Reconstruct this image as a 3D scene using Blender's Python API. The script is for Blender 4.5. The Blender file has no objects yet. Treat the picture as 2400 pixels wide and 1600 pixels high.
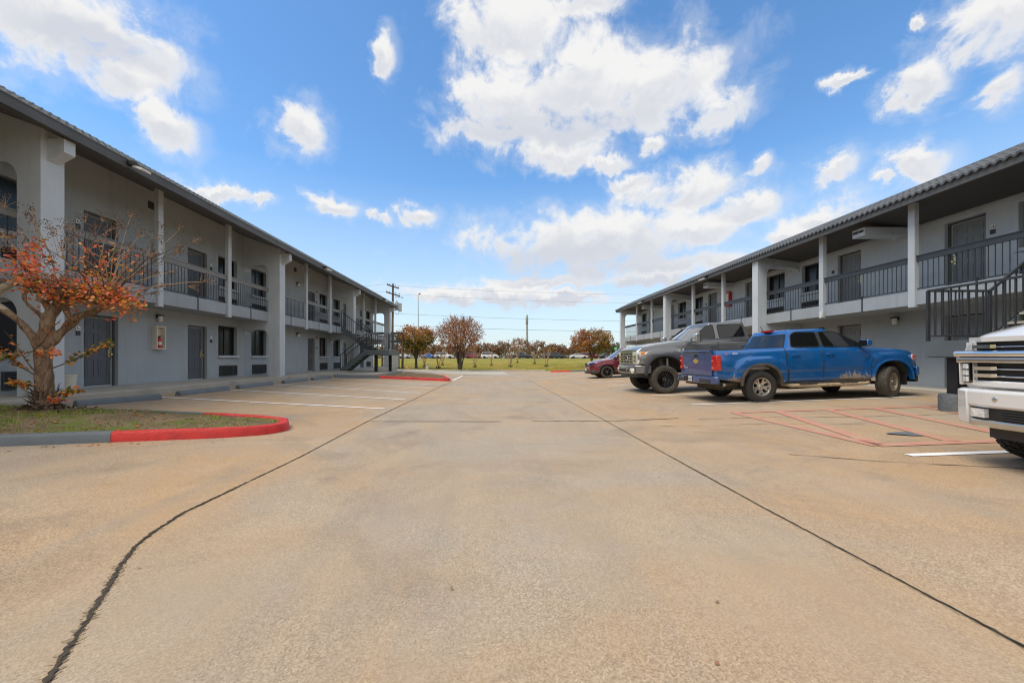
import bpy, bmesh, math, random
from mathutils import Vector, Matrix, noise as mnoise
R = math.radians
PI = math.pi
rnd = random.Random(7)
scene = bpy.context.scene
COL = scene.collection

# ------------------------------------------------------------------ materials
def _new(name):
    m = bpy.data.materials.new(name)
    m.use_nodes = True
    nt = m.node_tree
    return m, nt, nt.nodes['Principled BSDF']

def lk(nt, a, b): nt.links.new(a, b)

def noise_node(nt, scale, detail=4.0, rough=0.55, vec=None, dist=0.0):
    n = nt.nodes.new('ShaderNodeTexNoise')
    n.inputs['Scale'].default_value = scale
    n.inputs['Detail'].default_value = detail
    n.inputs['Roughness'].default_value = rough
    n.inputs['Distortion'].default_value = dist
    if vec is not None: lk(nt, vec, n.inputs['Vector'])
    return n

def ramp(nt, src, a, b, ca=(0, 0, 0), cb=(1, 1, 1)):
    r = nt.nodes.new('ShaderNodeValToRGB')
    r.color_ramp.elements[0].position = a
    r.color_ramp.elements[1].position = b
    r.color_ramp.elements[0].color = (*ca, 1)
    r.color_ramp.elements[1].color = (*cb, 1)
    lk(nt, src, r.inputs['Fac'])
    return r.outputs['Color']

def mixc(nt, fac, a, b, mode='MIX'):
    n = nt.nodes.new('ShaderNodeMix')
    n.data_type = 'RGBA'; n.blend_type = mode
    for v, s in ((fac, 0), (a, 6), (b, 7)):
        if isinstance(v, (int, float)): n.inputs[s].default_value = v
        elif isinstance(v, (tuple, list)): n.inputs[s].default_value = (*v[:3], 1)
        else: lk(nt, v, n.inputs[s])
    return n.outputs[2]

def math_n(nt, op, a, b=None, c=None, clamp=False):
    n = nt.nodes.new('ShaderNodeMath'); n.operation = op; n.use_clamp = clamp
    for i, v in enumerate((a, b, c)):
        if v is None: continue
        if isinstance(v, (int, float)): n.inputs[i].default_value = v
        else: lk(nt, v, n.inputs[i])
    return n.outputs[0]

def coords(nt, kind='Object'):
    return nt.nodes.new('ShaderNodeTexCoord').outputs[kind]

def bump(nt, bsdf, h, strength, dist=0.01):
    b = nt.nodes.new('ShaderNodeBump')
    b.inputs['Strength'].default_value = strength
    b.inputs['Distance'].default_value = dist
    lk(nt, h, b.inputs['Height']); lk(nt, b.outputs['Normal'], bsdf.inputs['Normal'])

def sk(c, k): return tuple(min(1, x * k) for x in c[:3])

def mat(name, col, rough=0.6, metal=0.0, var=0.12, scale=3.0, bscale=None, bstr=0.3, bdist=0.01, coat=0.0, spec=0.5, stain=0.0, streak=0.0):
    m, nt, b = _new(name)
    co = coords(nt)
    col = (col[0] * 1.01, col[1] * 1.0, col[2] * 0.95)
    c = col
    n = noise_node(nt, scale, 5, 0.6, co)
    c = mixc(nt, ramp(nt, n.outputs['Fac'], 0.3, 0.7), sk(col, 1 - var), sk(col, 1 + var))
    if stain:
        n2 = noise_node(nt, scale * 0.35, 6, 0.7, co, 1.0)
        c = mixc(nt, math_n(nt, 'MULTIPLY', ramp(nt, n2.outputs['Fac'], 0.52, 0.72), stain), c, sk(col, 0.45))
    if streak:      # rain streaks and touched-up patches on painted stucco
        mp = nt.nodes.new('ShaderNodeMapping'); mp.inputs['Scale'].default_value = (3.2, 3.2, 0.22); lk(nt, co, mp.inputs['Vector'])
        n4 = noise_node(nt, 1.6, 6, 0.7, mp.outputs[0], 0.4)
        c = mixc(nt, math_n(nt, 'MULTIPLY', ramp(nt, n4.outputs['Fac'], 0.50, 0.75), streak), c, sk(col, 0.62))
        n5 = noise_node(nt, 0.55, 2, 0.4, co, 0.2)
        c = mixc(nt, math_n(nt, 'MULTIPLY', ramp(nt, n5.outputs['Fac'], 0.50, 0.53), 0.35 * streak), c, sk(col, 1.16))
    lk(nt, c, b.inputs['Base Color'])
    b.inputs['Roughness'].default_value = rough
    b.inputs['Metallic'].default_value = metal
    b.inputs['Coat Weight'].default_value = coat
    b.inputs['Coat Roughness'].default_value = 0.04
    b.inputs['Specular IOR Level'].default_value = spec
    if bscale:
        n3 = noise_node(nt, bscale, 3, 0.6, co)
        bump(nt, b, n3.outputs['Fac'], bstr, bdist)
    return m

def emit_mat(name, col, strength):
    m, nt, b = _new(name)
    b.inputs['Base Color'].default_value = (*col, 1)
    b.inputs['Emission Color'].default_value = (*col, 1)
    b.inputs['Emission Strength'].default_value = strength
    return m

def lot_mat():
    m, nt, b = _new('exposed_aggregate_concrete')
    co = coords(nt)
    sep = nt.nodes.new('ShaderNodeSeparateXYZ'); lk(nt, co, sep.inputs[0])
    ax = math_n(nt, 'ABSOLUTE', sep.outputs['X'])
    lane = ramp(nt, math_n(nt, 'DIVIDE', ax, 4.0), 0.5, 0.62, (1, 1, 1), (0, 0, 0))
    big = noise_node(nt, 0.22, 6, 0.62, co, 0.8)
    mid = noise_node(nt, 1.1, 6, 0.65, co, 0.5)
    tan, grey = (0.405, 0.272, 0.153), (0.345, 0.285, 0.215)
    f = math_n(nt, 'ADD', math_n(nt, 'MULTIPLY', ramp(nt, big.outputs['Fac'], 0.42, 0.60), 0.80), math_n(nt, 'MULTIPLY', lane, 0.35), clamp=True)
    c = mixc(nt, f, tan, grey)
    c = mixc(nt, math_n(nt, 'MULTIPLY', ramp(nt, mid.outputs['Fac'], 0.45, 0.8), 0.45), c, (0.47, 0.37, 0.26))
    drk = noise_node(nt, 0.5, 8, 0.7, co, 1.5)
    c = mixc(nt, math_n(nt, 'MULTIPLY', ramp(nt, drk.outputs['Fac'], 0.50, 0.70), 0.66), c, (0.22, 0.172, 0.125))
    # drag streaks along the lane
    mp = nt.nodes.new('ShaderNodeMapping'); mp.inputs['Scale'].default_value = (2.2, 0.16, 1)
    lk(nt, co, mp.inputs['Vector'])
    st = noise_node(nt, 1.0, 7, 0.65, mp.outputs[0], 0.6)
    c = mixc(nt, math_n(nt, 'MULTIPLY', ramp(nt, st.outputs['Fac'], 0.46, 0.72), 0.42), c, (0.27, 0.23, 0.19))
    # oil spots in the stalls
    ov = nt.nodes.new('ShaderNodeTexVoronoi'); ov.inputs['Scale'].default_value = 0.42; lk(nt, co, ov.inputs['Vector'])
    on = noise_node(nt, 4, 5, 0.65, co)
    od = math_n(nt, 'ADD', ov.outputs['Distance'], math_n(nt, 'MULTIPLY', math_n(nt, 'SUBTRACT', on.outputs['Fac'], 0.5), 0.30))
    of = math_n(nt, 'MULTIPLY', ramp(nt, od, 0.02, 0.15, (1, 1, 1), (0, 0, 0)), math_n(nt, 'SUBTRACT', 1.0, lane))
    c = mixc(nt, math_n(nt, 'MULTIPLY', of, 0.5), c, (0.13, 0.11, 0.09))
    # exposed pebbles
    v = nt.nodes.new('ShaderNodeTexVoronoi'); v.inputs['Scale'].default_value = 135
    lk(nt, co, v.inputs['Vector'])
    bw = nt.nodes.new('ShaderNodeRGBToBW'); lk(nt, v.outputs['Color'], bw.inputs[0])
    peb = mixc(nt, 0.60, c, bw.outputs[0], 'SOFT_LIGHT')
    patch = ramp(nt, noise_node(nt, 0.7, 5, 0.6, co).outputs['Fac'], 0.35, 0.6)
    c = mixc(nt, patch, mixc(nt, 0.25, c, peb), peb)
    fine = noise_node(nt, 60, 5, 0.75, co)
    c = mixc(nt, math_n(nt, 'MULTIPLY', ramp(nt, fine.outputs['Fac'], 0.57, 0.72), math_n(nt, 'ADD', math_n(nt, 'MULTIPLY', patch, 0.55), 0.30)), c, (0.16, 0.115, 0.08))
    lk(nt, c, b.inputs['Base Color'])
    b.inputs['Roughness'].default_value = 0.78
    b.inputs['Specular IOR Level'].default_value = 0.3
    h = math_n(nt, 'ADD', math_n(nt, 'MULTIPLY', v.outputs['Distance'], 0.6), fine.outputs['Fac'])
    bump(nt, b, h, 0.12, 0.004)
    return m

def worn_paint(name, col, wear=0.5, under=(0.45, 0.31, 0.19)):
    m, nt, b = _new(name)
    co = coords(nt)
    n = noise_node(nt, 5, 8, 0.75, co, 0.5)
    n2 = noise_node(nt, 45, 4, 0.7, co)
    f = math_n(nt, 'ADD', math_n(nt, 'MULTIPLY', n.outputs['Fac'], 0.6), math_n(nt, 'MULTIPLY', n2.outputs['Fac'], 0.4))
    lk(nt, mixc(nt, ramp(nt, f, 0.62 - 0.2 * wear, 0.8 - 0.2 * wear), col, under), b.inputs['Base Color'])
    b.inputs['Roughness'].default_value = 0.7
    return m

def car_paint(name, col, metal=0.3, mud=0.0):
    m, nt, b = _new(name)
    co = coords(nt)
    fl = noise_node(nt, 900, 1, 0.5, co)
    c = mixc(nt, ramp(nt, fl.outputs['Fac'], 0.4, 0.7), sk(col, 0.88), sk(col, 1.2))
    rg = 0.22
    b.inputs['Roughness'].default_value = rg
    dn = noise_node(nt, 2.2, 6, 0.7, co)
    c = mixc(nt, math_n(nt, 'MULTIPLY', ramp(nt, dn.outputs['Fac'], 0.4, 0.75), 0.10), c, (0.33, 0.28, 0.22))
    if mud:
        sep = nt.nodes.new('ShaderNodeSeparateXYZ'); lk(nt, co, sep.inputs[0])
        mp = nt.nodes.new('ShaderNodeMapping'); mp.inputs['Scale'].default_value = (1.0, 1.0, 0.6)
        mp.inputs['Rotation'].default_value = (0, R(35), 0)
        lk(nt, co, mp.inputs['Vector'])
        n = noise_node(nt, 14, 8, 0.8, mp.outputs[0], 0.4)
        zf = nt.nodes.new('ShaderNodeMapRange'); lk(nt, sep.outputs['Z'], zf.inputs[0])
        zf.inputs[1].default_value = 0.42; zf.inputs[2].default_value = 0.92; zf.inputs[3].default_value = 0.34; zf.inputs[4].default_value = -0.30
        mud_at = None
        for cx, wx in ((0.72, 0.62), (-2.3, 0.36)):
            d = math_n(nt, 'DIVIDE', math_n(nt, 'ABSOLUTE', math_n(nt, 'SUBTRACT', sep.outputs['X'], cx)), wx)
            w = math_n(nt, 'SUBTRACT', 0.21, math_n(nt, 'MULTIPLY', math_n(nt, 'POWER', d, 2.0), 0.30))
            mud_at = w if mud_at is None else math_n(nt, 'MAXIMUM', mud_at, w)
        f = math_n(nt, 'ADD', math_n(nt, 'ADD', n.outputs['Fac'], zf.outputs[0]), mud_at)
        fm = ramp(nt, f, 0.74, 0.86)
        c = mixc(nt, fm, c, (0.42, 0.33, 0.24))
        lk(nt, math_n(nt, 'ADD', math_n(nt, 'MULTIPLY', fm, 0.5), rg), b.inputs['Roughness'])
        lk(nt, math_n(nt, 'SUBTRACT', 1.0, fm), b.inputs['Coat Weight'])
        lk(nt, math_n(nt, 'MULTIPLY', math_n(nt, 'SUBTRACT', 1.0, fm), metal), b.inputs['Metallic'])
    else:
        b.inputs['Coat Weight'].default_value = 1.0
        b.inputs['Metallic'].default_value = metal
    b.inputs['Coat Roughness'].default_value = 0.05
    lk(nt, c, b.inputs['Base Color'])
    return m

def leaf_mat(name, col, trans=0.35):
    m, nt, b = _new(name)
    co = coords(nt)
    n = noise_node(nt, 9, 3, 0.6, co)
    c = mixc(nt, ramp(nt, n.outputs['Fac'], 0.35, 0.65), sk(col, 0.65), sk(col, 1.3))
    lk(nt, c, b.inputs['Base Color'])
    b.inputs['Roughness'].default_value = 0.55
    b.inputs['Subsurface Weight'].default_value = 0.0
    t = nt.nodes.new('ShaderNodeBsdfTranslucent'); lk(nt, c, t.inputs['Color'])
    mx = nt.nodes.new('ShaderNodeMixShader'); mx.inputs[0].default_value = trans
    lk(nt, b.outputs[0], mx.inputs[1]); lk(nt, t.outputs[0], mx.inputs[2])
    lk(nt, mx.outputs[0], nt.nodes['Material Output'].inputs['Surface'])
    return m

def patchy(name, cols, scale, bscale=40, bstr=0.6, bdist=0.03):
    m, nt, b = _new(name)
    co = coords(nt)
    c = cols[0]
    for i, cc in enumerate(cols[1:]):
        n = noise_node(nt, scale * (1.0 + 0.9 * i), 8, 0.72, co, 0.6)
        mp = nt.nodes.new('ShaderNodeMapping'); mp.inputs['Location'].default_value = (17.0 * i, 9.0 * i, 0); lk(nt, co, mp.inputs[0]); lk(nt, mp.outputs[0], n.inputs['Vector'])
        c = mixc(nt, ramp(nt, n.outputs['Fac'], 0.46, 0.58), c, cc)
    f = noise_node(nt, bscale, 5, 0.7, co)
    c = mixc(nt, math_n(nt, 'MULTIPLY', ramp(nt, f.outputs['Fac'], 0.4, 0.7), 0.5), c, sk(cols[0], 0.35))
    lk(nt, c, b.inputs['Base Color'])
    b.inputs['Roughness'].default_value = 0.9
    b.inputs['Specular IOR Level'].default_value = 0.15
    bump(nt, b, f.outputs['Fac'], bstr, bdist)
    return m

def tile_mat(name, col):
    return mat(name, col, 0.55, 0, 0.25, 1.6, 30, 0.3, 0.01, stain=0.5)

def bark_mat():
    m, nt, b = _new('peeling_myrtle_bark')
    co = coords(nt)
    mp = nt.nodes.new('ShaderNodeMapping'); mp.inputs['Scale'].default_value = (1, 1, 0.38); lk(nt, co, mp.inputs['Vector'])
    n1 = noise_node(nt, 7, 7, 0.7, mp.outputs[0], 1.2); n2 = noise_node(nt, 17, 6, 0.72, mp.outputs[0], 0.8); n3 = noise_node(nt, 60, 5, 0.7, mp.outputs[0])
    c = mixc(nt, ramp(nt, n1.outputs['Fac'], 0.42, 0.58), (0.22, 0.135, 0.080), (0.44, 0.32, 0.21))
    c = mixc(nt, math_n(nt, 'MULTIPLY', ramp(nt, n2.outputs['Fac'], 0.52, 0.62), 0.85), c, (0.10, 0.062, 0.040))
    c = mixc(nt, math_n(nt, 'MULTIPLY', ramp(nt, n3.outputs['Fac'], 0.5, 0.7), 0.5), c, (0.16, 0.11, 0.075))
    lk(nt, c, b.inputs['Base Color']); b.inputs['Roughness'].default_value = 0.85; b.inputs['Specular IOR Level'].default_value = 0.2
    bump(nt, b, math_n(nt, 'ADD', n2.outputs['Fac'], n3.outputs['Fac']), 1.0, 0.03)
    return m

M = dict(
    lot=lot_mat(),
    walk=mat('walkway_concrete', (0.40, 0.37, 0.32), 0.8, 0, 0.14, 1.2, 60, 0.3, 0.005, stain=0.4),
    joint=mat('joint_tar', (0.050, 0.040, 0.030), 0.9, 0, 0.5, 12, 60, 0.6),
    spall=mat('crumbled_joint_edge', (0.29, 0.215, 0.14), 0.95, 0, 0.5, 14, 60, 0.6),
    dirtjoint=mat('dirt_filled_joint', (0.065, 0.05, 0.036), 0.95, 0, 0.5, 10, 60, 0.6),
    white=worn_paint('white_stall_paint', (0.82, 0.80, 0.76), 0.12),
    redline=worn_paint('faded_red_hatch_paint', (0.50, 0.20, 0.145), 0.95),
    redkerb=mat('red_kerb_paint', (0.58, 0.030, 0.024), 0.55, 0, 0.18, 5, 22, 0.6, 0.015, stain=0.5),
    greykerb=mat('grey_kerb_paint', (0.125, 0.145, 0.165), 0.55, 0, 0.12, 3, 25, 0.35, 0.01, stain=0.15),
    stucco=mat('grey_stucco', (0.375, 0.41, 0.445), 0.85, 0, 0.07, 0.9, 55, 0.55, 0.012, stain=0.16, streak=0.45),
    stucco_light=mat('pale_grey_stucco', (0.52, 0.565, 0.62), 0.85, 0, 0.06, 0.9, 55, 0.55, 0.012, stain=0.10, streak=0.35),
    slab=mat('painted_slab_edge', (0.32, 0.35, 0.385), 0.75, 0, 0.08, 1.5, 30, 0.25, 0.008, stain=0.15, streak=0.5),
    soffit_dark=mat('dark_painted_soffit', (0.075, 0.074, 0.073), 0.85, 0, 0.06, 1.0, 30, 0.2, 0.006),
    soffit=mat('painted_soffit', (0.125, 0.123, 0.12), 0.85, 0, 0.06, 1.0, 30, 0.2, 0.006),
    fascia=mat('dark_fascia_board', (0.085, 0.083, 0.082), 0.6, 0, 0.22, 2.0, 20, 0.25, 0.008, stain=0.3),
    tile=tile_mat('weathered_grey_tile', (0.105, 0.112, 0.112)),
    tile_dark=tile_mat('dark_grey_tile', (0.085, 0.090, 0.100)),
    post=mat('pale_grey_post_paint', (0.47, 0.505, 0.55), 0.6, 0, 0.06, 2, 25, 0.15, 0.004),
    rail_light=mat('grey_rail_board', (0.20, 0.195, 0.19), 0.6, 0, 0.1, 2, 20, 0.2, 0.004, stain=0.2),
    rail_dark=mat('charcoal_rail_board', (0.036, 0.038, 0.044), 0.5, 0, 0.12, 2, 20, 0.2, 0.004),
    iron=mat('dark_iron_paint', (0.030, 0.032, 0.035), 0.45, 0, 0.2, 6),
    steel_grey=mat('stair_grey_paint', (0.095, 0.115, 0.13), 0.5, 0, 0.1, 3, 25, 0.2, 0.004, stain=0.15),
    door=mat('slate_door_paint', (0.098, 0.106, 0.122), 0.5, 0, 0.05, 3),
    door_r=mat('mid_grey_door_paint', (0.21, 0.22, 0.235), 0.5, 0, 0.05, 3),
    doorframe=mat('dark_door_frame', (0.075, 0.082, 0.092), 0.5, 0, 0.05, 3),
    strip=mat('white_weather_strip', (0.62, 0.62, 0.60), 0.5, 0, 0.05, 3),
    brass=mat('brass_lock', (0.62, 0.48, 0.25), 0.3, 0.9, 0.1, 8),
    winglass=mat('screened_window_glass', (0.012, 0.013, 0.014), 0.22, 0, 0.3, 0.8, spec=0.35),
    bronze=mat('bronze_window_frame', (0.030, 0.029, 0.028), 0.5, 0, 0.1, 3),
    vent=mat('dark_louvre', (0.050, 0.051, 0.050), 0.6, 0, 0.15, 6),
    black=mat('black_plastic', (0.013, 0.013, 0.014), 0.5, 0, 0.2, 6),
    lampglass=mat('frosted_lamp_glass', (0.75, 0.74, 0.70), 0.25, 0, 0.03, 6),
    whiteplastic=mat('white_plastic', (0.72, 0.72, 0.70), 0.45, 0, 0.03, 6),
    cream=mat('cream_cabinet', (0.66, 0.62, 0.53), 0.5, 0, 0.05, 4),
    redbox=mat('red_cabinet_paint', (0.55, 0.03, 0.03), 0.4, 0, 0.08, 4),
    block=mat('painted_footing_grey', (0.115, 0.13, 0.145), 0.7, 0, 0.18, 6, 18, 0.7, 0.03, stain=0.25),
    rubber=mat('tyre_rubber', (0.030, 0.029, 0.028), 0.85, 0, 0.25, 9, 60, 0.3, 0.004),
    rubber_dusty=mat('dusty_tyre_rubber', (0.072, 0.064, 0.054), 0.9, 0, 0.35, 7, 60, 0.3, 0.004),
    alloy=mat('silver_alloy', (0.62, 0.60, 0.57), 0.32, 0.85, 0.15, 6),
    alloy_dirty=mat('muddy_alloy', (0.36, 0.31, 0.25), 0.6, 0.35, 0.3, 9),
    alloy_black=mat('gloss_black_alloy', (0.014, 0.014, 0.015), 0.25, 0.2, 0.2, 6, coat=0.5),
    chrome=mat('chrome', (0.78, 0.78, 0.79), 0.08, 1.0, 0.03, 4),
    chrome_dull=mat('dull_chrome', (0.60, 0.59, 0.56), 0.25, 0.9, 0.12, 4),
    carglass=mat('tinted_car_glass', (0.008, 0.009, 0.010), 0.03, 0, 0.1, 1, spec=0.75),
    windshield=mat('windshield_glass', (0.020, 0.026, 0.028), 0.03, 0, 0.1, 1, spec=1.0, coat=1.0),
    redlens=mat('red_tail_lens', (0.42, 0.010, 0.010), 0.12, 0, 0.15, 30, coat=1.0),
    redlens_light=mat('pink_reverse_lens', (0.70, 0.16, 0.14), 0.12, 0, 0.1, 30, coat=1.0),
    amber=mat('amber_lens', (0.85, 0.28, 0.02), 0.12, 0, 0.1, 30, coat=1.0),
    lamplens=mat('clear_lamp_lens', (0.70, 0.72, 0.76), 0.10, 0.2, 0.3, 25, coat=1.0),
    under=mat('muddy_underbody', (0.075, 0.062, 0.047), 0.9, 0, 0.4, 6, 20, 0.4),
    mudstep=mat('dried_mud_step', (0.40, 0.31, 0.21), 0.95, 0, 0.3, 14, 40, 0.9, 0.02),
    blue=car_paint('blue_metallic_paint', (0.002, 0.122, 0.395), 0.3, mud=1.0),
    bluegrey=car_paint('dusty_blue_tailgate_paint', (0.030, 0.065, 0.20), 0.2),
    gunmetal=car_paint('gunmetal_paint', (0.175, 0.182, 0.188), 0.5),
    whitecar=car_paint('white_truck_paint', (0.70, 0.69, 0.665), 0.0),
    maroon=car_paint('maroon_paint', (0.16, 0.010, 0.022), 0.3),
    bark=bark_mat(),
    bark_dark=mat('dark_grey_bark', (0.10, 0.078, 0.060), 0.9, 0, 0.3, 5, 25, 0.8, 0.03),
    cutwood=mat('bleached_cut_wood', (0.46, 0.39, 0.30), 0.85, 0, 0.3, 8, 30, 0.8, 0.02, stain=0.6),
    twig=mat('tan_twig', (0.38, 0.25, 0.15), 0.8, 0, 0.3, 8),
    twig_dark=mat('brown_twig', (0.10, 0.062, 0.04), 0.8, 0, 0.3, 8),
    seed=mat('dry_seed_capsule', (0.075, 0.040, 0.028), 0.8, 0, 0.4, 30),
    leaf_orange=leaf_mat('orange_leaf', (0.76, 0.25, 0.055)),
    leaf_red=leaf_mat('coral_red_leaf', (0.74, 0.15, 0.09)),
    leaf_gold=leaf_mat('gold_leaf', (0.55, 0.29, 0.05)),
    leaf_green=leaf_mat('olive_leaf', (0.150, 0.165, 0.030)),
    leaf_rust=leaf_mat('rust_leaf', (0.42, 0.15, 0.065)),
    leaf_brown=leaf_mat('brown_leaf', (0.33, 0.19, 0.12)),
    leaf_dgreen=leaf_mat('dark_green_leaf', (0.080, 0.110, 0.035)),
    leaf_dry=leaf_mat('dry_leaf_litter', (0.30, 0.15, 0.075), 0.1),
    soil=patchy('soil_and_moss', [(0.20, 0.145, 0.085), (0.16, 0.205, 0.04), (0.27, 0.20, 0.12)], 1.6, 45, 0.9, 0.03),
    mulch=patchy('brown_mulch', [(0.19, 0.12, 0.075), (0.28, 0.18, 0.11), (0.12, 0.11, 0.05)], 3.0, 30, 0.9, 0.04),
    turf=patchy('autumn_turf', [(0.275, 0.245, 0.030), (0.40, 0.275, 0.085), (0.185, 0.200, 0.026)], 0.16, 5, 0.5, 0.08),
    blade=leaf_mat('grass_blade', (0.25, 0.30, 0.045), 0.3),
    asphalt=mat('far_asphalt', (0.20, 0.19, 0.18), 0.85, 0, 0.1, 0.3),
    wood=mat('weathered_pole_wood', (0.13, 0.095, 0.070), 0.9, 0, 0.25, 3, 20, 0.6, 0.02),
    wire=mat('wire', (0.17, 0.18, 0.20), 0.6, 0, 0.05, 2),
    galv=mat('galvanised_grey', (0.36, 0.38, 0.38), 0.5, 0.3, 0.08, 3),
    signgreen=mat('road_sign_green', (0.03, 0.33, 0.16), 0.45, 0, 0.05, 3),
    signwhite=mat('sign_white', (0.75, 0.76, 0.77), 0.5, 0, 0.03, 3),
    plate=mat('licence_plate_white', (0.66, 0.66, 0.62), 0.5, 0, 0.1, 30),
    plateink=mat('licence_plate_ink', (0.10, 0.12, 0.15), 0.5, 0, 0.1, 30),
    gold=mat('gold_emblem', (0.66, 0.42, 0.12), 0.35, 0.5, 0.1, 20),
    ochre=mat('ochre_brick', (0.36, 0.25, 0.14), 0.85, 0, 0.2, 3),
)

# ------------------------------------------------------------------ mesh builder
ABS = {}      # things whose parts are given in world coordinates: name -> offset

class MB:
    def __init__(s):
        s.v = []; s.f = []; s.m = []
    def add(s, vs, fs, mi=0):
        o = len(s.v)
        s.v.extend(tuple(p) for p in vs)
        s.f.extend(tuple(i + o for i in f) for f in fs)
        s.m.extend([mi] * len(fs))
        return s
    def box(s, a, b, mi=0):
        x0, x1 = sorted((a[0], b[0])); y0, y1 = sorted((a[1], b[1])); z0, z1 = sorted((a[2], b[2]))
        vs = [(x0, y0, z0), (x1, y0, z0), (x1, y1, z0), (x0, y1, z0), (x0, y0, z1), (x1, y0, z1), (x1, y1, z1), (x0, y1, z1)]
        return s.add(vs, [(3, 2, 1, 0), (4, 5, 6, 7), (0, 1, 5, 4), (1, 2, 6, 5), (2, 3, 7, 6), (3, 0, 4, 7)], mi)
    def bar(s, p, q, w, h, mi=0, up=(0, 0, 1)):
        p = Vector(p); q = Vector(q); d = (q - p).normalized(); u = Vector(up)
        r = d.cross(u)
        if r.length < 1e-4: r = d.cross(Vector((1, 0, 0)))
        r.normalize(); u = r.cross(d)
        r *= w / 2; u = u * (h / 2)
        vs = [p - r - u, p + r - u, p + r + u, p - r + u, q - r - u, q + r - u, q + r + u, q - r + u]
        return s.add(vs, [(0, 1, 2, 3), (7, 6, 5, 4), (0, 4, 5, 1), (1, 5, 6, 2), (2, 6, 7, 3), (3, 7, 4, 0)], mi)
    def prism(s, poly, axis, a, b, mi=0):
        """poly: 2-D outline; axis: extrusion axis ('x': poly=(y,z), 'y': poly=(x,z), 'z': poly=(x,y))"""
        def P(u, w, t): return (t, u, w) if axis == 'x' else (u, t, w) if axis == 'y' else (u, w, t)
        n = len(poly)
        vs = [P(u, w, a) for u, w in poly] + [P(u, w, b) for u, w in poly]
        fs = [(i, (i + 1) % n, n + (i + 1) % n, n + i) for i in range(n)]
        fs += [tuple(range(n))[::-1], tuple(range(n, 2 * n))]
        return s.add(vs, fs, mi)
    def tube(s, pts, rad, n=6, mi=0, cap=True):
        pts = [Vector(p) for p in pts]
        rs = rad if isinstance(rad, (list, tuple)) else [rad] * len(pts)
        vs = []; fs = []
        prev = None
        for i, p in enumerate(pts):
            d = (pts[min(i + 1, len(pts) - 1)] - pts[max(i - 1, 0)])
            d = d.normalized() if d.length > 1e-9 else Vector((0, 0, 1))
            if prev is None:
                a = d.cross(Vector((0.31, 0.17, 0.93)))
                if a.length < 1e-3: a = d.cross(Vector((1, 0, 0)))
            else:
                a = prev - d * prev.dot(d)
            a.normalize(); prev = a; b = d.cross(a)
            for k in range(n):
                t = 2 * PI * k / n
                vs.append(p + (a * math.cos(t) + b * math.sin(t)) * rs[i])
        for i in range(len(pts) - 1):
            for k in range(n):
                fs.append((i * n + k, i * n + (k + 1) % n, (i + 1) * n + (k + 1) % n, (i + 1) * n + k))
        if cap:
            fs.append(tuple(range(n))[::-1]); fs.append(tuple(range((len(pts) - 1) * n, len(pts) * n)))
        return s.add(vs, fs, mi)
    def lathe(s, prof, c, axis='z', n=24, mi=0, closed=False):
        """prof: (radius, height) list; revolve about axis through c"""
        vs = []; fs = []
        for r, h in prof:
            for k in range(n):
                t = 2 * PI * k / n; x, y = r * math.cos(t), r * math.sin(t)
                vs.append((c[0] + x, c[1] + y, c[2] + h) if axis == 'z' else (c[0] + x, c[1] + h, c[2] + y) if axis == 'y' else (c[0] + h, c[1] + x, c[2] + y))
        L = len(prof)
        for i in range(L - 1 + (1 if closed else 0)):
            j = (i + 1) % L
            for k in range(n):
                q = (i * n + k, i * n + (k + 1) % n, j * n + (k + 1) % n, j * n + k)
                fs.append(q if axis != 'y' else q[::-1])
        return s.add(vs, fs, mi)
    def ball(s, c, r, mi=0):
        x, y, z = c
        return s.add([(x + r, y, z), (x - r, y, z), (x, y + r, z), (x, y - r, z), (x, y, z + r), (x, y, z - r)],
                     [(0, 2, 4), (2, 1, 4), (1, 3, 4), (3, 0, 4), (2, 0, 5), (1, 2, 5), (3, 1, 5), (0, 3, 5)], mi)
    def grid(s, rows, mi=0, flip=False, close_v=False):
        n = len(rows[0]); vs = [p for r in rows for p in r]; fs = []
        for i in range(len(rows) - 1):
            for k in range(n - (0 if close_v else 1)):
                q = (i * n + k, i * n + (k + 1) % n, (i + 1) * n + (k + 1) % n, (i + 1) * n + k)
                fs.append(q[::-1] if flip else q)
        return s.add(vs, fs, mi)
    def mesh(s, name, mats, off=(0, 0, 0), smooth=None):
        me = bpy.data.meshes.new(name)
        ox, oy, oz = off
        me.from_pydata([(x - ox, y - oy, z - oz) for x, y, z in s.v], [], s.f)
        for m in (mats if isinstance(mats, (list, tuple)) else [mats]): me.materials.append(m)
        me.polygons.foreach_set('material_index', s.m)
        if smooth is not None:
            me.polygons.foreach_set('use_smooth', [True] * len(me.polygons))
            me.set_sharp_from_angle(angle=R(smooth))
        me.update()
        return me
    def build(s, name, mats, parent=None, smooth=None, label=None):
        top = parent
        while top is not None and top.parent is not None: top = top.parent
        off = ABS.get(top.name, (0, 0, 0)) if top is not None else (0, 0, 0)
        return link(name, s.mesh(name, mats, off, smooth), parent, label=label)

def link(name, me, parent=None, loc=None, label=None, rz=0):
    o = bpy.data.objects.new(name, me); COL.objects.link(o)
    if parent is not None: o.parent = parent
    if loc is not None: o.location = loc
    if rz: o.rotation_euler.z = rz
    if label: o['label'] = label
    return o

def bevel_obj(o, w, seg=2):
    md = o.modifiers.new('edge_round', 'BEVEL'); md.width = w; md.segments = seg; md.limit_method = 'ANGLE'; md.angle_limit = R(40)
    return o

def thing(name, label, cat, loc=(0, 0, 0), rz=0, group=None, world=True):
    o = bpy.data.objects.new(name, None); COL.objects.link(o)
    o.empty_display_size = 0.2
    o.location = loc; o.rotation_euler = (0, 0, rz)
    o['label'] = label; o['category'] = cat
    if group: o['group'] = group
    if world: ABS[o.name] = tuple(loc)
    return o

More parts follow.
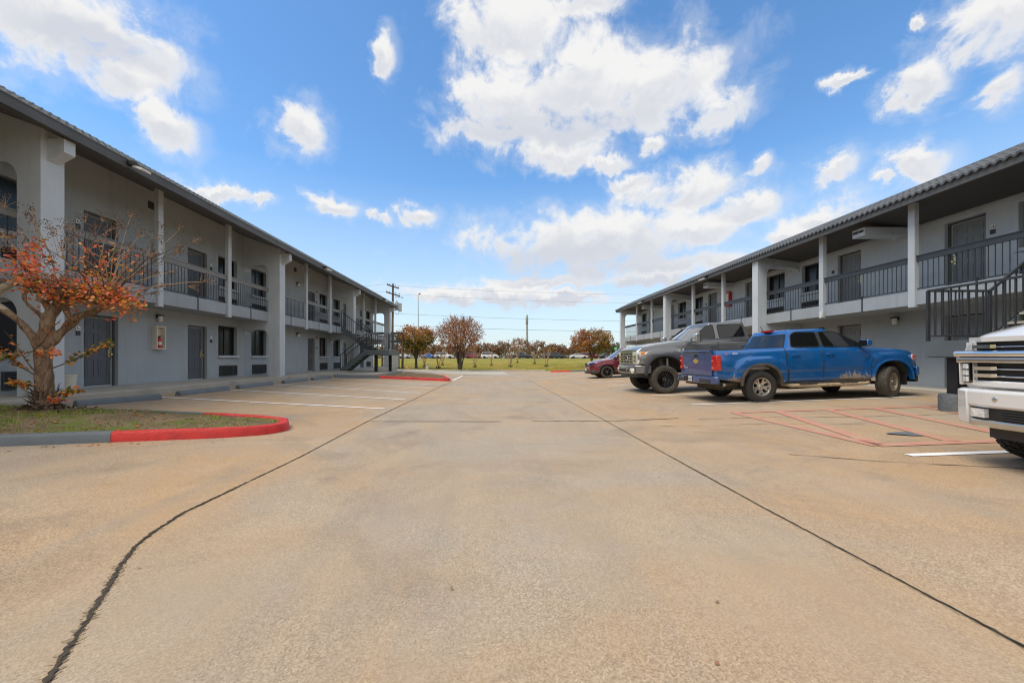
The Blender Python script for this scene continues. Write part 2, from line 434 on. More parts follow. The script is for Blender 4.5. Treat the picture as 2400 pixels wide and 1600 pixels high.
def tag(o, label, cat, group=None, kind=None):
    o['label'] = label; o['category'] = cat
    if group: o['group'] = group
    if kind: o['kind'] = kind
    return o

def struct(o, kind='structure'):
    o['kind'] = kind
    return o

def recentre(o, loc):
    """give a one-mesh thing its origin at its base"""
    o.data.transform(Matrix.Translation(-Vector(loc))); o.location = loc
    return o

def text_mb(mb, body, size, M4, mi=0, depth=0.0):
    cu = bpy.data.curves.new('lettering', 'FONT'); cu.body = body; cu.size = size; cu.extrude = depth; cu.align_x = 'CENTER'; cu.align_y = 'CENTER'
    o = bpy.data.objects.new('lettering', cu); COL.objects.link(o)
    dg = bpy.context.evaluated_depsgraph_get()
    me = bpy.data.meshes.new_from_object(o.evaluated_get(dg))
    mb.add([M4 @ v.co for v in me.vertices], [tuple(p.vertices) for p in me.polygons], mi)
    bpy.data.objects.remove(o); bpy.data.curves.remove(cu); bpy.data.meshes.remove(me)

def frame4(o, x, y):
    """matrix with local x,y axes (and z = x cross y) at origin o"""
    x = Vector(x).normalized(); y = Vector(y).normalized(); z = x.cross(y)
    return Matrix(((x.x, y.x, z.x, o[0]), (x.y, y.y, z.y, o[1]), (x.z, y.z, z.z, o[2]), (0, 0, 0, 1)))

# the camera: eye 1.22 m over the lane, looking along +Y, focal length 940 px on a 2400 px wide frame
EYE = 1.22; FP = 940.0; VX, VY = 1157.0, 839.0
def at(px, py, Y): return Vector(((px - VX) * Y / FP, Y, EYE + (VY - py) * Y / FP))
cam = bpy.data.cameras.new('camera'); camo = bpy.data.objects.new('camera', cam); COL.objects.link(camo)
camo.location = (0, 0, EYE); camo.rotation_euler = (R(90), 0, 0)
cam.sensor_width = 36; cam.sensor_fit = 'HORIZONTAL'; cam.lens = FP / 2400 * 36
cam.shift_x = (1200 - VX) / 2400; cam.shift_y = (VY - 800) / 2400
cam.clip_start = 0.05; cam.clip_end = 9000
scene.camera = camo

SUN_EL, SUN_AZ = 60.0, 242.0       # azimuth clockwise from +Y
sl = bpy.data.lights.new('sun', 'SUN'); sl.energy = 2.1; sl.angle = R(34); sl.color = (1.0, 0.94, 0.85)
so = bpy.data.objects.new('sun', sl); COL.objects.link(so)
sd = Vector((math.sin(R(SUN_AZ)) * math.cos(R(SUN_EL)), math.cos(R(SUN_AZ)) * math.cos(R(SUN_EL)), math.sin(R(SUN_EL))))
so.rotation_euler = sd.to_track_quat('Z', 'Y').to_euler()
so.location = (0, 0, 60)

scene.view_settings.view_transform = 'Standard'; scene.view_settings.look = 'None'
scene.view_settings.exposure = 0.56; scene.view_settings.gamma = 1.0
scene.cycles.use_denoising = True; scene.cycles.filter_width = 1.15
scene.cycles.max_bounces = 8; scene.cycles.diffuse_bounces = 4; scene.cycles.glossy_bounces = 3; scene.cycles.transparent_max_bounces = 8
scene.cycles.caustics_reflective = False; scene.cycles.caustics_refractive = False

# ------------------------------------------------------------------ sky: blue air with cumulus, placed by azimuth and elevation
def world():
    w = bpy.data.worlds.new('World'); scene.world = w; w.use_nodes = True
    nt = w.node_tree; nt.nodes.clear()
    out = nt.nodes.new('ShaderNodeOutputWorld'); bg = nt.nodes.new('ShaderNodeBackground')
    lk(nt, bg.outputs[0], out.inputs['Surface']); bg.inputs['Strength'].default_value = 0.11
    sky = nt.nodes.new('ShaderNodeTexSky'); sky.sky_type = 'NISHITA'; sky.sun_disc = False
    sky.sun_elevation = R(SUN_EL); sky.sun_rotation = R(SUN_AZ); sky.air_density = 1.0; sky.dust_density = 0.3; sky.ozone_density = 2.0
    hs = nt.nodes.new('ShaderNodeHueSaturation'); hs.inputs['Saturation'].default_value = 1.15; hs.inputs['Value'].default_value = 1.5
    lk(nt, sky.outputs[0], hs.inputs['Color'])
    d = nt.nodes.new('ShaderNodeTexCoord').outputs['Generated']
    sp = nt.nodes.new('ShaderNodeSeparateXYZ'); lk(nt, d, sp.inputs[0])
    az = math_n(nt, 'ARCTAN2', sp.outputs[0], sp.outputs[1])
    el = math_n(nt, 'ARCSINE', sp.outputs[2])
    cb = nt.nodes.new('ShaderNodeCombineXYZ'); lk(nt, az, cb.inputs[0]); lk(nt, el, cb.inputs[1])
    n1 = noise_node(nt, 13, 8, 0.62, d, 0.25)
    n2 = noise_node(nt, 3.2, 3, 0.5, d)
    # ragged edges
    wv = nt.nodes.new('ShaderNodeVectorMath'); wv.operation = 'SUBTRACT'; lk(nt, n1.outputs['Color'], wv.inputs[0]); wv.inputs[1].default_value = (0.5, 0.5, 0.5)
    ws = nt.nodes.new('ShaderNodeVectorMath'); ws.operation = 'SCALE'; lk(nt, wv.outputs[0], ws.inputs[0]); ws.inputs['Scale'].default_value = 0.10
    wa = nt.nodes.new('ShaderNodeVectorMath'); wa.operation = 'ADD'; lk(nt, cb.outputs[0], wa.inputs[0]); lk(nt, ws.outputs[0], wa.inputs[1])
    pos = wa.outputs[0]
    def field(ells, lift=0.0):
        f = None
        for cx, cy, rx, ry in ells:
            dx = cx - VX; a = math.atan(dx / FP); hyp = math.hypot(FP, dx); e = math.atan((VY - cy) / hyp)
            ra = rx * 1.12 * math.cos(a) ** 2 / FP; re = ry * 1.12 * math.cos(e) ** 2 / hyp
            e += lift * re
            m = nt.nodes.new('ShaderNodeVectorMath'); m.operation = 'MULTIPLY_ADD'; lk(nt, pos, m.inputs[0]); m.inputs[1].default_value = (1 / ra, 1 / re, 0); m.inputs[2].default_value = (-a / ra, -e / re, 0)
            l = nt.nodes.new('ShaderNodeVectorMath'); l.operation = 'LENGTH'; lk(nt, m.outputs[0], l.inputs[0])
            f = l.outputs['Value'] if f is None else math_n(nt, 'SMOOTH_MIN', f, l.outputs['Value'], 0.25)
        return math_n(nt, 'SUBTRACT', 1.0, f)
    E = [(160, 50, 250, 130), (340, 130, 130, 95), (290, 190, 110, 42), (395, 305, 78, 52), (712, 305, 60, 60), (515, 455, 95, 20), (600, 462, 45, 16),
         (785, 497, 58, 26), (980, 505, 46, 26), (890, 515, 30, 14), (898, 128, 32, 50),
         (1195, 80, 130, 130), (1180, 240, 120, 90), (1110, 315, 100, 34), (1360, 210, 165, 135), (1520, 215, 170, 95), (1680, 265, 90, 52), (1330, 305, 200, 45),
         (1380, 15, 95, 48), (1300, 362, 118, 42), (1430, 385, 55, 24), (1530, 345, 35, 22),
         (1400, 560, 290, 62), (1620, 545, 120, 34), (1540, 625, 250, 34), (1580, 455, 155, 46), (1740, 490, 100, 38), (1480, 430, 70, 30),
         (1955, 400, 58, 40), (2155, 388, 75, 46), (1775, 392, 36, 24), (2070, 432, 24, 16), (2160, 196, 70, 52), (1990, 190, 44, 16), (1930, 515, 105, 48), (1850, 560, 80, 36),
         (2330, 60, 140, 105), (2330, 195, 70, 52), (2155, 52, 26, 18), (1130, 690, 190, 22), (1330, 700, 110, 16), (1480, 655, 170, 20), (1250, 665, 150, 14)]
    fE = field(E)
    nn = math_n(nt, 'MULTIPLY', math_n(nt, 'SUBTRACT', n1.outputs['Fac'], 0.5), 2.2)
    # unseen cumulus behind and overhead, coverage raised to add neutral fill light
    away = nt.nodes.new('ShaderNodeMapRange'); lk(nt, math_n(nt, 'SUBTRACT', sp.outputs[1], math_n(nt, 'MULTIPLY', math_n(nt, 'MAXIMUM', math_n(nt, 'SUBTRACT', sp.outputs[2], 0.68), 0.0), 2.5)), away.inputs[0])
    away.inputs[1].default_value = 0.45; away.inputs[2].default_value = 0.1; away.inputs[3].default_value = 9.0; away.inputs[4].default_value = 0.0
    gen = math_n(nt, 'SUBTRACT', math_n(nt, 'MULTIPLY', n2.outputs['Fac'], 4.0), 1.35)
    core = math_n(nt, 'MAXIMUM', fE, math_n(nt, 'SUBTRACT', gen, away.outputs[0]))
    dens = math_n(nt, 'ADD', math_n(nt, 'MINIMUM', core, 0.55), nn)
    def rng(v, a, b, c=0.0, e=1.0):
        r = nt.nodes.new('ShaderNodeMapRange'); r.interpolation_type = 'SMOOTHSTEP'; lk(nt, v, r.inputs[0])
        for i, q in enumerate((a, b, c, e)): r.inputs[i + 1].default_value = q
        return r.outputs[0]
    cm = rng(dens, -0.16, 0.50)
    thin = math_n(nt, 'MULTIPLY', rng(math_n(nt, 'ADD', core, math_n(nt, 'MULTIPLY', nn, 1.3)), -0.55, 0.3), 0.28)
    cm = math_n(nt, 'MAXIMUM', cm, thin)
    # lit tops, grey undersides: compare the field with the same field lifted
    top = math_n(nt, 'SUBTRACT', field(E, 0.5), fE)
    lit = rng(math_n(nt, 'ADD', top, math_n(nt, 'MULTIPLY', nn, 0.45)), -0.55, 0.25)
    edge = rng(dens, 0.15, 0.75, 1.0, 0.0)
    lit = math_n(nt, 'MAXIMUM', lit, math_n(nt, 'MULTIPLY', edge, 0.85))
    cc = mixc(nt, lit, (4.3, 4.45, 4.8), (5.6, 5.58, 5.56))
    under = field([(1350, 618, 320, 50), (1170, 712, 240, 20), (1560, 668, 240, 26), (1270, 300, 260, 46), (220, 110, 150, 50)])
    cc = mixc(nt, math_n(nt, 'MULTIPLY', rng(math_n(nt, 'ADD', under, math_n(nt, 'MULTIPLY', nn, 0.3)), -0.1, 0.6), 0.8), cc, (3.95, 4.15, 4.65))
    # pale air near the horizon
    hz = nt.nodes.new('ShaderNodeMapRange'); lk(nt, sp.outputs[2], hz.inputs[0])
    hz.inputs[1].default_value = 0.0; hz.inputs[2].default_value = 0.40; hz.inputs[3].default_value = 0.88; hz.inputs[4].default_value = 0.0
    tint = mixc(nt, 1.0, hs.outputs[0], (0.82, 0.92, 0.94), 'MULTIPLY')
    base = mixc(nt, hz.outputs[0], tint, (4.1, 4.6, 5.05))
    lk(nt, mixc(nt, cm, base, cc), bg.inputs['Color'])
world()
# ------------------------------------------------------------------ ground
def smooth01(t):
    t = max(0.0, min(1.0, t)); return t * t * (3 - 2 * t)
def zl(y): return -0.006 * max(0.0, min(y, 45.0) - 8.0)
def zg(x, y):
    """height of the lot: a nearly level lane, stalls rising to the buildings on both sides"""
    if x < 0: t, zw = (-x - 2.3) / 8.4, 0.36
    else: t, zw = (x - 2.3) / 10.55, 0.37
    t = max(0.0, min(1.0, t))
    fade = 1.0 - 0.8 * smooth01((y - 30) / 12.0)
    return zl(y) + (zw - zl(y)) * t * fade
def zt(x, y):
    """height of the land round the lot"""
    if y < 43.2: return zg(x, y) - 0.07
    z0 = zg(x, 43.2) + 0.08
    t = min(1.0, (y - 43.2) / 66.0)
    return z0 + (1.05 - z0) * t + 0.05 * math.sin(x * 0.13 + y * 0.21) * math.sin(t * PI)

def axis(a, b, n): return [a + (b - a) * i / n for i in range(n + 1)]

xs = [-4000, -1200, -400, -160, -80] + axis(-40, 40, 40) + [80, 160, 400, 1200, 4000]
ys = [-4000, -1000, -300, -100, -40] + axis(-20, 43, 21) + [43.2] + axis(45, 109, 32) + [110, 112, 122, 124, 140, 200, 400, 1000, 4000]
mb = MB()
mb.grid([[(x, y, zt(x, y)) for x in xs] for y in ys])
struct(mb.build('ground', M['turf'], smooth=60))

mb = MB()
mb.grid([[(x, y, zg(x, y)) for x in axis(-16, -2.3, 27)[:-1] + axis(-2.3, 2.3, 6) + axis(2.3, 18, 31)[1:]] for y in sorted(axis(-24, 43, 134) + [8.0])])
struct(mb.build('parking_lot', M['lot'], smooth=60))
# the road along the top of the bank
mb = MB()
mb.grid([[(x, y, 1.05 + 0.03) for x in axis(-400, 400, 20)] for y in (110.5, 123.5)])
struct(mb.build('road', M['asphalt']))
mb = MB().box((-400, 109.6, 0.95), (400, 110.5, 1.12))
struct(mb.build('road_kerb', M['walk']))

def strip(mb, pts, w, dz=0.004, mi=0, step=0.3, jit=0.0, wv=0.0):
    """flat ribbon on the lot along a polyline of (x, y)"""
    dense = []
    for (x0, y0), (x1, y1) in zip(pts, pts[1:]):
        n = max(1, int(math.hypot(x1 - x0, y1 - y0) / step))
        dense += [(x0 + (x1 - x0) * i / n, y0 + (y1 - y0) * i / n) for i in range(n)]
    dense.append(pts[-1])
    L, Rr = [], []
    for i, (x, y) in enumerate(dense):
        a = dense[max(i - 1, 0)]; b = dense[min(i + 1, len(dense) - 1)]
        dx, dy = b[0] - a[0], b[1] - a[1]; l = math.hypot(dx, dy) or 1
        nx, ny = -dy / l, dx / l
        j = rnd.uniform(-jit, jit); hw = w / 2 * (1 + rnd.uniform(-wv, wv))
        for arr, sgn in ((L, 1), (Rr, -1)):
            px, py = x + nx * (j + sgn * hw), y + ny * (j + sgn * hw)
            arr.append((px, py, zg(px, py) + dz))
    mb.grid([Rr, L])
    return mb

# joints and cracks in the paving
def joint(pts, w, jit, wv, m='joint', step=0.12, dz=0.005):
    struct(strip(MB(), pts, w, dz, 0, step, jit, wv).build('paving_joint', M[m]))
joint([(-1.40, 0.95), (-1.56, 1.30), (-1.683, 1.507), (-1.865, 1.82), (-2.063, 2.15), (-2.20, 2.37), (-2.32, 2.595)], 0.021, 0.004, 0.6, 'dirtjoint', 0.014)
joint([(-2.32, 2.595), (-2.375, 2.79), (-2.434, 3.14), (-2.41, 3.93), (-2.38, 4.94), (-2.42, 7.6)], 0.017, 0.003, 0.55, 'joint', 0.025)
NEAR = [(-1.40, 0.95), (-1.56, 1.30), (-1.683, 1.507), (-1.865, 1.82), (-2.063, 2.15), (-2.20, 2.37), (-2.32, 2.595), (-2.375, 2.79), (-2.434, 3.14), (-2.41, 3.93)]
joint(NEAR[:7], 0.040, 0.010, 0.9, 'spall', 0.012, 0.002)
joint(NEAR[6:], 0.026, 0.008, 0.9, 'spall', 0.02, 0.002)
joint(NEAR, 0.009, 0.012, 0.8, 'joint', 0.02, 0.0075)
joint([(2.24, 0.8), (2.24, 1.8), (2.20, 3.2), (2.19, 5.0), (2.17, 8.0)], 0.024, 0.006, 0.9, 'spall', 0.03, 0.002)
joint([(2.24, 0.8), (2.24, 1.8), (2.20, 3.2), (2.19, 5.0)], 0.008, 0.006, 0.8, 'joint', 0.03, 0.0075)
joint([(-2.42, 7.6), (-2.40, 12), (-2.36, 20), (-2.3, 30), (-2.3, 38)], 0.022, 0.006, 0.5)
joint([(2.22, 0.6), (2.24, 1.8), (2.20, 3.2), (2.19, 5), (2.16, 12), (2.1, 24), (2.1, 38)], 0.012, 0.003, 0.4)
joint([(-2.36, 7.72), (0.15, 7.70)], 0.032, 0.004, 0.5)
joint([(0.75, 7.74), (2.7, 7.78), (3.6, 7.82)], 0.036, 0.006, 0.6)
joint([(3.9, 7.62), (5.3, 7.55), (6.4, 7.3), (8.4, 7.2)], 0.014, 0.014, 0.8)
joint([(3.6, 4.9), (4.3, 4.45), (5.2, 4.1), (6.3, 3.6)], 0.012, 0.012, 0.8)
joint([(2.9, 7.1), (3.6, 6.9), (4.6, 6.95), (6.1, 6.6)], 0.010, 0.012, 0.8)
joint([(-4.3, 13.0), (-3.2, 12.9), (-2.5, 13.1)], 0.010, 0.010, 0.8)

# painted stall lines
def line(name, pts, w=0.10, m='white'):
    struct(strip(MB(), pts, w, 0.008, 0, 0.3).build(name, M[m]))
for a, b in (((-8.25, 9.9), (-2.62, 9.62)), ((-8.15, 12.35), (-2.6, 11.85)), ((-8.15, 14.85), (-2.6, 14.25)), ((-8.1, 17.4), (-2.55, 16.6)), ((-8.0, 19.9), (-2.5, 18.9))):
    line('stall_line', (a, b))
for y, x1 in ((4.66, 11.0), (9.78, 10.3), (12.25, 11.0), (14.6, 11.0), (17.0, 11.0), (19.6, 11.0), (22.0, 11.0), (24.4, 11.0), (26.9, 11.0), (29.3, 11.0)):
    line('stall_line', ((4.82, y), (x1, y)), 0.11 if y < 5 else 0.10)
line('stall_line', ((-2.4, 23.6), (-2.35, 30.5)), 0.11)
line('stall_line', ((-2.35, 30.5), (1.4, 31.0)), 0.11)
# the red no-parking hatch
for a, b in (((4.95, 8.28), (10.9, 8.18)), ((4.95, 8.25), (4.93, 5.15)), ((4.93, 5.18), (10.9, 5.2)), ((5.82, 8.2), (5.02, 5.25)), ((6.85, 8.2), (6.0, 5.24)), ((7.8, 8.2), (6.95, 5.24)), ((8.75, 8.18), (7.9, 5.24))):
    line('red_hatch_line', (a, b), 0.17, 'redline')
mb = MB(); c = (6.05, 5.75)
mb.add([(c[0] + 0.34 * math.cos(t) * (1 + 0.2 * math.sin(3 * t)), c[1] + 0.15 * math.sin(t), zg(*c) + 0.006) for t in axis(0, 2 * PI, 20)[:-1]], [tuple(range(20))])
struct(mb.build('grey_paint_smudge', M['greykerb']))

# kerbs
def kerb(name, path, m, w=0.16, h=0.13, step=0.15, inner=1):
    """kerb whose outer foot follows the path; inner=+1: the island lies to the left of the path"""
    dense = []
    for (x0, y0), (x1, y1) in zip(path, path[1:]):
        n = max(1, int(math.hypot(x1 - x0, y1 - y0) / step))
        dense += [(x0 + (x1 - x0) * i / n, y0 + (y1 - y0) * i / n) for i in range(n)]
    dense.append(path[-1])
    prof = [(0.0, -0.03), (0.012, h * 0.75), (0.035, h), (w - 0.02, h + 0.004), (w, h - 0.02), (w, -0.03)]
    rows = []
    for i, (x, y) in enumerate(dense):
        a = dense[max(i - 1, 0)]; b = dense[min(i + 1, len(dense) - 1)]
        dx, dy = b[0] - a[0], b[1] - a[1]; l = math.hypot(dx, dy) or 1
        nx, ny = -dy / l * inner, dx / l * inner
        j = 0.006 * math.sin(i * 1.7) + rnd.uniform(-0.004, 0.004)
        rows.append([(x + nx * (o + j), y + ny * (o + j), zg(x, y) + z + (rnd.uniform(-0.003, 0.003) if z > 0.05 else 0)) for o, z in prof])
    mb = MB(); mb.grid(rows, flip=inner < 0)
    n = len(prof)
    mb.add(rows[0], [tuple(range(n))]); mb.add(rows[-1], [tuple(range(n))[::-1]])
    return struct(mb.build(name, M[m], smooth=40))

def arc(p, q, r, n):   # quadratic curve p-q-r
    return [((1 - t) ** 2 * p[0] + 2 * t * (1 - t) * q[0] + t * t * r[0], (1 - t) ** 2 * p[1] + 2 * t * (1 - t) * q[1] + t * t * r[1]) for t in axis(0, 1, n)]

def mound(name, outline, m, hump, dz=0.11, rings=10, nz=0.02):
    cx = sum(p[0] for p in outline) / len(outline); cy = sum(p[1] for p in outline) / len(outline)
    rows = []
    for k in range(rings + 1):
        t = 1 - k / (rings + 0.001)
        row = []
        for x, y in outline:
            X, Y = cx + (x - cx) * t, cy + (y - cy) * t
            row.append((X, Y, zg(X, Y) + dz + hump * smooth01((1 - t) * 2.2) + (nz * mnoise.noise((X * 3, Y * 3, 1.3)) if k else 0)))
        rows.append(row)
    mb = MB(); mb.grid(rows, close_v=True)
    return struct(mb.build(name, M[m], smooth=60)), (cx, cy)

def densify(path, step=0.3):
    out = []
    for (x0, y0), (x1, y1) in zip(path, path[1:] + path[:1]):
        n = max(1, int(math.hypot(x1 - x0, y1 - y0) / step))
        out += [(x0 + (x1 - x0) * i / n, y0 + (y1 - y0) * i / n) for i in range(n)]
    return out

# near island with the crape myrtle
front_g = [(-12.0, 1.96), (-5.02, 5.25)]
nose = [(-5.02, 5.25)] + arc((-4.05, 5.72), (-3.0, 6.25), (-3.55, 6.95), 10) + arc((-3.55, 6.95), (-3.8, 7.2), (-5.1, 7.22), 5)
back_g = [(-5.1, 7.22), (-8.75, 7.05)]
kerb('kerb', front_g, 'greykerb'); kerb('kerb', nose, 'redkerb'); kerb('kerb', back_g, 'greykerb')
isl = densify([(-12.0, 2.12), (-5.02, 5.40), (-4.1, 5.86), (-3.55, 6.25), (-3.45, 6.55), (-3.72, 6.9), (-5.1, 7.07), (-8.75, 6.9), (-12, 6.6)])
mound('island_soil', isl, 'soil', 0.13)
# far left island with mulch
nose2 = [(-6.2, 21.7), (-2.75, 22.35)] + arc((-2.75, 22.35), (-2.35, 22.5), (-2.5, 23.2), 5) + [(-3.4, 27.2)]
kerb('kerb', nose2, 'redkerb', h=0.14)
kerb('kerb', [(-8.0, 20.25), (-6.2, 21.7)], 'greykerb', h=0.17)
mound('island_mulch', densify([(-6.2, 21.86), (-2.85, 22.5), (-2.65, 23.2), (-3.5, 27.2), (-6.2, 27.2)]), 'mulch', 0.10)
# far right island with turf
kerb('kerb', [(13.5, 37.2), (7.2, 37.6)], 'greykerb', h=0.15, inner=-1)
kerb('kerb', [(7.2, 37.6), (5.9, 37.7)] + arc((5.9, 37.7), (5.3, 37.9), (5.5, 38.8), 4), 'redkerb', h=0.15, inner=-1)
mound('island_turf', densify([(13.5, 37.35), (7.2, 37.75), (5.9, 37.85), (5.6, 38.6), (7.0, 42.9), (13.5, 42.9)], 0.6), 'turf', 0.06)
# the kerb at the far edge of the lot
kerb('kerb', [(-14, 42.8), (5.5, 42.8)], 'walk', h=0.15)

# walkways in front of the rooms, and the stair pads
LW, RW = 10.7, 12.85       # distance of the two facades from the lane centre
mb = MB(); mb.box((-LW, -12, 0.0), (-8.78, 36.4, 0.447)); struct(bevel_obj(mb.build('walkway', M['walk']), 0.02))
mb = MB(); mb.box((11.55, -12, 0.0), (RW, 36.4, 0.375)); struct(bevel_obj(mb.build('walkway', M['walk']), 0.015))
mb = MB(); mb.prism([(-8.77, 20.3), (-7.95, 20.35), (-6.26, 21.75), (-6.26, 27.6), (-8.77, 27.6)], 'z', -0.1, 0.365); struct(mb.build('stair_pad', M['walk']))
mb = MB(); mb.grid([[(x, y, zg(x, y) + 0.004) for x in (-9.0, -6, -3, 0, 1.2)] for y in (33.0, 35, 38, 42.8)]); struct(mb.build('pale_apron', M['walk']))

# grass and litter on the near island
def inside(p, poly):
    x, y = p; c = False; n = len(poly)
    for i in range(n):
        x0, y0 = poly[i]; x1, y1 = poly[(i + 1) % n]
        if (y0 > y) != (y1 > y) and x < (x1 - x0) * (y - y0) / (y1 - y0) + x0: c = not c
    return c
ISC = (sum(p[0] for p in isl) / len(isl), sum(p[1] for p in isl) / len(isl))
def zisl(x, y):
    # ray from the centre through the point: share of the way to the outline
    lo, hi = 0.02, 3.0
    dx, dy = x - ISC[0], y - ISC[1]
    for _ in range(18):
        m = (lo + hi) / 2
        if inside((ISC[0] + dx * m, ISC[1] + dy * m), isl): lo = m
        else: hi = m
    t = 1.0 / lo
    return zg(x, y) + 0.11 + 0.13 * smooth01((1 - t) * 2.2) + 0.02 * mnoise.noise((x * 3, y * 3, 1.3))
mb = MB(); n = 0
while n < 5200:
    x, y = rnd.uniform(-9, -3.5), rnd.uniform(3.4, 7.0)
    if not inside((x, y), isl): continue
    dens = mnoise.noise((x * 1.3, y * 1.6, 4.2)) + 0.45 - 0.32 * smooth01((x + 6.2) / 1.2) - (0.6 if math.hypot(x + 7, y - 6.3) < 0.45 else 0)
    if rnd.random() > max(0.02, dens * 1.4): continue
    z = zisl(x, y); a = rnd.uniform(0, 2 * PI); h = rnd.uniform(0.018, 0.055); w = rnd.uniform(0.004, 0.009)
    lx, ly = math.cos(a), math.sin(a); t = rnd.uniform(-0.04, 0.04)
    mb.add([(x - lx * w, y - ly * w, z - 0.01), (x + lx * w, y + ly * w, z - 0.01), (x + t * ly, y - t * lx, z + h)], [(0, 1, 2)])
    n += 1
tag(mb.build('grass', M['blade']), 'short mossy grass growing round the bare island trunk', 'grass', kind='stuff')

def leaf_quad(mb, p, size, mi, tilt=1.0, rr=rnd):
    """a small oval leaf folded along its midrib"""
    a = rr.uniform(0, 2 * PI); e = rr.uniform(-tilt, tilt); f = rr.uniform(-tilt, tilt)
    d = Vector((math.cos(a) * math.cos(e), math.sin(a) * math.cos(e), math.sin(e)))
    s = d.cross(Vector((0, 0, 1)))
    if s.length < 1e-3: s = Vector((1, 0, 0))
    s.normalize(); s = (s * math.cos(f) + d.cross(s) * math.sin(f))
    n = d.cross(s) * (size * 0.12)
    p = Vector(p); L = size; W = size * 0.34
    vs = [p, p + d * L * 0.35 + s * W + n, p + d * L * 0.75 + s * W * 0.75 + n, p + d * L, p + d * L * 0.75 - s * W * 0.75 + n, p + d * L * 0.35 - s * W + n, p + d * L * 0.5]
    mb.add(vs, [(0, 1, 6), (1, 2, 6), (2, 3, 6), (3, 4, 6), (4, 5, 6), (5, 0, 6)], mi)

mb = MB(); n = 0
while n < 620:
    x, y = rnd.uniform(-9, -3.5), rnd.uniform(3.4, 7.0)
    if not inside((x, y), isl): continue
    leaf_quad(mb, (x, y, zisl(x, y) + 0.012), rnd.uniform(0.025, 0.06), rnd.choice((0, 0, 1, 2)), 0.3); n += 1
for _ in range(46):
    t = rnd.random(); x = -8 + 4.4 * t + rnd.uniform(-0.1, 0.1); y = 3.84 + 2.06 * t - abs(rnd.gauss(0, 0.12)) - 0.06
    leaf_quad(mb, (x, y, zg(x, y) + 0.012), rnd.uniform(0.03, 0.06), rnd.choice((0, 1, 2)), 0.25)
for x, y in ((-2.05, 2.33), (-0.22, 2.1), (-2.0, 6.1), (0.05, 3.0), (1.7, 4.1), (1.1, 2.0), (-0.35, 1.45), (0.55, 5.2), (2.6, 3.4), (3.0, 4.4), (-3.6, 3.7), (0.9, 1.6)):
    leaf_quad(mb, (x, y, zg(x, y) + 0.012), rnd.uniform(0.014, 0.028), rnd.choice((0, 2)), 0.25)
tag(mb.build('leaf_litter', [M['leaf_dry'], M['leaf_orange'], M['leaf_brown']]), 'scattered dry fallen leaves on the island soil and paving', 'fallen leaves', kind='stuff')

# wheel stops
WS = [((-8.35, 8.0), (-7.95, 9.55), 'grey wheel stop set askew behind the tree island'),
      ((-8.14, 10.34), (-8.14, 12.28), 'nearest of the straight grey wheel stops, just past the tree island'),
      ((-8.14, 12.75), (-8.14, 14.72), 'grey wheel stop second in line after the tree island, below two ground-floor windows'),
      ((-8.14, 15.5), (-8.14, 17.45), 'grey wheel stop at the foot of the left block\'s second big pier'),
      ((-8.1, 17.9), (-8.1, 19.9), 'farthest grey wheel stop, next to the grey stair-pad kerb')]
prof = [(-0.085, -0.02), (0.085, -0.02), (0.078, 0.055), (0.058, 0.105), (0.03, 0.125), (-0.03, 0.125), (-0.058, 0.105), (-0.078, 0.055)]
for (x0, y0), (x1, y1), lab in WS:
    L = math.hypot(x1 - x0, y1 - y0)
    mb = MB(); mb.prism(prof, 'y', -L / 2, L / 2)
    cx, cy = (x0 + x1) / 2, (y0 + y1) / 2
    o = bevel_obj(mb.build('wheel_stop', M['greykerb'], smooth=30), 0.015)
    o.location = (cx, cy, zg(cx, cy)); o.rotation_euler.z = math.atan2(y1 - y0, x1 - x0) - PI / 2
    tag(o, lab, 'wheel stop', 'grey wheel stops along the left walkway')
# ------------------------------------------------------------------ the two motel blocks
PER = 9.05; PIER0 = 8.1; PW = 0.45; NB = 4       # pier rhythm along Y; pier k starts at PIER0 + PER*k, k = -1..3
Y0B, Y1B = -1.30, 35.70
LEFT = dict(s=-1, dp=0.0, pw=0.45, dq=0.0, xw=10.7, xs=9.63, xp=9.15, xe=8.70, z0=0.447, zs0=2.785, zs1=3.19, zfas=5.72, zsof=6.45,
            door0=(0.447, 2.384), door1=(3.19, 5.10), win0=(1.324, 2.498), win1=(4.02, 5.21), ac0=(0.52, 0.927), ac1=(3.22, 3.63),
            arch0=2.446, arch1=5.19, rail=(4.04, 4.18), post_lo=2.70)
RIGHT = dict(s=1, dp=-0.31, pw=0.36, dq=-0.28, xw=12.85, xs=11.46, xp=11.09, xe=10.98, z0=0.375, zs0=2.665, zs1=3.05, zfas=5.50, zsof=5.24,
             door0=(0.375, 2.42), door1=(3.05, 5.03), win0=(1.28, 2.42), win1=(3.90, 5.03), ac0=(0.45, 0.85), ac1=(3.12, 3.52),
             arch0=2.36, arch1=5.02, rail=(3.83, 3.965), post_lo=2.60)

def openings(B):
    """(y0, y1, z0, z1, kind, floor) for every door and window of a facade"""
    out = []
    for k in range(-1, 3):
        b = PIER0 + PER * k
        for fl in (0, 1):
            dz, wz = B['door%d' % fl], B['win%d' % fl]
            out.append((b + 0.56, b + 1.72, *wz, 'window', fl))
            out.append((b + 2.37, b + 3.33, *dz, 'door', fl))
            out.append((b + 5.93, b + 6.88, *dz, 'door2', fl))
            out.append((b + 7.48, b + 8.62, *wz, 'window', fl))
    return out

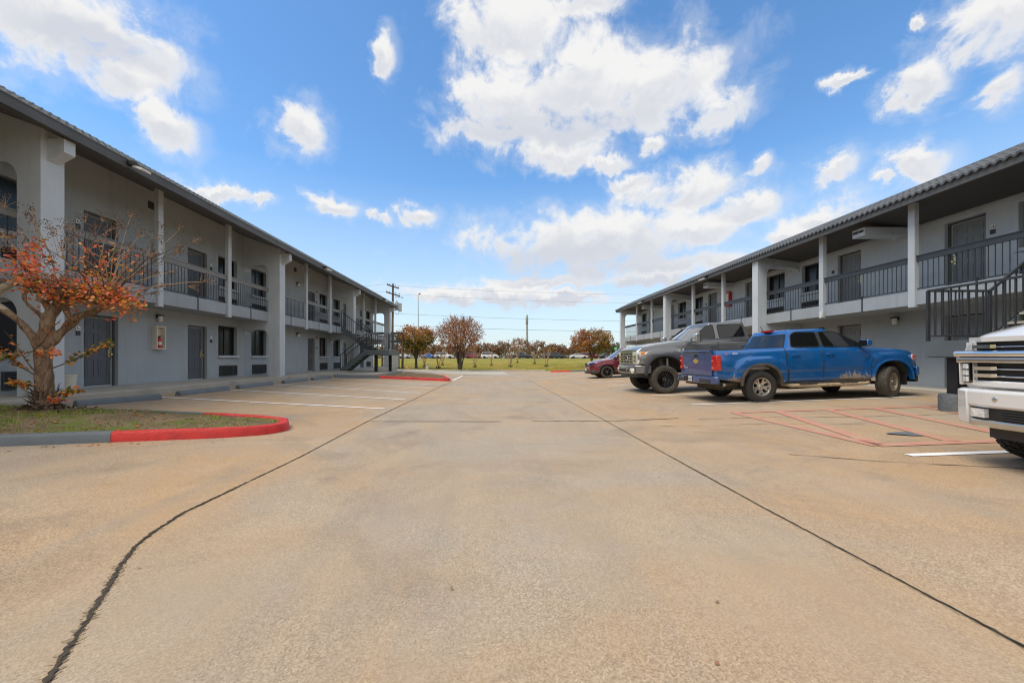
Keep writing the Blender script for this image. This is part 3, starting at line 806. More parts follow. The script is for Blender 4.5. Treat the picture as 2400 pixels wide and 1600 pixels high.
def wall_mesh(B, depth, fl, zlo, zhi):
    s, xw = B['s'], B['xw']; op = [o for o in openings(B) if o[5] == fl]
    zt_ = zhi
    ysb = sorted({Y0B, Y1B} | {o[0] for o in op} | {o[1] for o in op})
    zsb = sorted({zlo, zt_} | {o[2] for o in op} | {o[3] for o in op})
    mb = MB()
    for ya, yb in zip(ysb, ysb[1:]):
        for za, zb in zip(zsb, zsb[1:]):
            ym, zm = (ya + yb) / 2, (za + zb) / 2
            if any(o[0] < ym < o[1] and o[2] < zm < o[3] for o in op): continue
            q = [(s * xw, ya, za), (s * xw, yb, za), (s * xw, yb, zb), (s * xw, ya, zb)]
            mb.add(q, [(0, 1, 2, 3) if s < 0 else (3, 2, 1, 0)])
    for y0, y1, z0, z1, k, fl in op:
        a, b = s * xw, s * (xw + depth)
        mb.add([(a, y0, z0), (b, y0, z0), (b, y0, z1), (a, y0, z1)], [(0, 1, 2, 3)])
        mb.add([(a, y1, z0), (b, y1, z0), (b, y1, z1), (a, y1, z1)], [(3, 2, 1, 0)])
        mb.add([(a, y0, z1), (b, y0, z1), (b, y1, z1), (a, y1, z1)], [(0, 1, 2, 3)])
        mb.add([(a, y0, z0), (b, y0, z0), (b, y1, z0), (a, y1, z0)], [(3, 2, 1, 0)])
    # body behind the facade
    xa, xb = s * (xw + depth + 0.06), s * (xw + 8.5)
    mb.box((xa, Y0B + 0.01, zlo + 0.003), (xb, Y1B - 0.01, zt_ - 0.003))
    for y in (Y0B, Y1B):
        mb.box((s * (xw + 0.005), y, zlo + 0.002), (s * (xw + depth + 0.06), y + (0.25 if y == Y0B else -0.25), zt_ - 0.002))
    return mb

def pier_mesh(B, k, end=False):
    """an arched fin: a full-height outer pillar and an arched head over each walkway"""
    s, xp, xs, xw = B['s'], B['xp'], B['xs'], B['xw']
    y0 = PIER0 + PER * k + B['dp']; y1 = y0 + B['pw']
    def ztop(x): return B['zfas'] + (B['zsof'] - B['zfas']) * (x - B['xe']) / (xw - B['xe']) - 0.005
    mb = MB()
    mb.prism([(s * xp, 0.05), (s * xs, 0.05), (s * xs, ztop(xs)), (s * xp, ztop(xp))], 'y', y0, y1)
    for za, zt0, zt1 in ((B['arch0'], B['zs0'], B['zs0']), (B['arch1'], ztop(xs), ztop(xw))):
        r = 0.34
        pts = [(xs, zt0), (xs, za - r)]
        pts += [(xs + r * 0.9 * (1 - math.cos(t)), za - r + r * math.sin(t)) for t in axis(0, PI / 2, 8)[1:]]
        pts += [(xw - 0.42, za + 0.0)]
        pts += [(xw - 0.42 + 0.42 * math.sin(t), za - 0.02 - 0.16 * (1 - math.cos(t))) for t in axis(0, PI / 2, 6)[1:-1]]
        pts += [(xw - 0.03, za - 0.20), (xw, za - 0.24), (xw, zt1)]
        mb.prism([(s * x, z) for x, z in pts], 'y', y0 + 0.004, y1 - 0.004)
    return mb

def door_meshes(w, h, colour, s, flip):
    """six-panel door leaf in the local frame of its opening: x toward the room, y along the wall, z up"""
    leaf = MB()
    d0 = 0.0
    leaf.box((d0, 0.07, 0.02), (d0 + 0.045, w - 0.07, h - 0.07))
    cols = ((0.07 + 0.10, w / 2 - 0.05), (w / 2 + 0.05, w - 0.07 - 0.10))
    H = h - 0.09
    rows_ = ((0.13, 0.40), (0.46, 0.78), (0.835, 0.945))
    for a, b in cols:
        for p, q in rows_:
            z0, z1 = 0.02 + H * p, 0.02 + H * q
            t = 0.028
            # raised moulding frame and panel field
            for (ya, yb, za, zb) in ((a, b, z0, z0 + t), (a, b, z1 - t, z1), (a, a + t, z0 + t, z1 - t), (b - t, b, z0 + t, z1 - t)):
                leaf.box((d0 - 0.010, ya, za), (d0 + 0.002, yb, zb))
            leaf.box((d0 - 0.006, a + 0.06, z0 + 0.06), (d0 + 0.002, b - 0.06, z1 - 0.06))
    fr = MB()
    fr.box((-0.05, 0.0, 0.0), (0.05, 0.055, h)); fr.box((-0.05, w - 0.055, 0.0), (0.05, w, h)); fr.box((-0.05, 0.055, h - 0.055), (0.05, w - 0.055, h))
    st = MB()
    st.box((-0.012, 0.056, 0.0), (0.03, 0.070, h - 0.056)); st.box((-0.012, w - 0.070, 0.0), (0.03, w - 0.056, h - 0.056)); st.box((-0.012, 0.07, h - 0.070), (0.03, w - 0.07, h - 0.056))
    st.box((-0.02, 0.07, 0.0), (0.03, w - 0.07, 0.02))
    hd = MB(); yh = 0.14 if flip else w - 0.14
    hd.box((-0.022, yh - 0.03, 0.80), (-0.001, yh + 0.03, 1.02)); hd.lathe([(0.0, 0), (0.014, 0), (0.014, -0.05), (0.028, -0.052), (0.028, -0.08), (0.0, -0.08)], (-0.02, yh, 0.88), 'x', 10)
    hd.lathe([(0.0, -0.02), (0.026, -0.02), (0.026, 0), (0, 0)], (-0.02, yh, 1.06), 'x', 10)
    def flipx(mb):
        if s < 0:
            mb.v = [(-x, y, z) for x, y, z in mb.v]; mb.f = [f[::-1] for f in mb.f]
        return mb
    return flipx(leaf), flipx(fr), flipx(st), flipx(hd)

def window_meshes(w, h, s):
    gl = MB().box((0.02, 0.04, 0.04), (0.035, w - 0.04, h - 0.04))
    fr = MB()
    for a, b in (((-0.02, 0, 0), (0.04, 0.04, h)), ((-0.02, w - 0.04, 0), (0.04, w, h)), ((-0.02, 0.04, 0), (0.04, w - 0.04, 0.04)), ((-0.02, 0.04, h - 0.04), (0.04, w - 0.04, h)), ((-0.005, w / 2 - 0.02, 0.04), (0.035, w / 2 + 0.02, h - 0.04))): fr.box(a, b)
    sl_ = MB().box((-0.235, -0.04, -0.085), (0.0, w + 0.04, -0.002))
    for m in (gl, fr, sl_):
        if s < 0: m.v = [(-x, y, z) for x, y, z in m.v]; m.f = [f[::-1] for f in m.f]
    return gl, fr, sl_

def ac_mesh(w, h, s):
    mb = MB(); mb.box((0, 0, 0), (0.012, w, h))
    for a, b in (((-0.045, 0, 0), (0, 0.025, h)), ((-0.045, w - 0.025, 0), (0, w, h)), ((-0.045, 0.025, 0), (0, w - 0.025, 0.025)), ((-0.045, 0.025, h - 0.025), (0, w - 0.025, h))): mb.box(a, b)
    n = 11
    for i in range(n):
        z = 0.04 + (h - 0.08) * i / (n - 1)
        mb.bar((-0.022, 0.025, z), (-0.022, w - 0.025, z), 0.03, 0.012, 0, (0.5, 0, 1))
    mb.box((-0.04, w * 0.34, 0.025), (-0.005, w * 0.35, h - 0.025)); mb.box((-0.04, w * 0.67, 0.025), (-0.005, w * 0.68, h - 0.025))
    if s < 0: mb.v = [(-x, y, z) for x, y, z in mb.v]; mb.f = [f[::-1] for f in mb.f]
    return mb

def roof_mesh(B):
    s, xe = B['s'], B['xe']
    mb = MB(); step = 0.17
    n = int((Y1B + 0.35 - (Y0B - 0.35)) / (step / 6))
    if s < 0: x0, z0, run, pit = xe + 0.0, 5.925, 1.25, 0.62
    else: x0, z0, run, pit = xe - 0.05, 5.515, 1.57, 0.50
    yA, yB = Y0B - 0.35, Y1B + 0.40
    rows = []
    courses = [0.0, 0.34, 0.345, 0.70, 0.705, 1.05, 1.055, run]
    lift = [0.0, 0.0, 0.022, 0.0, 0.022, 0.0, 0.022, 0.0]
    for c, lf in zip(courses, lift):
        row = []
        for i in range(n + 1):
            y = yA + (yB - yA) * i / n
            ph = 2 * PI * y / step
            a = 0.028 * math.cos(ph)
            if c > 0.9 * run: a *= 0.4
            hip = max(0.0, c - max(0.0, min(yB - y, y - yA)))
            x, zz = x0 + c, z0 + (c - hip) * pit + a + lf
            row.append((s * x, y, zz))
        rows.append(row)
    # thick eave lip of the tiles
    lip = [(p[0], p[1], p[2] - 0.05) for p in rows[0]]
    back = [(p[0] + s * 0.25, p[1], p[2] - 0.05) for p in rows[0]]
    mb.grid([back, lip] + rows, flip=s > 0)
    zt_ = z0 + run * pit
    # the flat deck behind the tiled slope
    mb.add([(s * (x0 + run - 0.1), yA + run, zt_ - 0.05), (s * (B['xw'] + 9), yA + run, zt_ - 0.02), (s * (B['xw'] + 9), yB - run, zt_ - 0.02), (s * (x0 + run - 0.1), yB - run, zt_ - 0.05)], [(0, 1, 2, 3)])
    # end slopes
    for yy, sg in ((yA, 1), (yB, -1)):
        mb.add([(s * x0, yy, z0), (s * (B['xw'] + 9), yy, z0), (s * (B['xw'] + 9), yy + sg * run, zt_), (s * (x0 + run), yy + sg * run, zt_)], [(0, 1, 2, 3)])
    return mb

def flip_s(mb, s):
    if s < 0: mb.v = [(-x, y, z) for x, y, z in mb.v]; mb.f = [f[::-1] for f in mb.f]
    return mb

def motel(B, label, stair_gap):
    s, xw, xs, xp, xe = B['s'], B['xw'], B['xs'], B['xp'], B['xe']
    g = thing('motel_block', label, 'building', (s * (xw + 4), 17.4, 0.37))
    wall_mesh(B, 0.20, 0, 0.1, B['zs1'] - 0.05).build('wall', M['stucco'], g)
    wall_mesh(B, 0.20, 1, B['zs1'] - 0.05, B['zsof'] + 0.02).build('wall', M['stucco' if s < 0 else 'stucco_light'], g)  # right upper wall: same paint made paler to stand in for stronger light
    # base slab of the upper walkway
    MB().box((s * xs, Y0B, B['zs0']), (s * xw, Y1B, B['zs1'])).build('balcony_slab', M['slab'], g)
    # roof, soffit and eave
    rf = roof_mesh(B).build('roof', M['tile'] if s < 0 else M['tile_dark'], g, smooth=50)
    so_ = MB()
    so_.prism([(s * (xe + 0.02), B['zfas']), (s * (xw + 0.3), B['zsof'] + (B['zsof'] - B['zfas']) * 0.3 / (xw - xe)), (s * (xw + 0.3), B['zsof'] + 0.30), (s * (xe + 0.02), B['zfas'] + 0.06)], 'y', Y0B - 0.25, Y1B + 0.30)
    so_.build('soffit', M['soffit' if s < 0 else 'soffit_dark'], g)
    if s < 0:
        fa = MB().box((s * (xe - 0.045), Y0B - 0.36, 5.715), (s * (xe + 0.015), Y1B + 0.42, 5.90))
        fa.box((s * (xe - 0.055), Y0B - 0.36, 5.90), (s * (xe - 0.035), Y1B + 0.42, 5.925))
        fa.box((s * (xe - 0.04), Y1B + 0.36, 5.70), (s * (xw + 9), Y1B + 0.42, 5.90))
        fa.build('fascia', M['fascia'], g)
    else:
        fa = MB().box((s * (xe + 0.0), Y0B - 0.30, 5.30), (s * (xe + 0.07), Y1B + 0.36, 5.49))
        fa.box((s * (xe + 0.0), Y1B + 0.30, 5.30), (s * (xw + 9), Y1B + 0.36, 5.50))
        fa.build('fascia', M['fascia'], g)
        MB().box((s * (xw - 0.03), Y0B, 5.10), (s * xw, Y1B, 5.19)).build('wall_cornice', M['stucco_light'], g)
    # piers
    for k in range(-1, 4):
        p = pier_mesh(B, k).build('pier', M['stucco_light'] if s < 0 else M['stucco_light'], g, smooth=20)
        y0 = PIER0 + PER * k + B['dp']
        if s < 0:
            br = MB().prism([(s * (xp + 0.0), 5.26), (s * (xe + 0.10), 5.44), (s * (xe + 0.10), 5.715), (s * (xp + 0.0), 5.715)], 'y', y0 + 0.12, y0 + 0.34)
            br.build('bracket', M['stucco_light'], p)
        else:
            MB().box((s * (xp + 0.42), y0 - 0.02 + 0.10, 5.05), (s * (xw - 0.3), y0 + 0.35, 5.27)).build('bracket', M['soffit_dark'], p)
    # posts and rails
    def zsof(x): return B['zfas'] + (B['zsof'] - B['zfas']) * (x - xe) / (xw - xe)
    for k in range(-1, 3):
        b = PIER0 + PER * k + B['dp']
        d_ = B['dq']
        for q in (3.36 + d_, 6.38 + d_):
            po = MB().box((s * (xs - 0.055), b + q, B['post_lo']), (s * (xs + 0.075), b + q + 0.18, zsof(xs) + 0.005))
            po = bevel_obj(po.build('post', M['post'], g), 0.008)
            if s > 0 and (k, q > 5) in ((1, False), (0, True)):
                MB().box((s * (xs - 0.12), b + q - 0.02, B['zs0'] - 0.03), (s * (xs - 0.056), b + q + 0.07, B['zs0'] + 0.16)).build('junction_box', M['whiteplastic'], po)
        for ya, yb in ((b + B['pw'], b + 3.36 + d_), (b + 3.54 + d_, b + 6.38 + d_), (b + 6.56 + d_, b + PER)):
            if stair_gap and ya < stair_gap[0] < yb: yb = stair_gap[0]
            br = MB(); n = max(2, int((yb - ya) / 0.128))
            x = xs + 0.03
            z0, z1 = B['zs1'] + 0.05, B['rail'][0]
            br.box((s * (x - 0.012), ya, z0 - 0.012), (s * (x + 0.012), yb, z0 + 0.012))
            for i in range(1, n):
                y = ya + (yb - ya) * i / n
                br.box((s * (x - 0.0065), y - 0.0065, z0 + 0.012), (s * (x + 0.0065), y + 0.0065, z1))
            ym = (ya + yb) / 2
            br.box((s * (xs - 0.014), ym - 0.02, B['zs0']), (s * (xs - 0.001), ym + 0.02, z0 + 0.03))
            br.box((s * (xs - 0.014), ym - 0.012, z0), (s * (x + 0.01), ym + 0.012, z0 + 0.02))
            ra = br.build('railing', M['iron'], g)
            tr = MB().box((s * (xs - 0.005), ya, B['rail'][0]), (s * (xs + 0.05), yb, B['rail'][1]))
            tr.box((s * (xs - 0.02), ya, B['rail'][1]), (s * (xs + 0.085), yb, B['rail'][1] + 0.025))
            tr.build('top_rail', M['rail_light'] if s < 0 else M['rail_dark'], ra)
    # doors, windows, air conditioners
    meshes = {}
    off = ABS[g.name]
    def loc(x, y, z): return (x - off[0], y - off[1], z - off[2])
    for y0, y1, z0, z1, kind, fl in openings(B):
        w, h = y1 - y0, z1 - z0
        key = (kind, fl)
        if kind.startswith('door'):
            if key not in meshes:
                lf, fr, st, hd = door_meshes(w, h, None, s, kind == 'door2' and s > 0)
                dm = M['door'] if s < 0 else M['door_r']
                meshes[key] = (lf.mesh('door', dm), fr.mesh('door_frame', M['doorframe']), st.mesh('weather_strip', M['strip']), hd.mesh('handle', M['brass'], smooth=40))
            m = meshes[key]
            d = link('door', m[0], g, loc(s * (xw + 0.15), y0, z0))
            for nm, me in zip(('door_frame', 'weather_strip', 'handle'), m[1:]): link(nm, me, d, (0, 0, 0))
        else:
            if key not in meshes:
                gl, fr, sl_ = window_meshes(w, h, s); A = B['ac%d' % fl]
                meshes[key] = (gl.mesh('window', M['winglass']), fr.mesh('window_frame', M['bronze']), sl_.mesh('sill', M['stucco_light']), ac_mesh(1.05, A[1] - A[0], s).mesh('air_conditioner', M['vent']))
            m = meshes[key]
            d = link('window', m[0], g, loc(s * (xw + 0.15), y0, z0))
            link('window_frame', m[1], d, (0, 0, 0))
            link('sill', m[2], d, (0, 0, 0), None)
            link('air_conditioner', m[3], g, loc(s * (xw - 0.004), y0 + w / 2 - 0.525, B['ac%d' % fl][0]))
    # wall lamps, sensors, room signs, louvres
    def lamp(y, z, x=xw):
        mb = MB(); mb.box((-0.10, -0.06, 0.03), (-0.002, 0.06, 0.12)); mb.box((-0.17, -0.07, 0.09), (-0.02, 0.07, 0.125))
        o = flip_s(mb, s).mesh('wall_lamp', M['black']); o = link('wall_lamp', o, g, loc(s * x, y, z))
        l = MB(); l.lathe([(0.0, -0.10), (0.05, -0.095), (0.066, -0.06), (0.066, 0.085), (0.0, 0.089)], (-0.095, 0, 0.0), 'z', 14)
        link('lamp_glass', flip_s(l, s).mesh('lamp_glass', M['lampglass'], smooth=40), o, (0, 0, 0))
    def sign(y, z):
        mb = MB(); mb.box((-0.014, -0.055, 0.02), (-0.002, 0.055, 0.14))
        o = link('room_sign', flip_s(mb, s).mesh('room_sign', M['whiteplastic']), g, loc(s * xw, y, z))
        b_ = MB(); b_.box((-0.014, -0.055, -0.10), (-0.002, 0.055, 0.018)); b_.box((-0.018, -0.03, 0.06), (-0.014, -0.012, 0.11)); b_.box((-0.018, 0.004, 0.06), (-0.014, 0.03, 0.075))
        link('sign_text_panel', flip_s(b_, s).mesh('sign_text_panel', M['bronze']), o, (0, 0, 0))
    for k in range(-1, 3):
        b = PIER0 + PER * k
        for fl in (0, 1):
            dz = 0 if fl == 0 else B['zs1'] - B['z0']
            lamp(b + 4.66, B['z0'] + 2.02 + dz)
            sign(b + 2.22, B['z0'] + 1.46 + dz); sign(b + 7.08, B['z0'] + 1.46 + dz)
        if s < 0:
            mb = MB().box((-0.02, -0.13, -0.11), (-0.001, 0.13, 0.11))
            for i in range(5): mb.box((-0.032, -0.12, -0.09 + 0.04 * i), (-0.02, 0.12, -0.07 + 0.04 * i))
            link('vent', flip_s(mb, s).mesh('vent', M['vent']), g, loc(s * xw, b + 4.45, 5.98))
            if k >= 1:
                mb = MB().lathe([(0.0, -0.05), (0.05, -0.05), (0.055, -0.01), (0.055, -0.001)], (0, 0, 0), 'x', 14)
                link('alarm_bell', flip_s(mb, s).mesh('alarm_bell', M['redbox']), g, loc(s * xw, b + 7.1, B['zs1'] + 2.02))
                link('alarm_bell', bpy.data.objects['alarm_bell'].data if 'alarm_bell' in bpy.data.objects else mb.mesh('alarm_bell', M['redbox']), g, loc(s * xw, b + 7.1, B['z0'] + 2.02))
        else:
            mb = MB().box((s * 11.38, b + 4.2, 4.99), (s * xw, b + 4.62, 5.235)); o = mb.build('boxed_duct', M['stucco_light'], g)
            v = MB()
            for i in (0, 1): v.box((s * 11.365, b + 4.24 + 0.19 * i, 5.10), (s * 11.38, b + 4.40 + 0.19 * i, 5.17))
            v.build('duct_slot', M['black'], o)
    # floodlights under the eave
    for y, ex in ((9.5, 0), (20.4, 0), (31.5, 0)) if s < 0 else ((20.6, 0), (29.4, 0)):
        mb = MB(); x = xe - 0.05 if s < 0 else xe - 0.02; z = 5.80 if s < 0 else 5.36
        mb.box((s * (x - 0.16), y - 0.05, z - 0.02), (s * x, y + 0.06, z + 0.07))
        o = mb.build('floodlight', M['black'], g)
        h = MB(); h.bar((s * (x - 0.10), y + 0.12, z - 0.03), (s * (x - 0.32), y + 0.12, z - 0.10), 0.26, 0.05)
        h.build('floodlight_head', M['whiteplastic'], o)
    return g

LB = motel(LEFT, 'long two-storey grey motel block on the left with arched piers and pale bracket ends', (25.35, 26.4))
RB = motel(RIGHT, 'two-storey grey motel block on the right behind the pickups, with charcoal balcony rails', (6.72, 7.75))

def extinguisher(loc, s, label):
    g = thing('fire_extinguisher', label, 'extinguisher', loc, world=False)
    mb = MB(); mb.lathe([(0.0, 0.0), (0.055, 0.0), (0.062, 0.02), (0.062, 0.26), (0.045, 0.31), (0.02, 0.33), (0.02, 0.35), (0, 0.35)], (0, 0, 0), 'z', 16); mb.build('cylinder', M['redbox'], g, 50)
    mb = MB(); mb.lathe([(0.0635, 0.10), (0.0635, 0.20)], (0, 0, 0), 'z', 16); mb.build('paper_band', M['whiteplastic'], g, 50)
    mb = MB(); mb.box((-0.02, -0.02, 0.345), (0.02, 0.02, 0.37)); mb.box((-0.012, -0.02, 0.37), (0.012, 0.08, 0.385)); mb.tube([(0, 0, 0.36), (0, -0.06, 0.35), (0, -0.08, 0.25), (0, -0.075, 0.1)], 0.01, 6); mb.build('valve', M['black'], g)

def cabinet(s, xw, y, z, h, w, m, label, deep=0.09, back=None):
    """open-fronted surface box on a wall"""
    g = thing('extinguisher_cabinet', label, 'cabinet', (s * xw, y, z))
    x0, x1 = s * (xw - deep), s * (xw - 0.002)
    mb = MB(); t = 0.035
    mb.box((x0, y - w / 2, z), (x1, y - w / 2 + t, z + h)); mb.box((x0, y + w / 2 - t, z), (x1, y + w / 2, z + h))
    mb.box((x0, y - w / 2 + t, z), (x1, y + w / 2 - t, z + t)); mb.box((x0, y - w / 2 + t, z + h - t), (x1, y + w / 2 - t, z + h))
    mb.build('cabinet_frame', m, g)
    MB().box((s * (xw - 0.012), y - w / 2 + t, z + t), (x1, y + w / 2 - t, z + h - t)).build('cabinet_back', back or M['cream'], g)
    return g
cabinet(-1, LW, 12.74, 1.50, 0.73, 0.36, M['cream'], 'cream open cabinet holding a red extinguisher on the left block\'s ground-floor wall', 0.15)
extinguisher((-LW + 0.082, 12.74, 1.54), -1, 'small red extinguisher with white paper band inside the cream wall cabinet')
cabinet(-1, LW, 12.74, 4.20, 0.70, 0.34, M['cream'], 'cream cabinet on the left block\'s upper wall, half hidden by a balcony post', 0.12)
g = thing('extinguisher_cabinet', 'tall red fire cabinet on the right block\'s upper wall beside a balcony post', 'cabinet', (RW, 21.78, 4.0))
MB().box((RW - 0.16, 21.62, 4.02), (RW - 0.002, 21.95, 4.80)).build('cabinet_body', M['redbox'], g)
MB().box((RW - 0.172, 21.68, 4.10), (RW - 0.16, 21.89, 4.72)).build('cabinet_window', M['signwhite'], g)
bin_ = MB(); bin_.lathe([(0.0, 0.0), (0.14, 0.0), (0.17, 0.36), (0.18, 0.36), (0.18, 0.39), (0.15, 0.39), (0.13, 0.03), (0.0, 0.03)], (0, 0, 0), 'z', 20)
o = bin_.build('waste_bin', M['cream'], smooth=40); o.location = (-9.95, 9.35, 0.447); tag(o, 'small beige bin standing on the left walkway beyond the tree', 'bin')

# ------------------------------------------------------------------ stairs
def stair(s, label, xo, xi, xb, xt, ya, ym, yb, zl_, zb, zt_, cols, footing, slabcol):
    """dog-leg stair: lower flight xi->xb (ya..ym), landing xo..xi (ya..yb), upper flight xi->xt (ym..yb)"""
    g = thing('outdoor_stair', label, 'stairs', (s * xi, (ya + yb) / 2, zb))
    ld = MB(); ld.box((s * xo, ya, zl_ - 0.30), (s * (xo + 0.06), yb, zl_)); ld.box((s * (xi - 0.06), ya + 0.06, zl_ - 0.30), (s * xi, yb - 0.06, zl_ - 0.06))
    ld.box((s * (xo + 0.06), ya, zl_ - 0.30), (s * xi, ya + 0.06, zl_)); ld.box((s * (xo + 0.06), yb - 0.06, zl_ - 0.30), (s * xi, yb, zl_))
    ld.box((s * (xo + 0.06), ya + 0.06, zl_ - 0.06), (s * xi, yb - 0.06, zl_ - 0.002))
    ld.box((s * (xo + 0.03), ya + 0.03, zl_ - 0.315), (s * (xi - 0.03), yb - 0.03, zl_ - 0.30))
    ld.build('landing', M[slabcol], g)
    def flight(x0, z0, x1, z1, y0, y1):
        n = max(4, int(round(abs(z1 - z0) / 0.18)))
        for y in (y0 + 0.03, y1 - 0.03):
            MB().bar((s * x0, y, z0 - 0.10), (s * x1, y, z1 - 0.10), 0.055, 0.27).build('stringer', M[slabcol], g)
        tr = MB()
        for i in range(1, n):
            t = i / n; x = x0 + (x1 - x0) * t; z = z0 + (z1 - z0) * t
            tr.box((s * (x - 0.15), y0 + 0.06, z - 0.045), (s * (x + 0.15), y1 - 0.06, z))
        tr.build('step', M['walk'], g)
    flight(xb, zb, xi, zl_, ya, ym - 0.02); flight(xi, zl_, xt, zt_, ym + 0.02, yb)
    H = 0.98; done = set()
    def rail(pts, gap=0.125, posts=True):
        mb = MB()
        for p, q in zip(pts, pts[1:]):
            p, q = Vector(p), Vector(q)
            mb.bar(p + Vector((0, 0, H)), q + Vector((0, 0, H)), 0.04, 0.04); mb.bar(p + Vector((0, 0, 0.10)), q + Vector((0, 0, 0.10)), 0.022, 0.022)
            n = max(1, int((q - p).xy.length / gap))
            for i in range(1, n):
                c = p + (q - p) * i / n
                mb.bar(c + Vector((0, 0, 0.11)), c + Vector((0, 0, H - 0.02)), 0.018, 0.018)
            for c in (p, q):
                k_ = tuple(round(v, 2) for v in c)
                if k_ in done: continue
                done.add(k_); mb.bar(c + Vector((0, 0, -0.02)), c + Vector((0, 0, H)), 0.045, 0.045)
        mb.build('railing', M['iron'], g)
    e = 0.03
    rail([(s * xb, ya + e, zb), (s * xi, ya + e, zl_)]); rail([(s * xb, ym - 0.05, zb), (s * xi, ym - 0.05, zl_)])
    rail([(s * xi, ya + e, zl_), (s * (xo + e), ya + e, zl_)]); rail([(s * (xo + e), ya + e, zl_), (s * (xo + e), yb - e, zl_)]); rail([(s * (xo + e), yb - e, zl_), (s * xi, yb - e, zl_)])
    rail([(s * xi, yb - e, zl_), (s * xt, yb - e, zt_)]); rail([(s * xi, ym + 0.05, zl_), (s * xt, ym + 0.05, zt_)])
    for cx, cy in cols:
        zb_ = zg(s * cx, cy)
        c = MB().box((s * cx - 0.09, cy - 0.09, zb_), (s * cx + 0.09, cy + 0.09, zl_ - 0.316)).build('column', M['black'], g)
        f = MB()
        if footing: f.lathe([(0.0, -0.03), (0.245, -0.03), (0.25, 0.27), (0.235, 0.32), (0.0, 0.325)], (s * cx, cy, zb_), 'z', 9)
        else: f.box((s * cx - 0.14, cy - 0.14, zb_), (s * cx + 0.14, cy + 0.14, zb_ + 0.12 + 0.36 * 0))
        f.build('footing', M['block'], c, 50 if footing else None)
    return g
stair(-1, 'grey steel dog-leg stair with dark railings by the left block\'s far end', 6.33, 7.7, 9.28, 9.63, 24.25, 25.3, 26.7, 1.72, 0.44, 3.19, ((7.25, 24.75), (6.75, 26.2)), False, 'steel_grey')
stair(1, 'grey stair landing with black railings behind the white truck\'s bonnet', 8.42, 9.65, 11.35, 11.46, 5.55, 6.68, 7.83, 1.545, 0.33, 3.05, ((8.72, 7.55), (8.72, 5.85)), True, 'steel_grey')
# ------------------------------------------------------------------ vehicles (local frame: x forward, y left, z up)
def tab(pts, sm=0.05):
    def lin(x):
        if x <= pts[0][0]: return pts[0][1]
        for (a, va), (b, vb) in zip(pts, pts[1:]):
            if x <= b: return va + (vb - va) * (x - a) / (b - a)
        return pts[-1][1]
    def f(x): return sum(lin(x + sm * k) for k in (-1, -0.5, 0, 0.5, 1)) / 5
    return f

SECT = [(0.0, 0.0), (0.55, 0.0), (0.84, 0.0), (0.93, 0.02), (0.962, 0.06), (0.978, 0.13), (0.982, 0.21), (0.982, 0.28), (0.985, 0.34), (0.998, 0.38), (1.0, 0.45), (1.002, 0.53), (1.003, 0.61),
        (1.0, 0.68), (0.990, 0.74), (0.986, 0.79), (0.980, 0.84), (0.971, 0.885), (0.960, 0.925), (0.945, 0.958), (0.925, 0.98), (0.895, 0.994), (0.85, 1.0)]

def lower_body(S, step=0.05):
    w, zb, zt_, cr = S['w'], S['zb'], S['zt'], S['crown']
    xs_ = sorted(set([round(v, 4) for v in axis(S['x0'], S['x1'], max(8, int((S['x1'] - S['x0']) / step)))] + S.get('cuts', [])))
    rows = []
    for x in xs_:
        half = []
        W, a, b = w(x), zb(x), zt_(x)
        for fy, fz in SECT:
            y, z = W * fy, a + (b - a) * fz
            if fz > 0.03 and fz < 0.97:
                for ax_, az_, Ra, B in S.get('bulge', ()):
                    d = (abs(x - ax_) ** 3.2 + abs(max(0, z - az_)) ** 3.2) ** (1 / 3.2)
                    y += B * (1 - smooth01((d - Ra) / S.get('bw', 0.11))) * smooth01((fz - 0.03) / 0.1)
            half.append((y, z))
        for fy, k in ((0.6, 0.55), (0.3, 0.9), (0.0, 1.0)): half.append((W * fy, b + cr(x) * k))
        ring = half + [(-y, z) for y, z in half[-2:0:-1]]
        rows.append([(x, y, z) for y, z in ring])
    mb = MB(); mb.grid(rows, close_v=True, flip=True)
    n = len(rows[0])
    mb.add(rows[0], [tuple(range(n))]); mb.add(rows[-1], [tuple(range(n))[::-1]])
    return mb

def carve(mb, cutters, mats):
    """boolean-subtract the cutter meshes from a body"""
    me = mb.mesh('body', mats)
    bm = bmesh.new(); bm.from_mesh(me); bmesh.ops.remove_doubles(bm, verts=bm.verts, dist=1e-5); bmesh.ops.recalc_face_normals(bm, faces=bm.faces); bm.to_mesh(me); bm.free()
    o = bpy.data.objects.new('body_tmp', me); COL.objects.link(o)
    tmp = []
    for i, c in enumerate(cutters):
        cm = c.mesh('cut', [])
        bm = bmesh.new(); bm.from_mesh(cm); bmesh.ops.recalc_face_normals(bm, faces=bm.faces); bm.to_mesh(cm); bm.free()
        co = bpy.data.objects.new('cut', cm); COL.objects.link(co); tmp.append(co)
        md = o.modifiers.new('cut', 'BOOLEAN'); md.operation = 'DIFFERENCE'; md.object = co; md.solver = 'EXACT'
    dg = bpy.context.evaluated_depsgraph_get()
    out = bpy.data.meshes.new_from_object(o.evaluated_get(dg))
    for t in tmp + [o]:
        m_ = t.data; bpy.data.objects.remove(t); bpy.data.meshes.remove(m_)
    return out

def cyl_y(cx, cz, r, y0, y1, n=40):
    mb = MB(); mb.prism([(cx + r * math.cos(2 * PI * k / n), cz + r * math.sin(2 * PI * k / n)) for k in range(n)], 'y', y0, y1)
    return mb

def arch_cut(cx, cz, r, y0, y1):
    """wheel-arch cutter: a rounded arch open downward"""
    pts = [(cx + r * 1.02, -0.2), ] + [(cx + r * (abs(math.cos(t)) ** 0.82) * (1 if math.cos(t) >= 0 else -1), cz + r * math.sin(t) ** 0.92) for t in axis(0, PI, 28)] + [(cx - r * 1.02, -0.2)]
    mb = MB(); mb.prism(pts, 'y', y0, y1); return mb

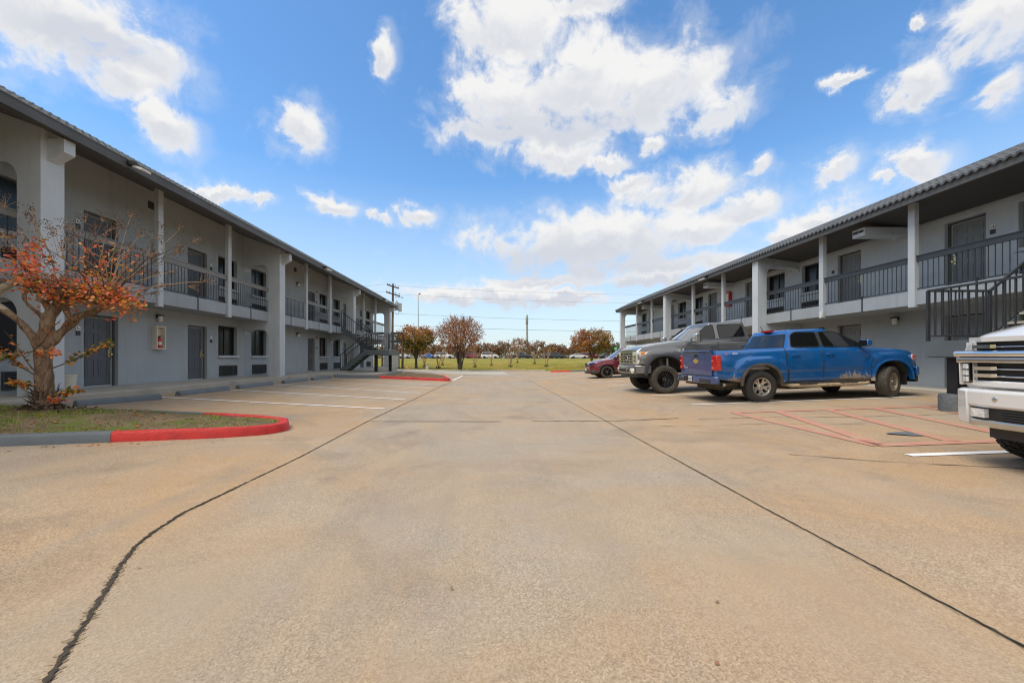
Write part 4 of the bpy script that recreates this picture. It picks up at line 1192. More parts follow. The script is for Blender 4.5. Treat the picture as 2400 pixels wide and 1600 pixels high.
def separate(me, sel, name):
    """move the faces for which sel(centre, normal) holds into a new mesh"""
    new = me.copy(); new.name = name
    for m_, keep in ((me, False), (new, True)):
        bm = bmesh.new(); bm.from_mesh(m_)
        bmesh.ops.delete(bm, geom=[f for f in bm.faces if bool(sel(f.calc_center_median(), f.normal)) != keep], context='FACES')
        bm.to_mesh(m_); bm.free()
    return new

def smooth_me(me, ang=32):
    me.polygons.foreach_set('use_smooth', [True] * len(me.polygons)); me.set_sharp_from_angle(angle=R(ang)); me.update(); return me

def ring_at(G, z, ins=0.0, zout=None):
    t = (z - G['zb']) / (G['zr'] - G['zb'])
    xa = G['A'][0] + (G['A'][1] - G['A'][0]) * t - ins * 0.8; xc = G['C'][0] + (G['C'][1] - G['C'][0]) * t + ins * 0.8
    w = max(0.02, G['wb'] + (G['wr'] - G['wb']) * t - ins); cv, cr_ = G['cv'], G['crv']
    zz = z if zout is None else zout
    half = [(xc + cr_ * (k / 5) ** 2, w * k / 5 * (0.985 if k == 5 else 1), zz) for k in range(6)]
    x_r, x_f = xc + cr_, xa - cv
    half += [(x_r + (x_f - x_r) * (0.03 + 0.94 * k / 7), w, zz) for k in range(8)]
    half += [(xa - cv * (k / 7) ** 2, w * k / 7 * (0.985 if k == 7 else 1), zz) for k in range(7, -1, -1)]
    return half + [(x, -y, z_) for x, y, z_ in half[-2:0:-1]]

def wy(G, z): return G['wb'] + (G['wr'] - G['wb']) * (z - G['zb']) / (G['zr'] - G['zb'])
def greenhouse(G):
    rows = [ring_at(G, G['zb'] + (G['zr'] - 0.07 - G['zb']) * k / 6) for k in range(7)]
    for ins, dz in ((0.012, -0.042), (0.04, -0.02), (0.10, -0.006), (0.26, 0.004), (G['wr'] * 0.99, 0.012)):
        rows.append(ring_at(G, G['zr'] - 0.07, ins, G['zr'] + dz))
    mb = MB(); mb.grid(rows, close_v=True, flip=True)
    return mb

def round_poly(pts, r, n=4):
    out = []
    L = len(pts)
    for i in range(L):
        p0, p1, p2 = Vector(pts[i - 1]), Vector(pts[i]), Vector(pts[(i + 1) % L])
        a = (p0 - p1); b = (p2 - p1); ra = min(r, a.length * 0.45, b.length * 0.45)
        s, e = p1 + a.normalized() * ra, p1 + b.normalized() * ra
        for t in axis(0, 1, n): out.append(tuple(s * (1 - t) ** 2 + p1 * 2 * t * (1 - t) + e * t * t))
    return out

def grow(pts, d):
    """offset a convex outline outward"""
    area = sum(pts[i - 1][0] * pts[i][1] - pts[i][0] * pts[i - 1][1] for i in range(len(pts)))
    sg = 1 if area > 0 else -1
    out = []
    for i in range(len(pts)):
        a, b, c = pts[i - 1], pts[i], pts[(i + 1) % len(pts)]
        dx, dy = c[0] - a[0], c[1] - a[1]; l = math.hypot(dx, dy) or 1
        out.append((b[0] + sg * dy / l * d, b[1] - sg * dx / l * d))
    return out

def side_windows(G, wins, parent, side, glass='carglass', trim='black'):
    for i, pts in enumerate(wins):
        rp = round_poly(pts, 0.05)
        def P(poly, e): return [(x, side * (wy(G, z) + e), z) for x, z in poly]
        a, b = P(grow(rp, 0.022), 0.006), P(rp, 0.006)
        tr = MB(); n = len(rp); back = P(grow(rp, 0.022), -0.02); inner = P(rp, -0.004)
        def order(f): return f if side < 0 else f[::-1]
        tr.add(a + b + back + inner, [order((k, (k + 1) % n, n + (k + 1) % n, n + k)) for k in range(n)] + [order((2 * n + k, 2 * n + (k + 1) % n, (k + 1) % n, k)) for k in range(n)] + [order((n + k, n + (k + 1) % n, 3 * n + (k + 1) % n, 3 * n + k)) for k in range(n)])
        gl = MB(); gl.add(P(rp, 0.001), [order(tuple(range(n)))])
        w = gl.build('window', M[glass], parent)
        tr.build('window_trim', M[trim], w)

def screen(G, parent, front=True, zlo=0.04, zhi=0.13, frac=0.90, glass='windshield', name='windshield'):
    """windscreen or rear glass following the greenhouse surface, with a black band"""
    def X(u, z):
        t = (z - G['zb']) / (G['zr'] - G['zb'])
        if front: return G['A'][0] + (G['A'][1] - G['A'][0]) * t - G['cv'] * u * u
        return G['C'][0] + (G['C'][1] - G['C'][0]) * t + G['crv'] * u * u
    e = 0.006 if front else -0.006
    def rows(lo, hi, fr, e_): return [[(X(u * fr, z) + e_, wy(G, z) * u * fr, z) for u in axis(-1, 1, 10)] for z in axis(lo, hi, 5)]
    z0, z1 = G['zb'] + zlo, G['zr'] - zhi
    o = MB().grid(rows(z0, z1, frac, e), flip=not front).build(name, M[glass], parent, 60)
    MB().grid(rows(z0 - 0.02, z1 + 0.02, min(0.97, frac + 0.03), e * 0.5), flip=not front).build('screen_border', M['black'], o, 60)
    return o

_whl = {}
def wheel_meshes(key, r, width, rim_r, style, tyre='rubber', rim='alloy', mt=False):
    if key in _whl: return _whl[key]
    hw = width / 2
    rt = r - (0.014 if mt else 0.0)
    prof = [(rim_r - 0.01, -hw * 0.8), (rim_r + 0.015, -hw * 0.93), (rim_r + (r - rim_r) * 0.45, -hw * 1.03), (r - 0.045, -hw * 0.98), (rt - 0.012, -hw * 0.86)]
    prof += [(rt, -hw * 0.74)]
    if not mt:
        for g_ in (-0.4, 0.0, 0.4): prof += [(rt, hw * (g_ - 0.06)), (rt - 0.012, hw * (g_ - 0.05)), (rt - 0.012, hw * (g_ + 0.05)), (rt, hw * (g_ + 0.06))]
    prof += [(rt, hw * 0.74), (rt - 0.012, hw * 0.86), (r - 0.045, hw * 0.98), (rim_r + (r - rim_r) * 0.45, hw * 1.03), (rim_r + 0.015, hw * 0.93), (rim_r - 0.01, hw * 0.8)]
    ty = MB(); ty.lathe(prof, (0, 0, 0), 'y', 48)
    nblk = 34 if mt else 52
    for k in range(nblk):
        t = 2 * PI * k / nblk
        for row, (h0, h1, dt) in enumerate(((-0.92, -0.45, 0), (-0.36, 0.0, 0.45), (0.04, 0.38, 0.1), (0.46, 0.92, 0.55))):
            if not mt and row in (1, 2): continue
            tt = t + dt * 2 * PI / nblk; s_ = (0.34 if mt else 0.22) * 2 * PI / nblk
            R0, R1 = (rt - 0.03, r) if mt else (rt - 0.03, r + 0.003)
            vs = []
            for hh in (h0, h1):
                sk_ = 0.25 * s_ * (1 if hh == h0 else -1)
                edge = 0.016 if abs(hh) > 0.9 else 0.0
                for (aa, rr) in ((tt - s_ + sk_, R0), (tt + s_ + sk_, R0), (tt + s_ + sk_, R1 - edge), (tt - s_ + sk_, R1 - edge)):
                    vs.append((rr * math.cos(aa), hw * hh, rr * math.sin(aa)))
            ty.add(vs, [(0, 1, 2, 3), (7, 6, 5, 4), (0, 4, 5, 1), (1, 5, 6, 2), (2, 6, 7, 3), (3, 7, 4, 0)])
    tym = ty.mesh('tyre', M[tyre], smooth=35)
    rm = MB(); fo = hw * 0.80
    rm.lathe([(rim_r - 0.012, -hw * 0.8), (rim_r, -hw * 0.80), (rim_r + 0.004, fo), (rim_r + 0.002, fo + 0.012), (rim_r - 0.016, fo + 0.010), (rim_r - 0.026, fo - 0.02), (rim_r - 0.045, fo - 0.09), (rim_r - 0.05, -hw * 0.7)], (0, 0, 0), 'y', 40)
    def spoke(a, w0, w1, h0, h1, r0=0.05, r1=None, th=0.04, off=0.0):
        r1 = r1 or rim_r - 0.018
        c, s_ = math.cos(a), math.sin(a); px, pz = -s_, c
        vs = []
        for rr, w_, h in ((r0, w0, h0), (r1, w1, h1)):
            for e_, hh in ((-w_, h - th), (w_, h - th), (w_ * 0.7, h), (-w_ * 0.7, h)):
                vs.append((rr * c + px * (e_ + off * (rr - r0) / (r1 - r0)), hh, rr * s_ + pz * (e_ + off * (rr - r0) / (r1 - r0))))
        rm.add(vs, [(3, 2, 1, 0), (4, 5, 6, 7), (0, 1, 5, 4), (1, 2, 6, 5), (2, 3, 7, 6), (3, 0, 4, 7)])
    if style == 'split5':
        for k in range(5):
            a = 2 * PI * k / 5 + 0.3
            for o_ in (-1, 1): spoke(a + o_ * 0.10, 0.026, 0.020, fo - 0.035, fo - 0.006, 0.06, off=o_ * 0.036)
            spoke(a, 0.030, 0.012, fo - 0.045, fo - 0.03, 0.05, rim_r - 0.05)
    elif style == 'multi':
        for k in range(18):
            spoke(2 * PI * k / 18, 0.013, 0.019, fo - 0.10, fo - 0.012, 0.06)
    elif style == 'five':
        for k in range(5): spoke(2 * PI * k / 5 + 0.2, 0.036, 0.046, fo - 0.03, fo - 0.01, 0.04)
    else:
        for k in range(7): spoke(2 * PI * k / 7, 0.03, 0.03, fo - 0.03, fo - 0.01, 0.04)
    rm.lathe([(0.0, fo - 0.012), (0.036, fo - 0.014), (0.044, fo - 0.03), (0.085, fo - 0.045), (0.09, fo - 0.09), (0.0, fo - 0.09)], (0, 0, 0), 'y', 20)
    for k in range(6):
        a = 2 * PI * k / 6; rm.lathe([(0.0, fo - 0.022), (0.010, fo - 0.024), (0.012, fo - 0.05)], (0.062 * math.cos(a), 0, 0.062 * math.sin(a)), 'y', 6)
    rmm = rm.mesh('rim', M[rim], smooth=35)
    bk = MB(); bk.lathe([(0.0, -0.015), (rim_r * 0.72, -0.015), (rim_r * 0.74, -0.05), (rim_r - 0.03, -0.06)], (0, 0, 0), 'y', 28)
    hub = MB(); hub.lathe([(0.0, fo - 0.006), (0.028, fo - 0.008), (0.03, fo - 0.014)], (0, 0, 0), 'y', 14)
    _whl[key] = (tym, rmm, bk.mesh('brake_disc', M['black'], smooth=40), hub.mesh('hub_cap', M['chrome_dull'], smooth=40))
    return _whl[key]

def add_wheel(parent, ms, x, y, r, steer=0.0, spin=0.0, lift=0.0):
    o = bpy.data.objects.new('wheel', None); COL.objects.link(o); o.parent = parent
    o.location = (x, y, r + lift); o.rotation_euler = (0, 0, (0 if y > 0 else PI) + steer)
    for nm, me in zip(('tyre', 'rim', 'brake_disc', 'hub_cap'), ms):
        c = link(nm, me, o); c.rotation_euler.y = spin
    return o

def seam(S, x, side, parent, z0f=0.08, z1f=0.97, w=0.009, g=None, ztop=None):
    """door shut-line down the body side at x"""
    pts = []
    for fy, fz in SECT:
        if z0f <= fz <= z1f:
            W, a, b = S['w'](x), S['zb'](x), S['zt'](x); y, z = W * fy, a + (b - a) * fz
            for ax_, az_, Ra, B in S.get('bulge', ()):
                d = (abs(x - ax_) ** 3.2 + abs(max(0, z - az_)) ** 3.2) ** (1 / 3.2)
                y += B * (1 - smooth01((d - Ra) / S.get('bw', 0.11))) * smooth01((fz - 0.03) / 0.1)
            pts.append((x, side * (y - 0.001), z))
    return pts

def make_vehicle(S, G, wheels, root, paint, doors=(), bed=None, arch=None, wins=(), liner='under'):
    mb = lower_body(S, S.get('step', 0.05))
    cuts = []
    W = max(S['w'](x) for x in axis(S['x0'], S['x1'], 20))
    for ax_, az_, Ra in arch or ():
        for sd_ in (1, -1):
            cuts.append(arch_cut(ax_, az_, Ra, sd_ * (W - 0.40), sd_ * (W + 0.4)))
    if bed: cuts.append(MB().box(*bed))
    me = carve(mb, cuts, [M[paint], M[liner]]) if cuts else mb.mesh('body', [M[paint], M[liner]])
    for p in me.polygons:
        c = p.center
        for ax_, az_, Ra in arch or ():
            if abs(c.x - ax_) < Ra * 1.03 and c.z < az_ + Ra * 1.01 and abs(c.y) < S['w'](c.x) - 0.012:
                inner = abs(p.normal.y) > 0.9 and abs(c.y) < W - 0.3 or abs(p.normal.y) < 0.35
                if inner: p.material_index = 1
        if p.normal.z < -0.8: p.material_index = 1
        if bed and bed[0][0] - 0.01 <= c.x <= bed[1][0] + 0.01 and abs(c.y) <= bed[1][1] + 0.01 and c.z >= bed[0][2] - 0.01 and c.z < S['zt'](c.x) - 0.012: p.material_index = 1
    dm = []
    for x0, x1 in doors:
        for sd_ in (1, -1):
            def sel(c, n, x0=x0, x1=x1, sd_=sd_):
                a, b = S['zb'](c.x), S['zt'](c.x)
                return x0 < c.x < x1 and c.y * sd_ > S['w'](c.x) * 0.9 and a + 0.075 * (b - a) < c.z < a + 0.985 * (b - a) and not (arch and any(math.hypot(c.x - q[0], c.z - q[1]) < q[2] for q in arch))
            dm.append((separate(me, sel, 'door'), x0, x1, sd_))
    smooth_me(me)
    body = link('body', me, root)
    for dmesh, x0, x1, sd_ in dm:
        d = link('door', smooth_me(dmesh), root)
        sm_ = MB()
        for x in (x0, x1): sm_.tube(seam(S, x, sd_, d), 0.0055, 5)
        sm_.tube([(x, sd_ * (S['w'](x) * 0.972 - 0.001), S['zb'](x) + 0.08 * (S['zt'](x) - S['zb'](x))) for x in axis(x0, x1, 6)], 0.0055, 5)
        sm_.build('shut_line', M['black'], d)
        hx = x0 + 0.16; a, b = S['zb'](hx), S['zt'](hx); hz = a + (b - a) * 0.80; hy = S['w'](hx) * 0.985
        h = MB(); h.bar((hx - 0.09, sd_ * (hy + 0.030), hz), (hx + 0.10, sd_ * (hy + 0.030), hz), 0.022, 0.034)
        h.box((hx - 0.09, sd_ * (hy - 0.02), hz - 0.015), (hx - 0.06, sd_ * (hy + 0.028), hz + 0.015)); h.box((hx + 0.07, sd_ * (hy - 0.02), hz - 0.015), (hx + 0.10, sd_ * (hy + 0.028), hz + 0.015))
        bevel_obj(h.build('handle', M[S.get('handle', paint)], d, 40), 0.006)
    cab = greenhouse(G).build('cab', M[paint], root, 40)
    screen(G, cab, True, *G.get('ws', (0.05, 0.14, 0.92)))
    if G.get('rear', True): screen(G, cab, False, *G.get('rw', (0.10, 0.14, 0.84)), 'carglass', 'rear_window')
    for sd_ in (1, -1): side_windows(G, wins, cab, sd_)
    for ms, x, y, r, st in wheels: add_wheel(root, ms, x, y, r, st, rnd.uniform(0, 1), S.get('lift', 0.0))
    # floor pan so that nothing shows through
    MB().box((S['x0'] + 0.25, -W + 0.42, S['zb'](0) - 0.12), (S['x1'] - 0.35, W - 0.42, S['zb'](0) + 0.25)).build('chassis', M['under'], root)
    for a in arch or ():
        ax_ = MB(); ax_.tube([(a[0], -W + 0.2, wheels[0][3]), (a[0], W - 0.2, wheels[0][3])], 0.05, 8); ax_.build('axle', M['under'], root)
    return body, cab

def place(root, loc, rz, pitch=0.0):
    root.location = loc; root.rotation_mode = 'XYZ'; root.rotation_euler = (0, pitch, rz)

def mirror_part(parent, x, z, w0, paint, big=False):
    for sd_ in (1, -1):
        mb = MB(); hx, hz, dy = (0.075, 0.165, 0.115) if big else (0.065, 0.085, 0.12)
        yc = sd_ * (w0 + 0.16 + (0.08 if big else 0))
        mb.prism(round_poly([(x - hx, z - hz), (x + hx, z - hz * 0.8), (x + hx * 0.9, z + hz * 0.8), (x - hx, z + hz)], 0.05), 'y', yc - dy, yc + dy)
        o = bevel_obj(mb.build('wing_mirror', M[paint], parent, 35), 0.02)
        MB().bar((x, sd_ * (w0 - 0.06), z - 0.07), (x, yc, z - 0.05), 0.05, 0.05).build('mirror_arm', M['black'], o)
        MB().box((x - hx - 0.006, yc - dy * 0.85, z - hz * 0.8), (x - hx - 0.001, yc + dy * 0.85, z + hz * 0.8)).build('mirror_glass', M['carglass'], o)

def flare(parent, cx, cz, Ra, y, sd_, wid, thick, m, name='fender_flare', a0=0.0, a1=PI):
    """lip round a wheel arch"""
    rows = []
    for t in axis(a0, a1, 26):
        c, s_ = math.cos(t), math.sin(t)
        def pt(rr, yy): return (cx + rr * (abs(c) ** 0.82) * (1 if c >= 0 else -1), sd_ * yy, cz + rr * abs(s_) ** 0.92)
        rows.append([pt(Ra - 0.006, y - 0.08), pt(Ra - 0.006, y + thick), pt(Ra + wid * 0.45, y + thick + 0.006), pt(Ra + wid, y + thick * 0.25), pt(Ra + wid, y - 0.05)])
    return MB().grid(rows, flip=sd_ > 0).build(name, M[m], parent, 40)

# ---- blue crew-cab pickup, seen from its right rear
def blue_truck():
    g = thing('pickup_truck', 'mud-splashed blue crew-cab pickup parked nose-in to the right block', 'pickup', world=False)
    S = dict(x0=-2.70, x1=2.50, w=tab([(-2.7, 0.895), (-2.5, 0.915), (-0.9, 0.925), (1.2, 0.92), (1.9, 0.90), (2.25, 0.85), (2.5, 0.68)]),
             zb=tab([(-2.7, 0.60), (-2.1, 0.50), (-1.0, 0.43), (1.0, 0.43), (2.1, 0.44), (2.5, 0.52)]),
             zt=tab([(-2.7, 1.30), (-0.98, 1.30), (0.95, 1.285), (1.1, 1.25), (1.8, 1.205), (2.2, 1.14), (2.4, 1.05), (2.5, 0.93)]),
             crown=tab([(-2.7, 0.0), (0.9, 0.0), (1.3, 0.045), (2.3, 0.04), (2.5, 0.02)]),
             bulge=[(-1.63, 0.42, 0.655, 0.042), (1.63, 0.42, 0.64, 0.036)], bw=0.055, cuts=[-0.92, -0.08, -0.06, 1.10])
    G = dict(zb=1.24, zr=1.775, A=(1.16, 0.26), C=(-0.98, -0.74), wb=0.875, wr=0.655, cv=0.16, crv=0.05)
    wins = [[(-0.80, 1.335), (-0.10, 1.32), (-0.10, 1.665), (-0.60, 1.68), (-0.72, 1.62)], [(0.0, 1.315), (0.97, 1.29), (0.90, 1.36), (0.47, 1.625), (0.36, 1.665), (0.0, 1.67)]]
    r = 0.383
    ms = wheel_meshes('blue', r, 0.255, 0.222, 'split5', 'rubber', 'alloy')
    tyre_d = ms[0].copy(); tyre_d.materials.clear(); tyre_d.materials.append(M['rubber_dusty']); rim_d = ms[1].copy(); rim_d.materials.clear(); rim_d.materials.append(M['alloy_dirty'])
    msd = (tyre_d, rim_d, ms[2], ms[3])
    y = 0.815
    body, cab = make_vehicle(S, G, [(ms, -1.63, y, r, 0), (ms, -1.63, -y, r, 0), (msd, 1.63, y, r, R(24)), (msd, 1.63, -y, r, R(24))], g, 'blue',
                             doors=[(-0.92, -0.08), (-0.06, 1.10)], bed=((-2.63, -0.77, 0.80), (-1.02, 0.77, 2.0)), arch=[(-1.63, 0.43, 0.475), (1.63, 0.43, 0.475)], wins=wins)
    # gap between cab and bed
    for sd_ in (1, -1): MB().tube([(x - 0.985 - x, y_, z_) for x, y_, z_ in seam(S, -0.985, sd_, body, 0.0, 1.0)], 0.010, 5).build('bed_gap', M['black'], body)
    # B-pillar cover
    for sd_ in (1, -1):
        p = [(-0.085, 1.33), (-0.015, 1.33), (-0.015, 1.66), (-0.085, 1.66)]
        MB().add([(x, sd_ * (wy(G, z) + 0.007), z) for x, z in p], [(0, 1, 2, 3) if sd_ < 0 else (3, 2, 1, 0)]).build('pillar_cover', M['rail_dark'], cab)
    # tailgate with emblem, handle and lettering
    tg = MB(); tg.box((-2.732, -0.715, 0.67), (-2.702, 0.715, 1.305))
    tgo = bevel_obj(tg.build('tailgate', M['bluegrey'], g), 0.014, 3)
    MB().prism([(-2.765, 1.30), (-2.76, 1.325), (-2.66, 1.325), (-2.66, 1.306), (-2.731, 1.306)], 'y', -0.71, 0.71).build('tailgate_spoiler', M['bluegrey'], tgo)
    MB().box((-2.740, -0.72, 0.655), (-2.70, 0.72, 0.667)).build('tailgate_gap', M['black'], tgo)
    MB().box((-2.7355, -0.09, 1.145), (-2.733, 0.09, 1.215)).build('handle', M['black'], tgo)
    bw = [(-0.115, -0.028), (-0.04, -0.028), (-0.05, -0.055), (0.05, -0.055), (0.04, -0.028), (0.115, -0.028), (0.115, 0.028), (0.04, 0.028), (0.05, 0.055), (-0.05, 0.055), (-0.04, 0.028), (-0.115, 0.028)]
    MB().prism([(y_, 1.045 + z_) for y_, z_ in bw], 'x', -2.746, -2.733).build('emblem', M['gold'], tgo)
    MB().prism([(y_ * 1.12, 1.045 + z_ * 1.2) for y_, z_ in bw], 'x', -2.740, -2.7325).build('emblem_rim', M['chrome_dull'], tgo)
    t = MB(); text_mb(t, 'M', 0.10, frame4((-2.7345, 0.615, 0.89), (0, -1, 0), (0, 0, 1))); text_mb(t, 'urrow', 0.05, frame4((-2.7345, 0.50, 0.872), (0, -1, 0), (0, 0, 1)))
    t.build('lettering', M['signwhite'], tgo)
    t = MB(); text_mb(t, 'Z71', 0.085, frame4((-2.455, -0.925, 1.215), (1, 0.0, 0), (0, 0.10, 1)), 0); text_mb(t, '4X4', 0.080, frame4((-2.27, -0.928, 1.215), (1, 0, 0), (0, 0.10, 1)), 1)
    t.build('decal', [M['redlens_light'], M['signwhite']], body)
    for sd_ in (1, -1):
        l = MB(); l.prism([(-2.742, sd_ * 0.725), (-2.742, sd_ * 0.84), (-2.71, sd_ * 0.900), (-2.615, sd_ * 0.934), (-2.60, sd_ * 0.80), (-2.66, sd_ * 0.725)], 'z', 0.815, 1.19)
        o = bevel_obj(l.build('tail_light', M['redlens'], g, 30), 0.014, 2)
        l = MB()
        for za, zb_ in ((1.035, 1.075), (0.86, 0.90)): l.box((-2.748, sd_ * 0.745, za), (-2.741, sd_ * 0.825, zb_))
        l.build('lens_bar', M['redlens_light'], o)
    b = MB(); b.prism([(-2.70, -0.90), (-2.66, -0.945), (-2.72, -0.945), (-2.81, -0.86), (-2.85, -0.55), (-2.85, 0.55), (-2.81, 0.86), (-2.72, 0.945), (-2.66, 0.945), (-2.70, 0.90)][::-1], 'z', 0.49, 0.665)
    bo = bevel_obj(b.build('rear_bumper', M['bluegrey'], g, 30), 0.02, 2)
    st = MB(); st.prism([(-2.845, -0.52), (-2.80, -0.84), (-2.74, -0.86), (-2.74, 0.86), (-2.80, 0.84), (-2.845, 0.52)][::-1], 'z', 0.664, 0.676); st.build('step_pad', M['rail_dark'], bo)
    for sd_ in (1, -1): MB().prism([(-2.862, sd_ * 0.36), (-2.855, sd_ * 0.62), (-2.825, sd_ * 0.80), (-2.80, sd_ * 0.80), (-2.80, sd_ * 0.36)], 'z', 0.515, 0.60).build('corner_step', M['rail_dark'], bo)
    MB().box((-2.862, 0.05, 0.53), (-2.84, 0.42, 0.65)).build('plate_recess', M['black'], bo)
    pl = MB().box((-2.868, 0.00, 0.525), (-2.8625, 0.17, 0.655)).build('licence_plate', M['plate'], bo)
    k = MB()
    for i in range(4): k.box((-2.870, 0.02 + 0.036 * i, 0.56), (-2.868, 0.044 + 0.036 * i, 0.61))
    k.build('plate_marks', M['plateink'], pl)
    ex = MB(); ex.tube([(-1.9, -0.62, 0.50), (-2.25, -0.70, 0.48), (-2.50, -0.80, 0.455)], [0.035, 0.035, 0.04], 14, cap=False); ex.lathe([(0.04, -0.06), (0.046, -0.06), (0.046, 0.0), (0.034, 0.0), (0.034, -0.05)], (-2.47, -0.79, 0.456), 'x', 14)
    ex.build('exhaust_pipe', M['chrome_dull'], g, 40)
    MB().box((-2.66, -0.72, 0.42), (-2.1, 0.72, 0.52)).build('underbody_tank', M['under'], g)
    # nerf bars
    for sd_ in (1, -1):
        nb = MB(); nb.tube([(-0.98, sd_ * 0.72, 0.42), (-0.9, sd_ * 0.93, 0.385), (-0.2, sd_ * 0.95, 0.375), (0.95, sd_ * 0.95, 0.375), (1.05, sd_ * 0.9, 0.385), (1.1, sd_ * 0.72, 0.42)], 0.042, 10)
        o = nb.build('side_step', M['mudstep'], g, 45)
        p = MB()
        for xx in (-0.5, 0.5): p.box((xx - 0.22, sd_ * 0.90, 0.412), (xx + 0.22, sd_ * 0.985, 0.424))
        p.build('step_pad', M['rail_dark'], o)
        MB().box((-0.9, sd_ * 0.80, 0.40), (1.1, sd_ * 0.895, 0.46)).build('sill', M['under'], g)
        for cx in (-1.63, 1.63): flare(body, cx, 0.43, 0.475, 0.965, sd_, 0.05, 0.012, 'under' if cx < 0 else 'blue', 'arch_lip')
    MB().box((-0.84, -0.16, 1.735), (-0.72, 0.16, 1.78)).build('high_brake_light', M['redlens'], cab)
    MB().tube([(-0.50, 0.52, 1.77), (-0.60, 0.52, 1.93)], 0.008, 6).build('antenna', M['black'], cab)
    mirror_part(g, 0.90, 1.36, 0.86, 'blue')
    # front end
    fb = MB(); fb.prism([(2.30, -0.90), (2.46, -0.80), (2.60, -0.5), (2.63, 0), (2.60, 0.5), (2.46, 0.80), (2.30, 0.90)], 'z', 0.50, 0.74); bevel_obj(fb.build('front_bumper', M['blue'], g, 30), 0.03, 2)
    MB().prism([(2.25, -0.88), (2.42, -0.80), (2.56, -0.48), (2.59, 0), (2.56, 0.48), (2.42, 0.80), (2.25, 0.88)], 'z', 0.36, 0.499).build('air_dam', M['black'], g)
    MB().box((2.44, -0.60, 0.76), (2.545, 0.60, 0.99)).build('grille', M['black'], g)
    for sd_ in (1, -1):
        l = MB(); l.prism([(2.20, sd_ * 0.872), (2.36, sd_ * 0.815), (2.50, sd_ * 0.70), (2.50, sd_ * 0.6), (2.30, sd_ * 0.6)], 'z', 0.90, 1.035); o = bevel_obj(l.build('headlight', M['lamplens'], g, 30), 0.012)
        MB().prism([(2.235, sd_ * 0.871), (2.34, sd_ * 0.836), (2.34, sd_ * 0.80), (2.235, sd_ * 0.84)], 'z', 0.91, 1.02).build('side_marker', M['redlens_light'], o)
        MB().box((1.95, sd_ * 0.66, 0.30), (2.0, sd_ * 0.93, 0.55)).build('mud_flap', M['black'], g)
    zr_, zf = zg(6.5, 10.7), zg(9.78, 10.7)
    place(g, (8.14, 10.72, (zr_ + zf) / 2), R(1.5), -math.atan2(zf - zr_, 3.26))
    return g

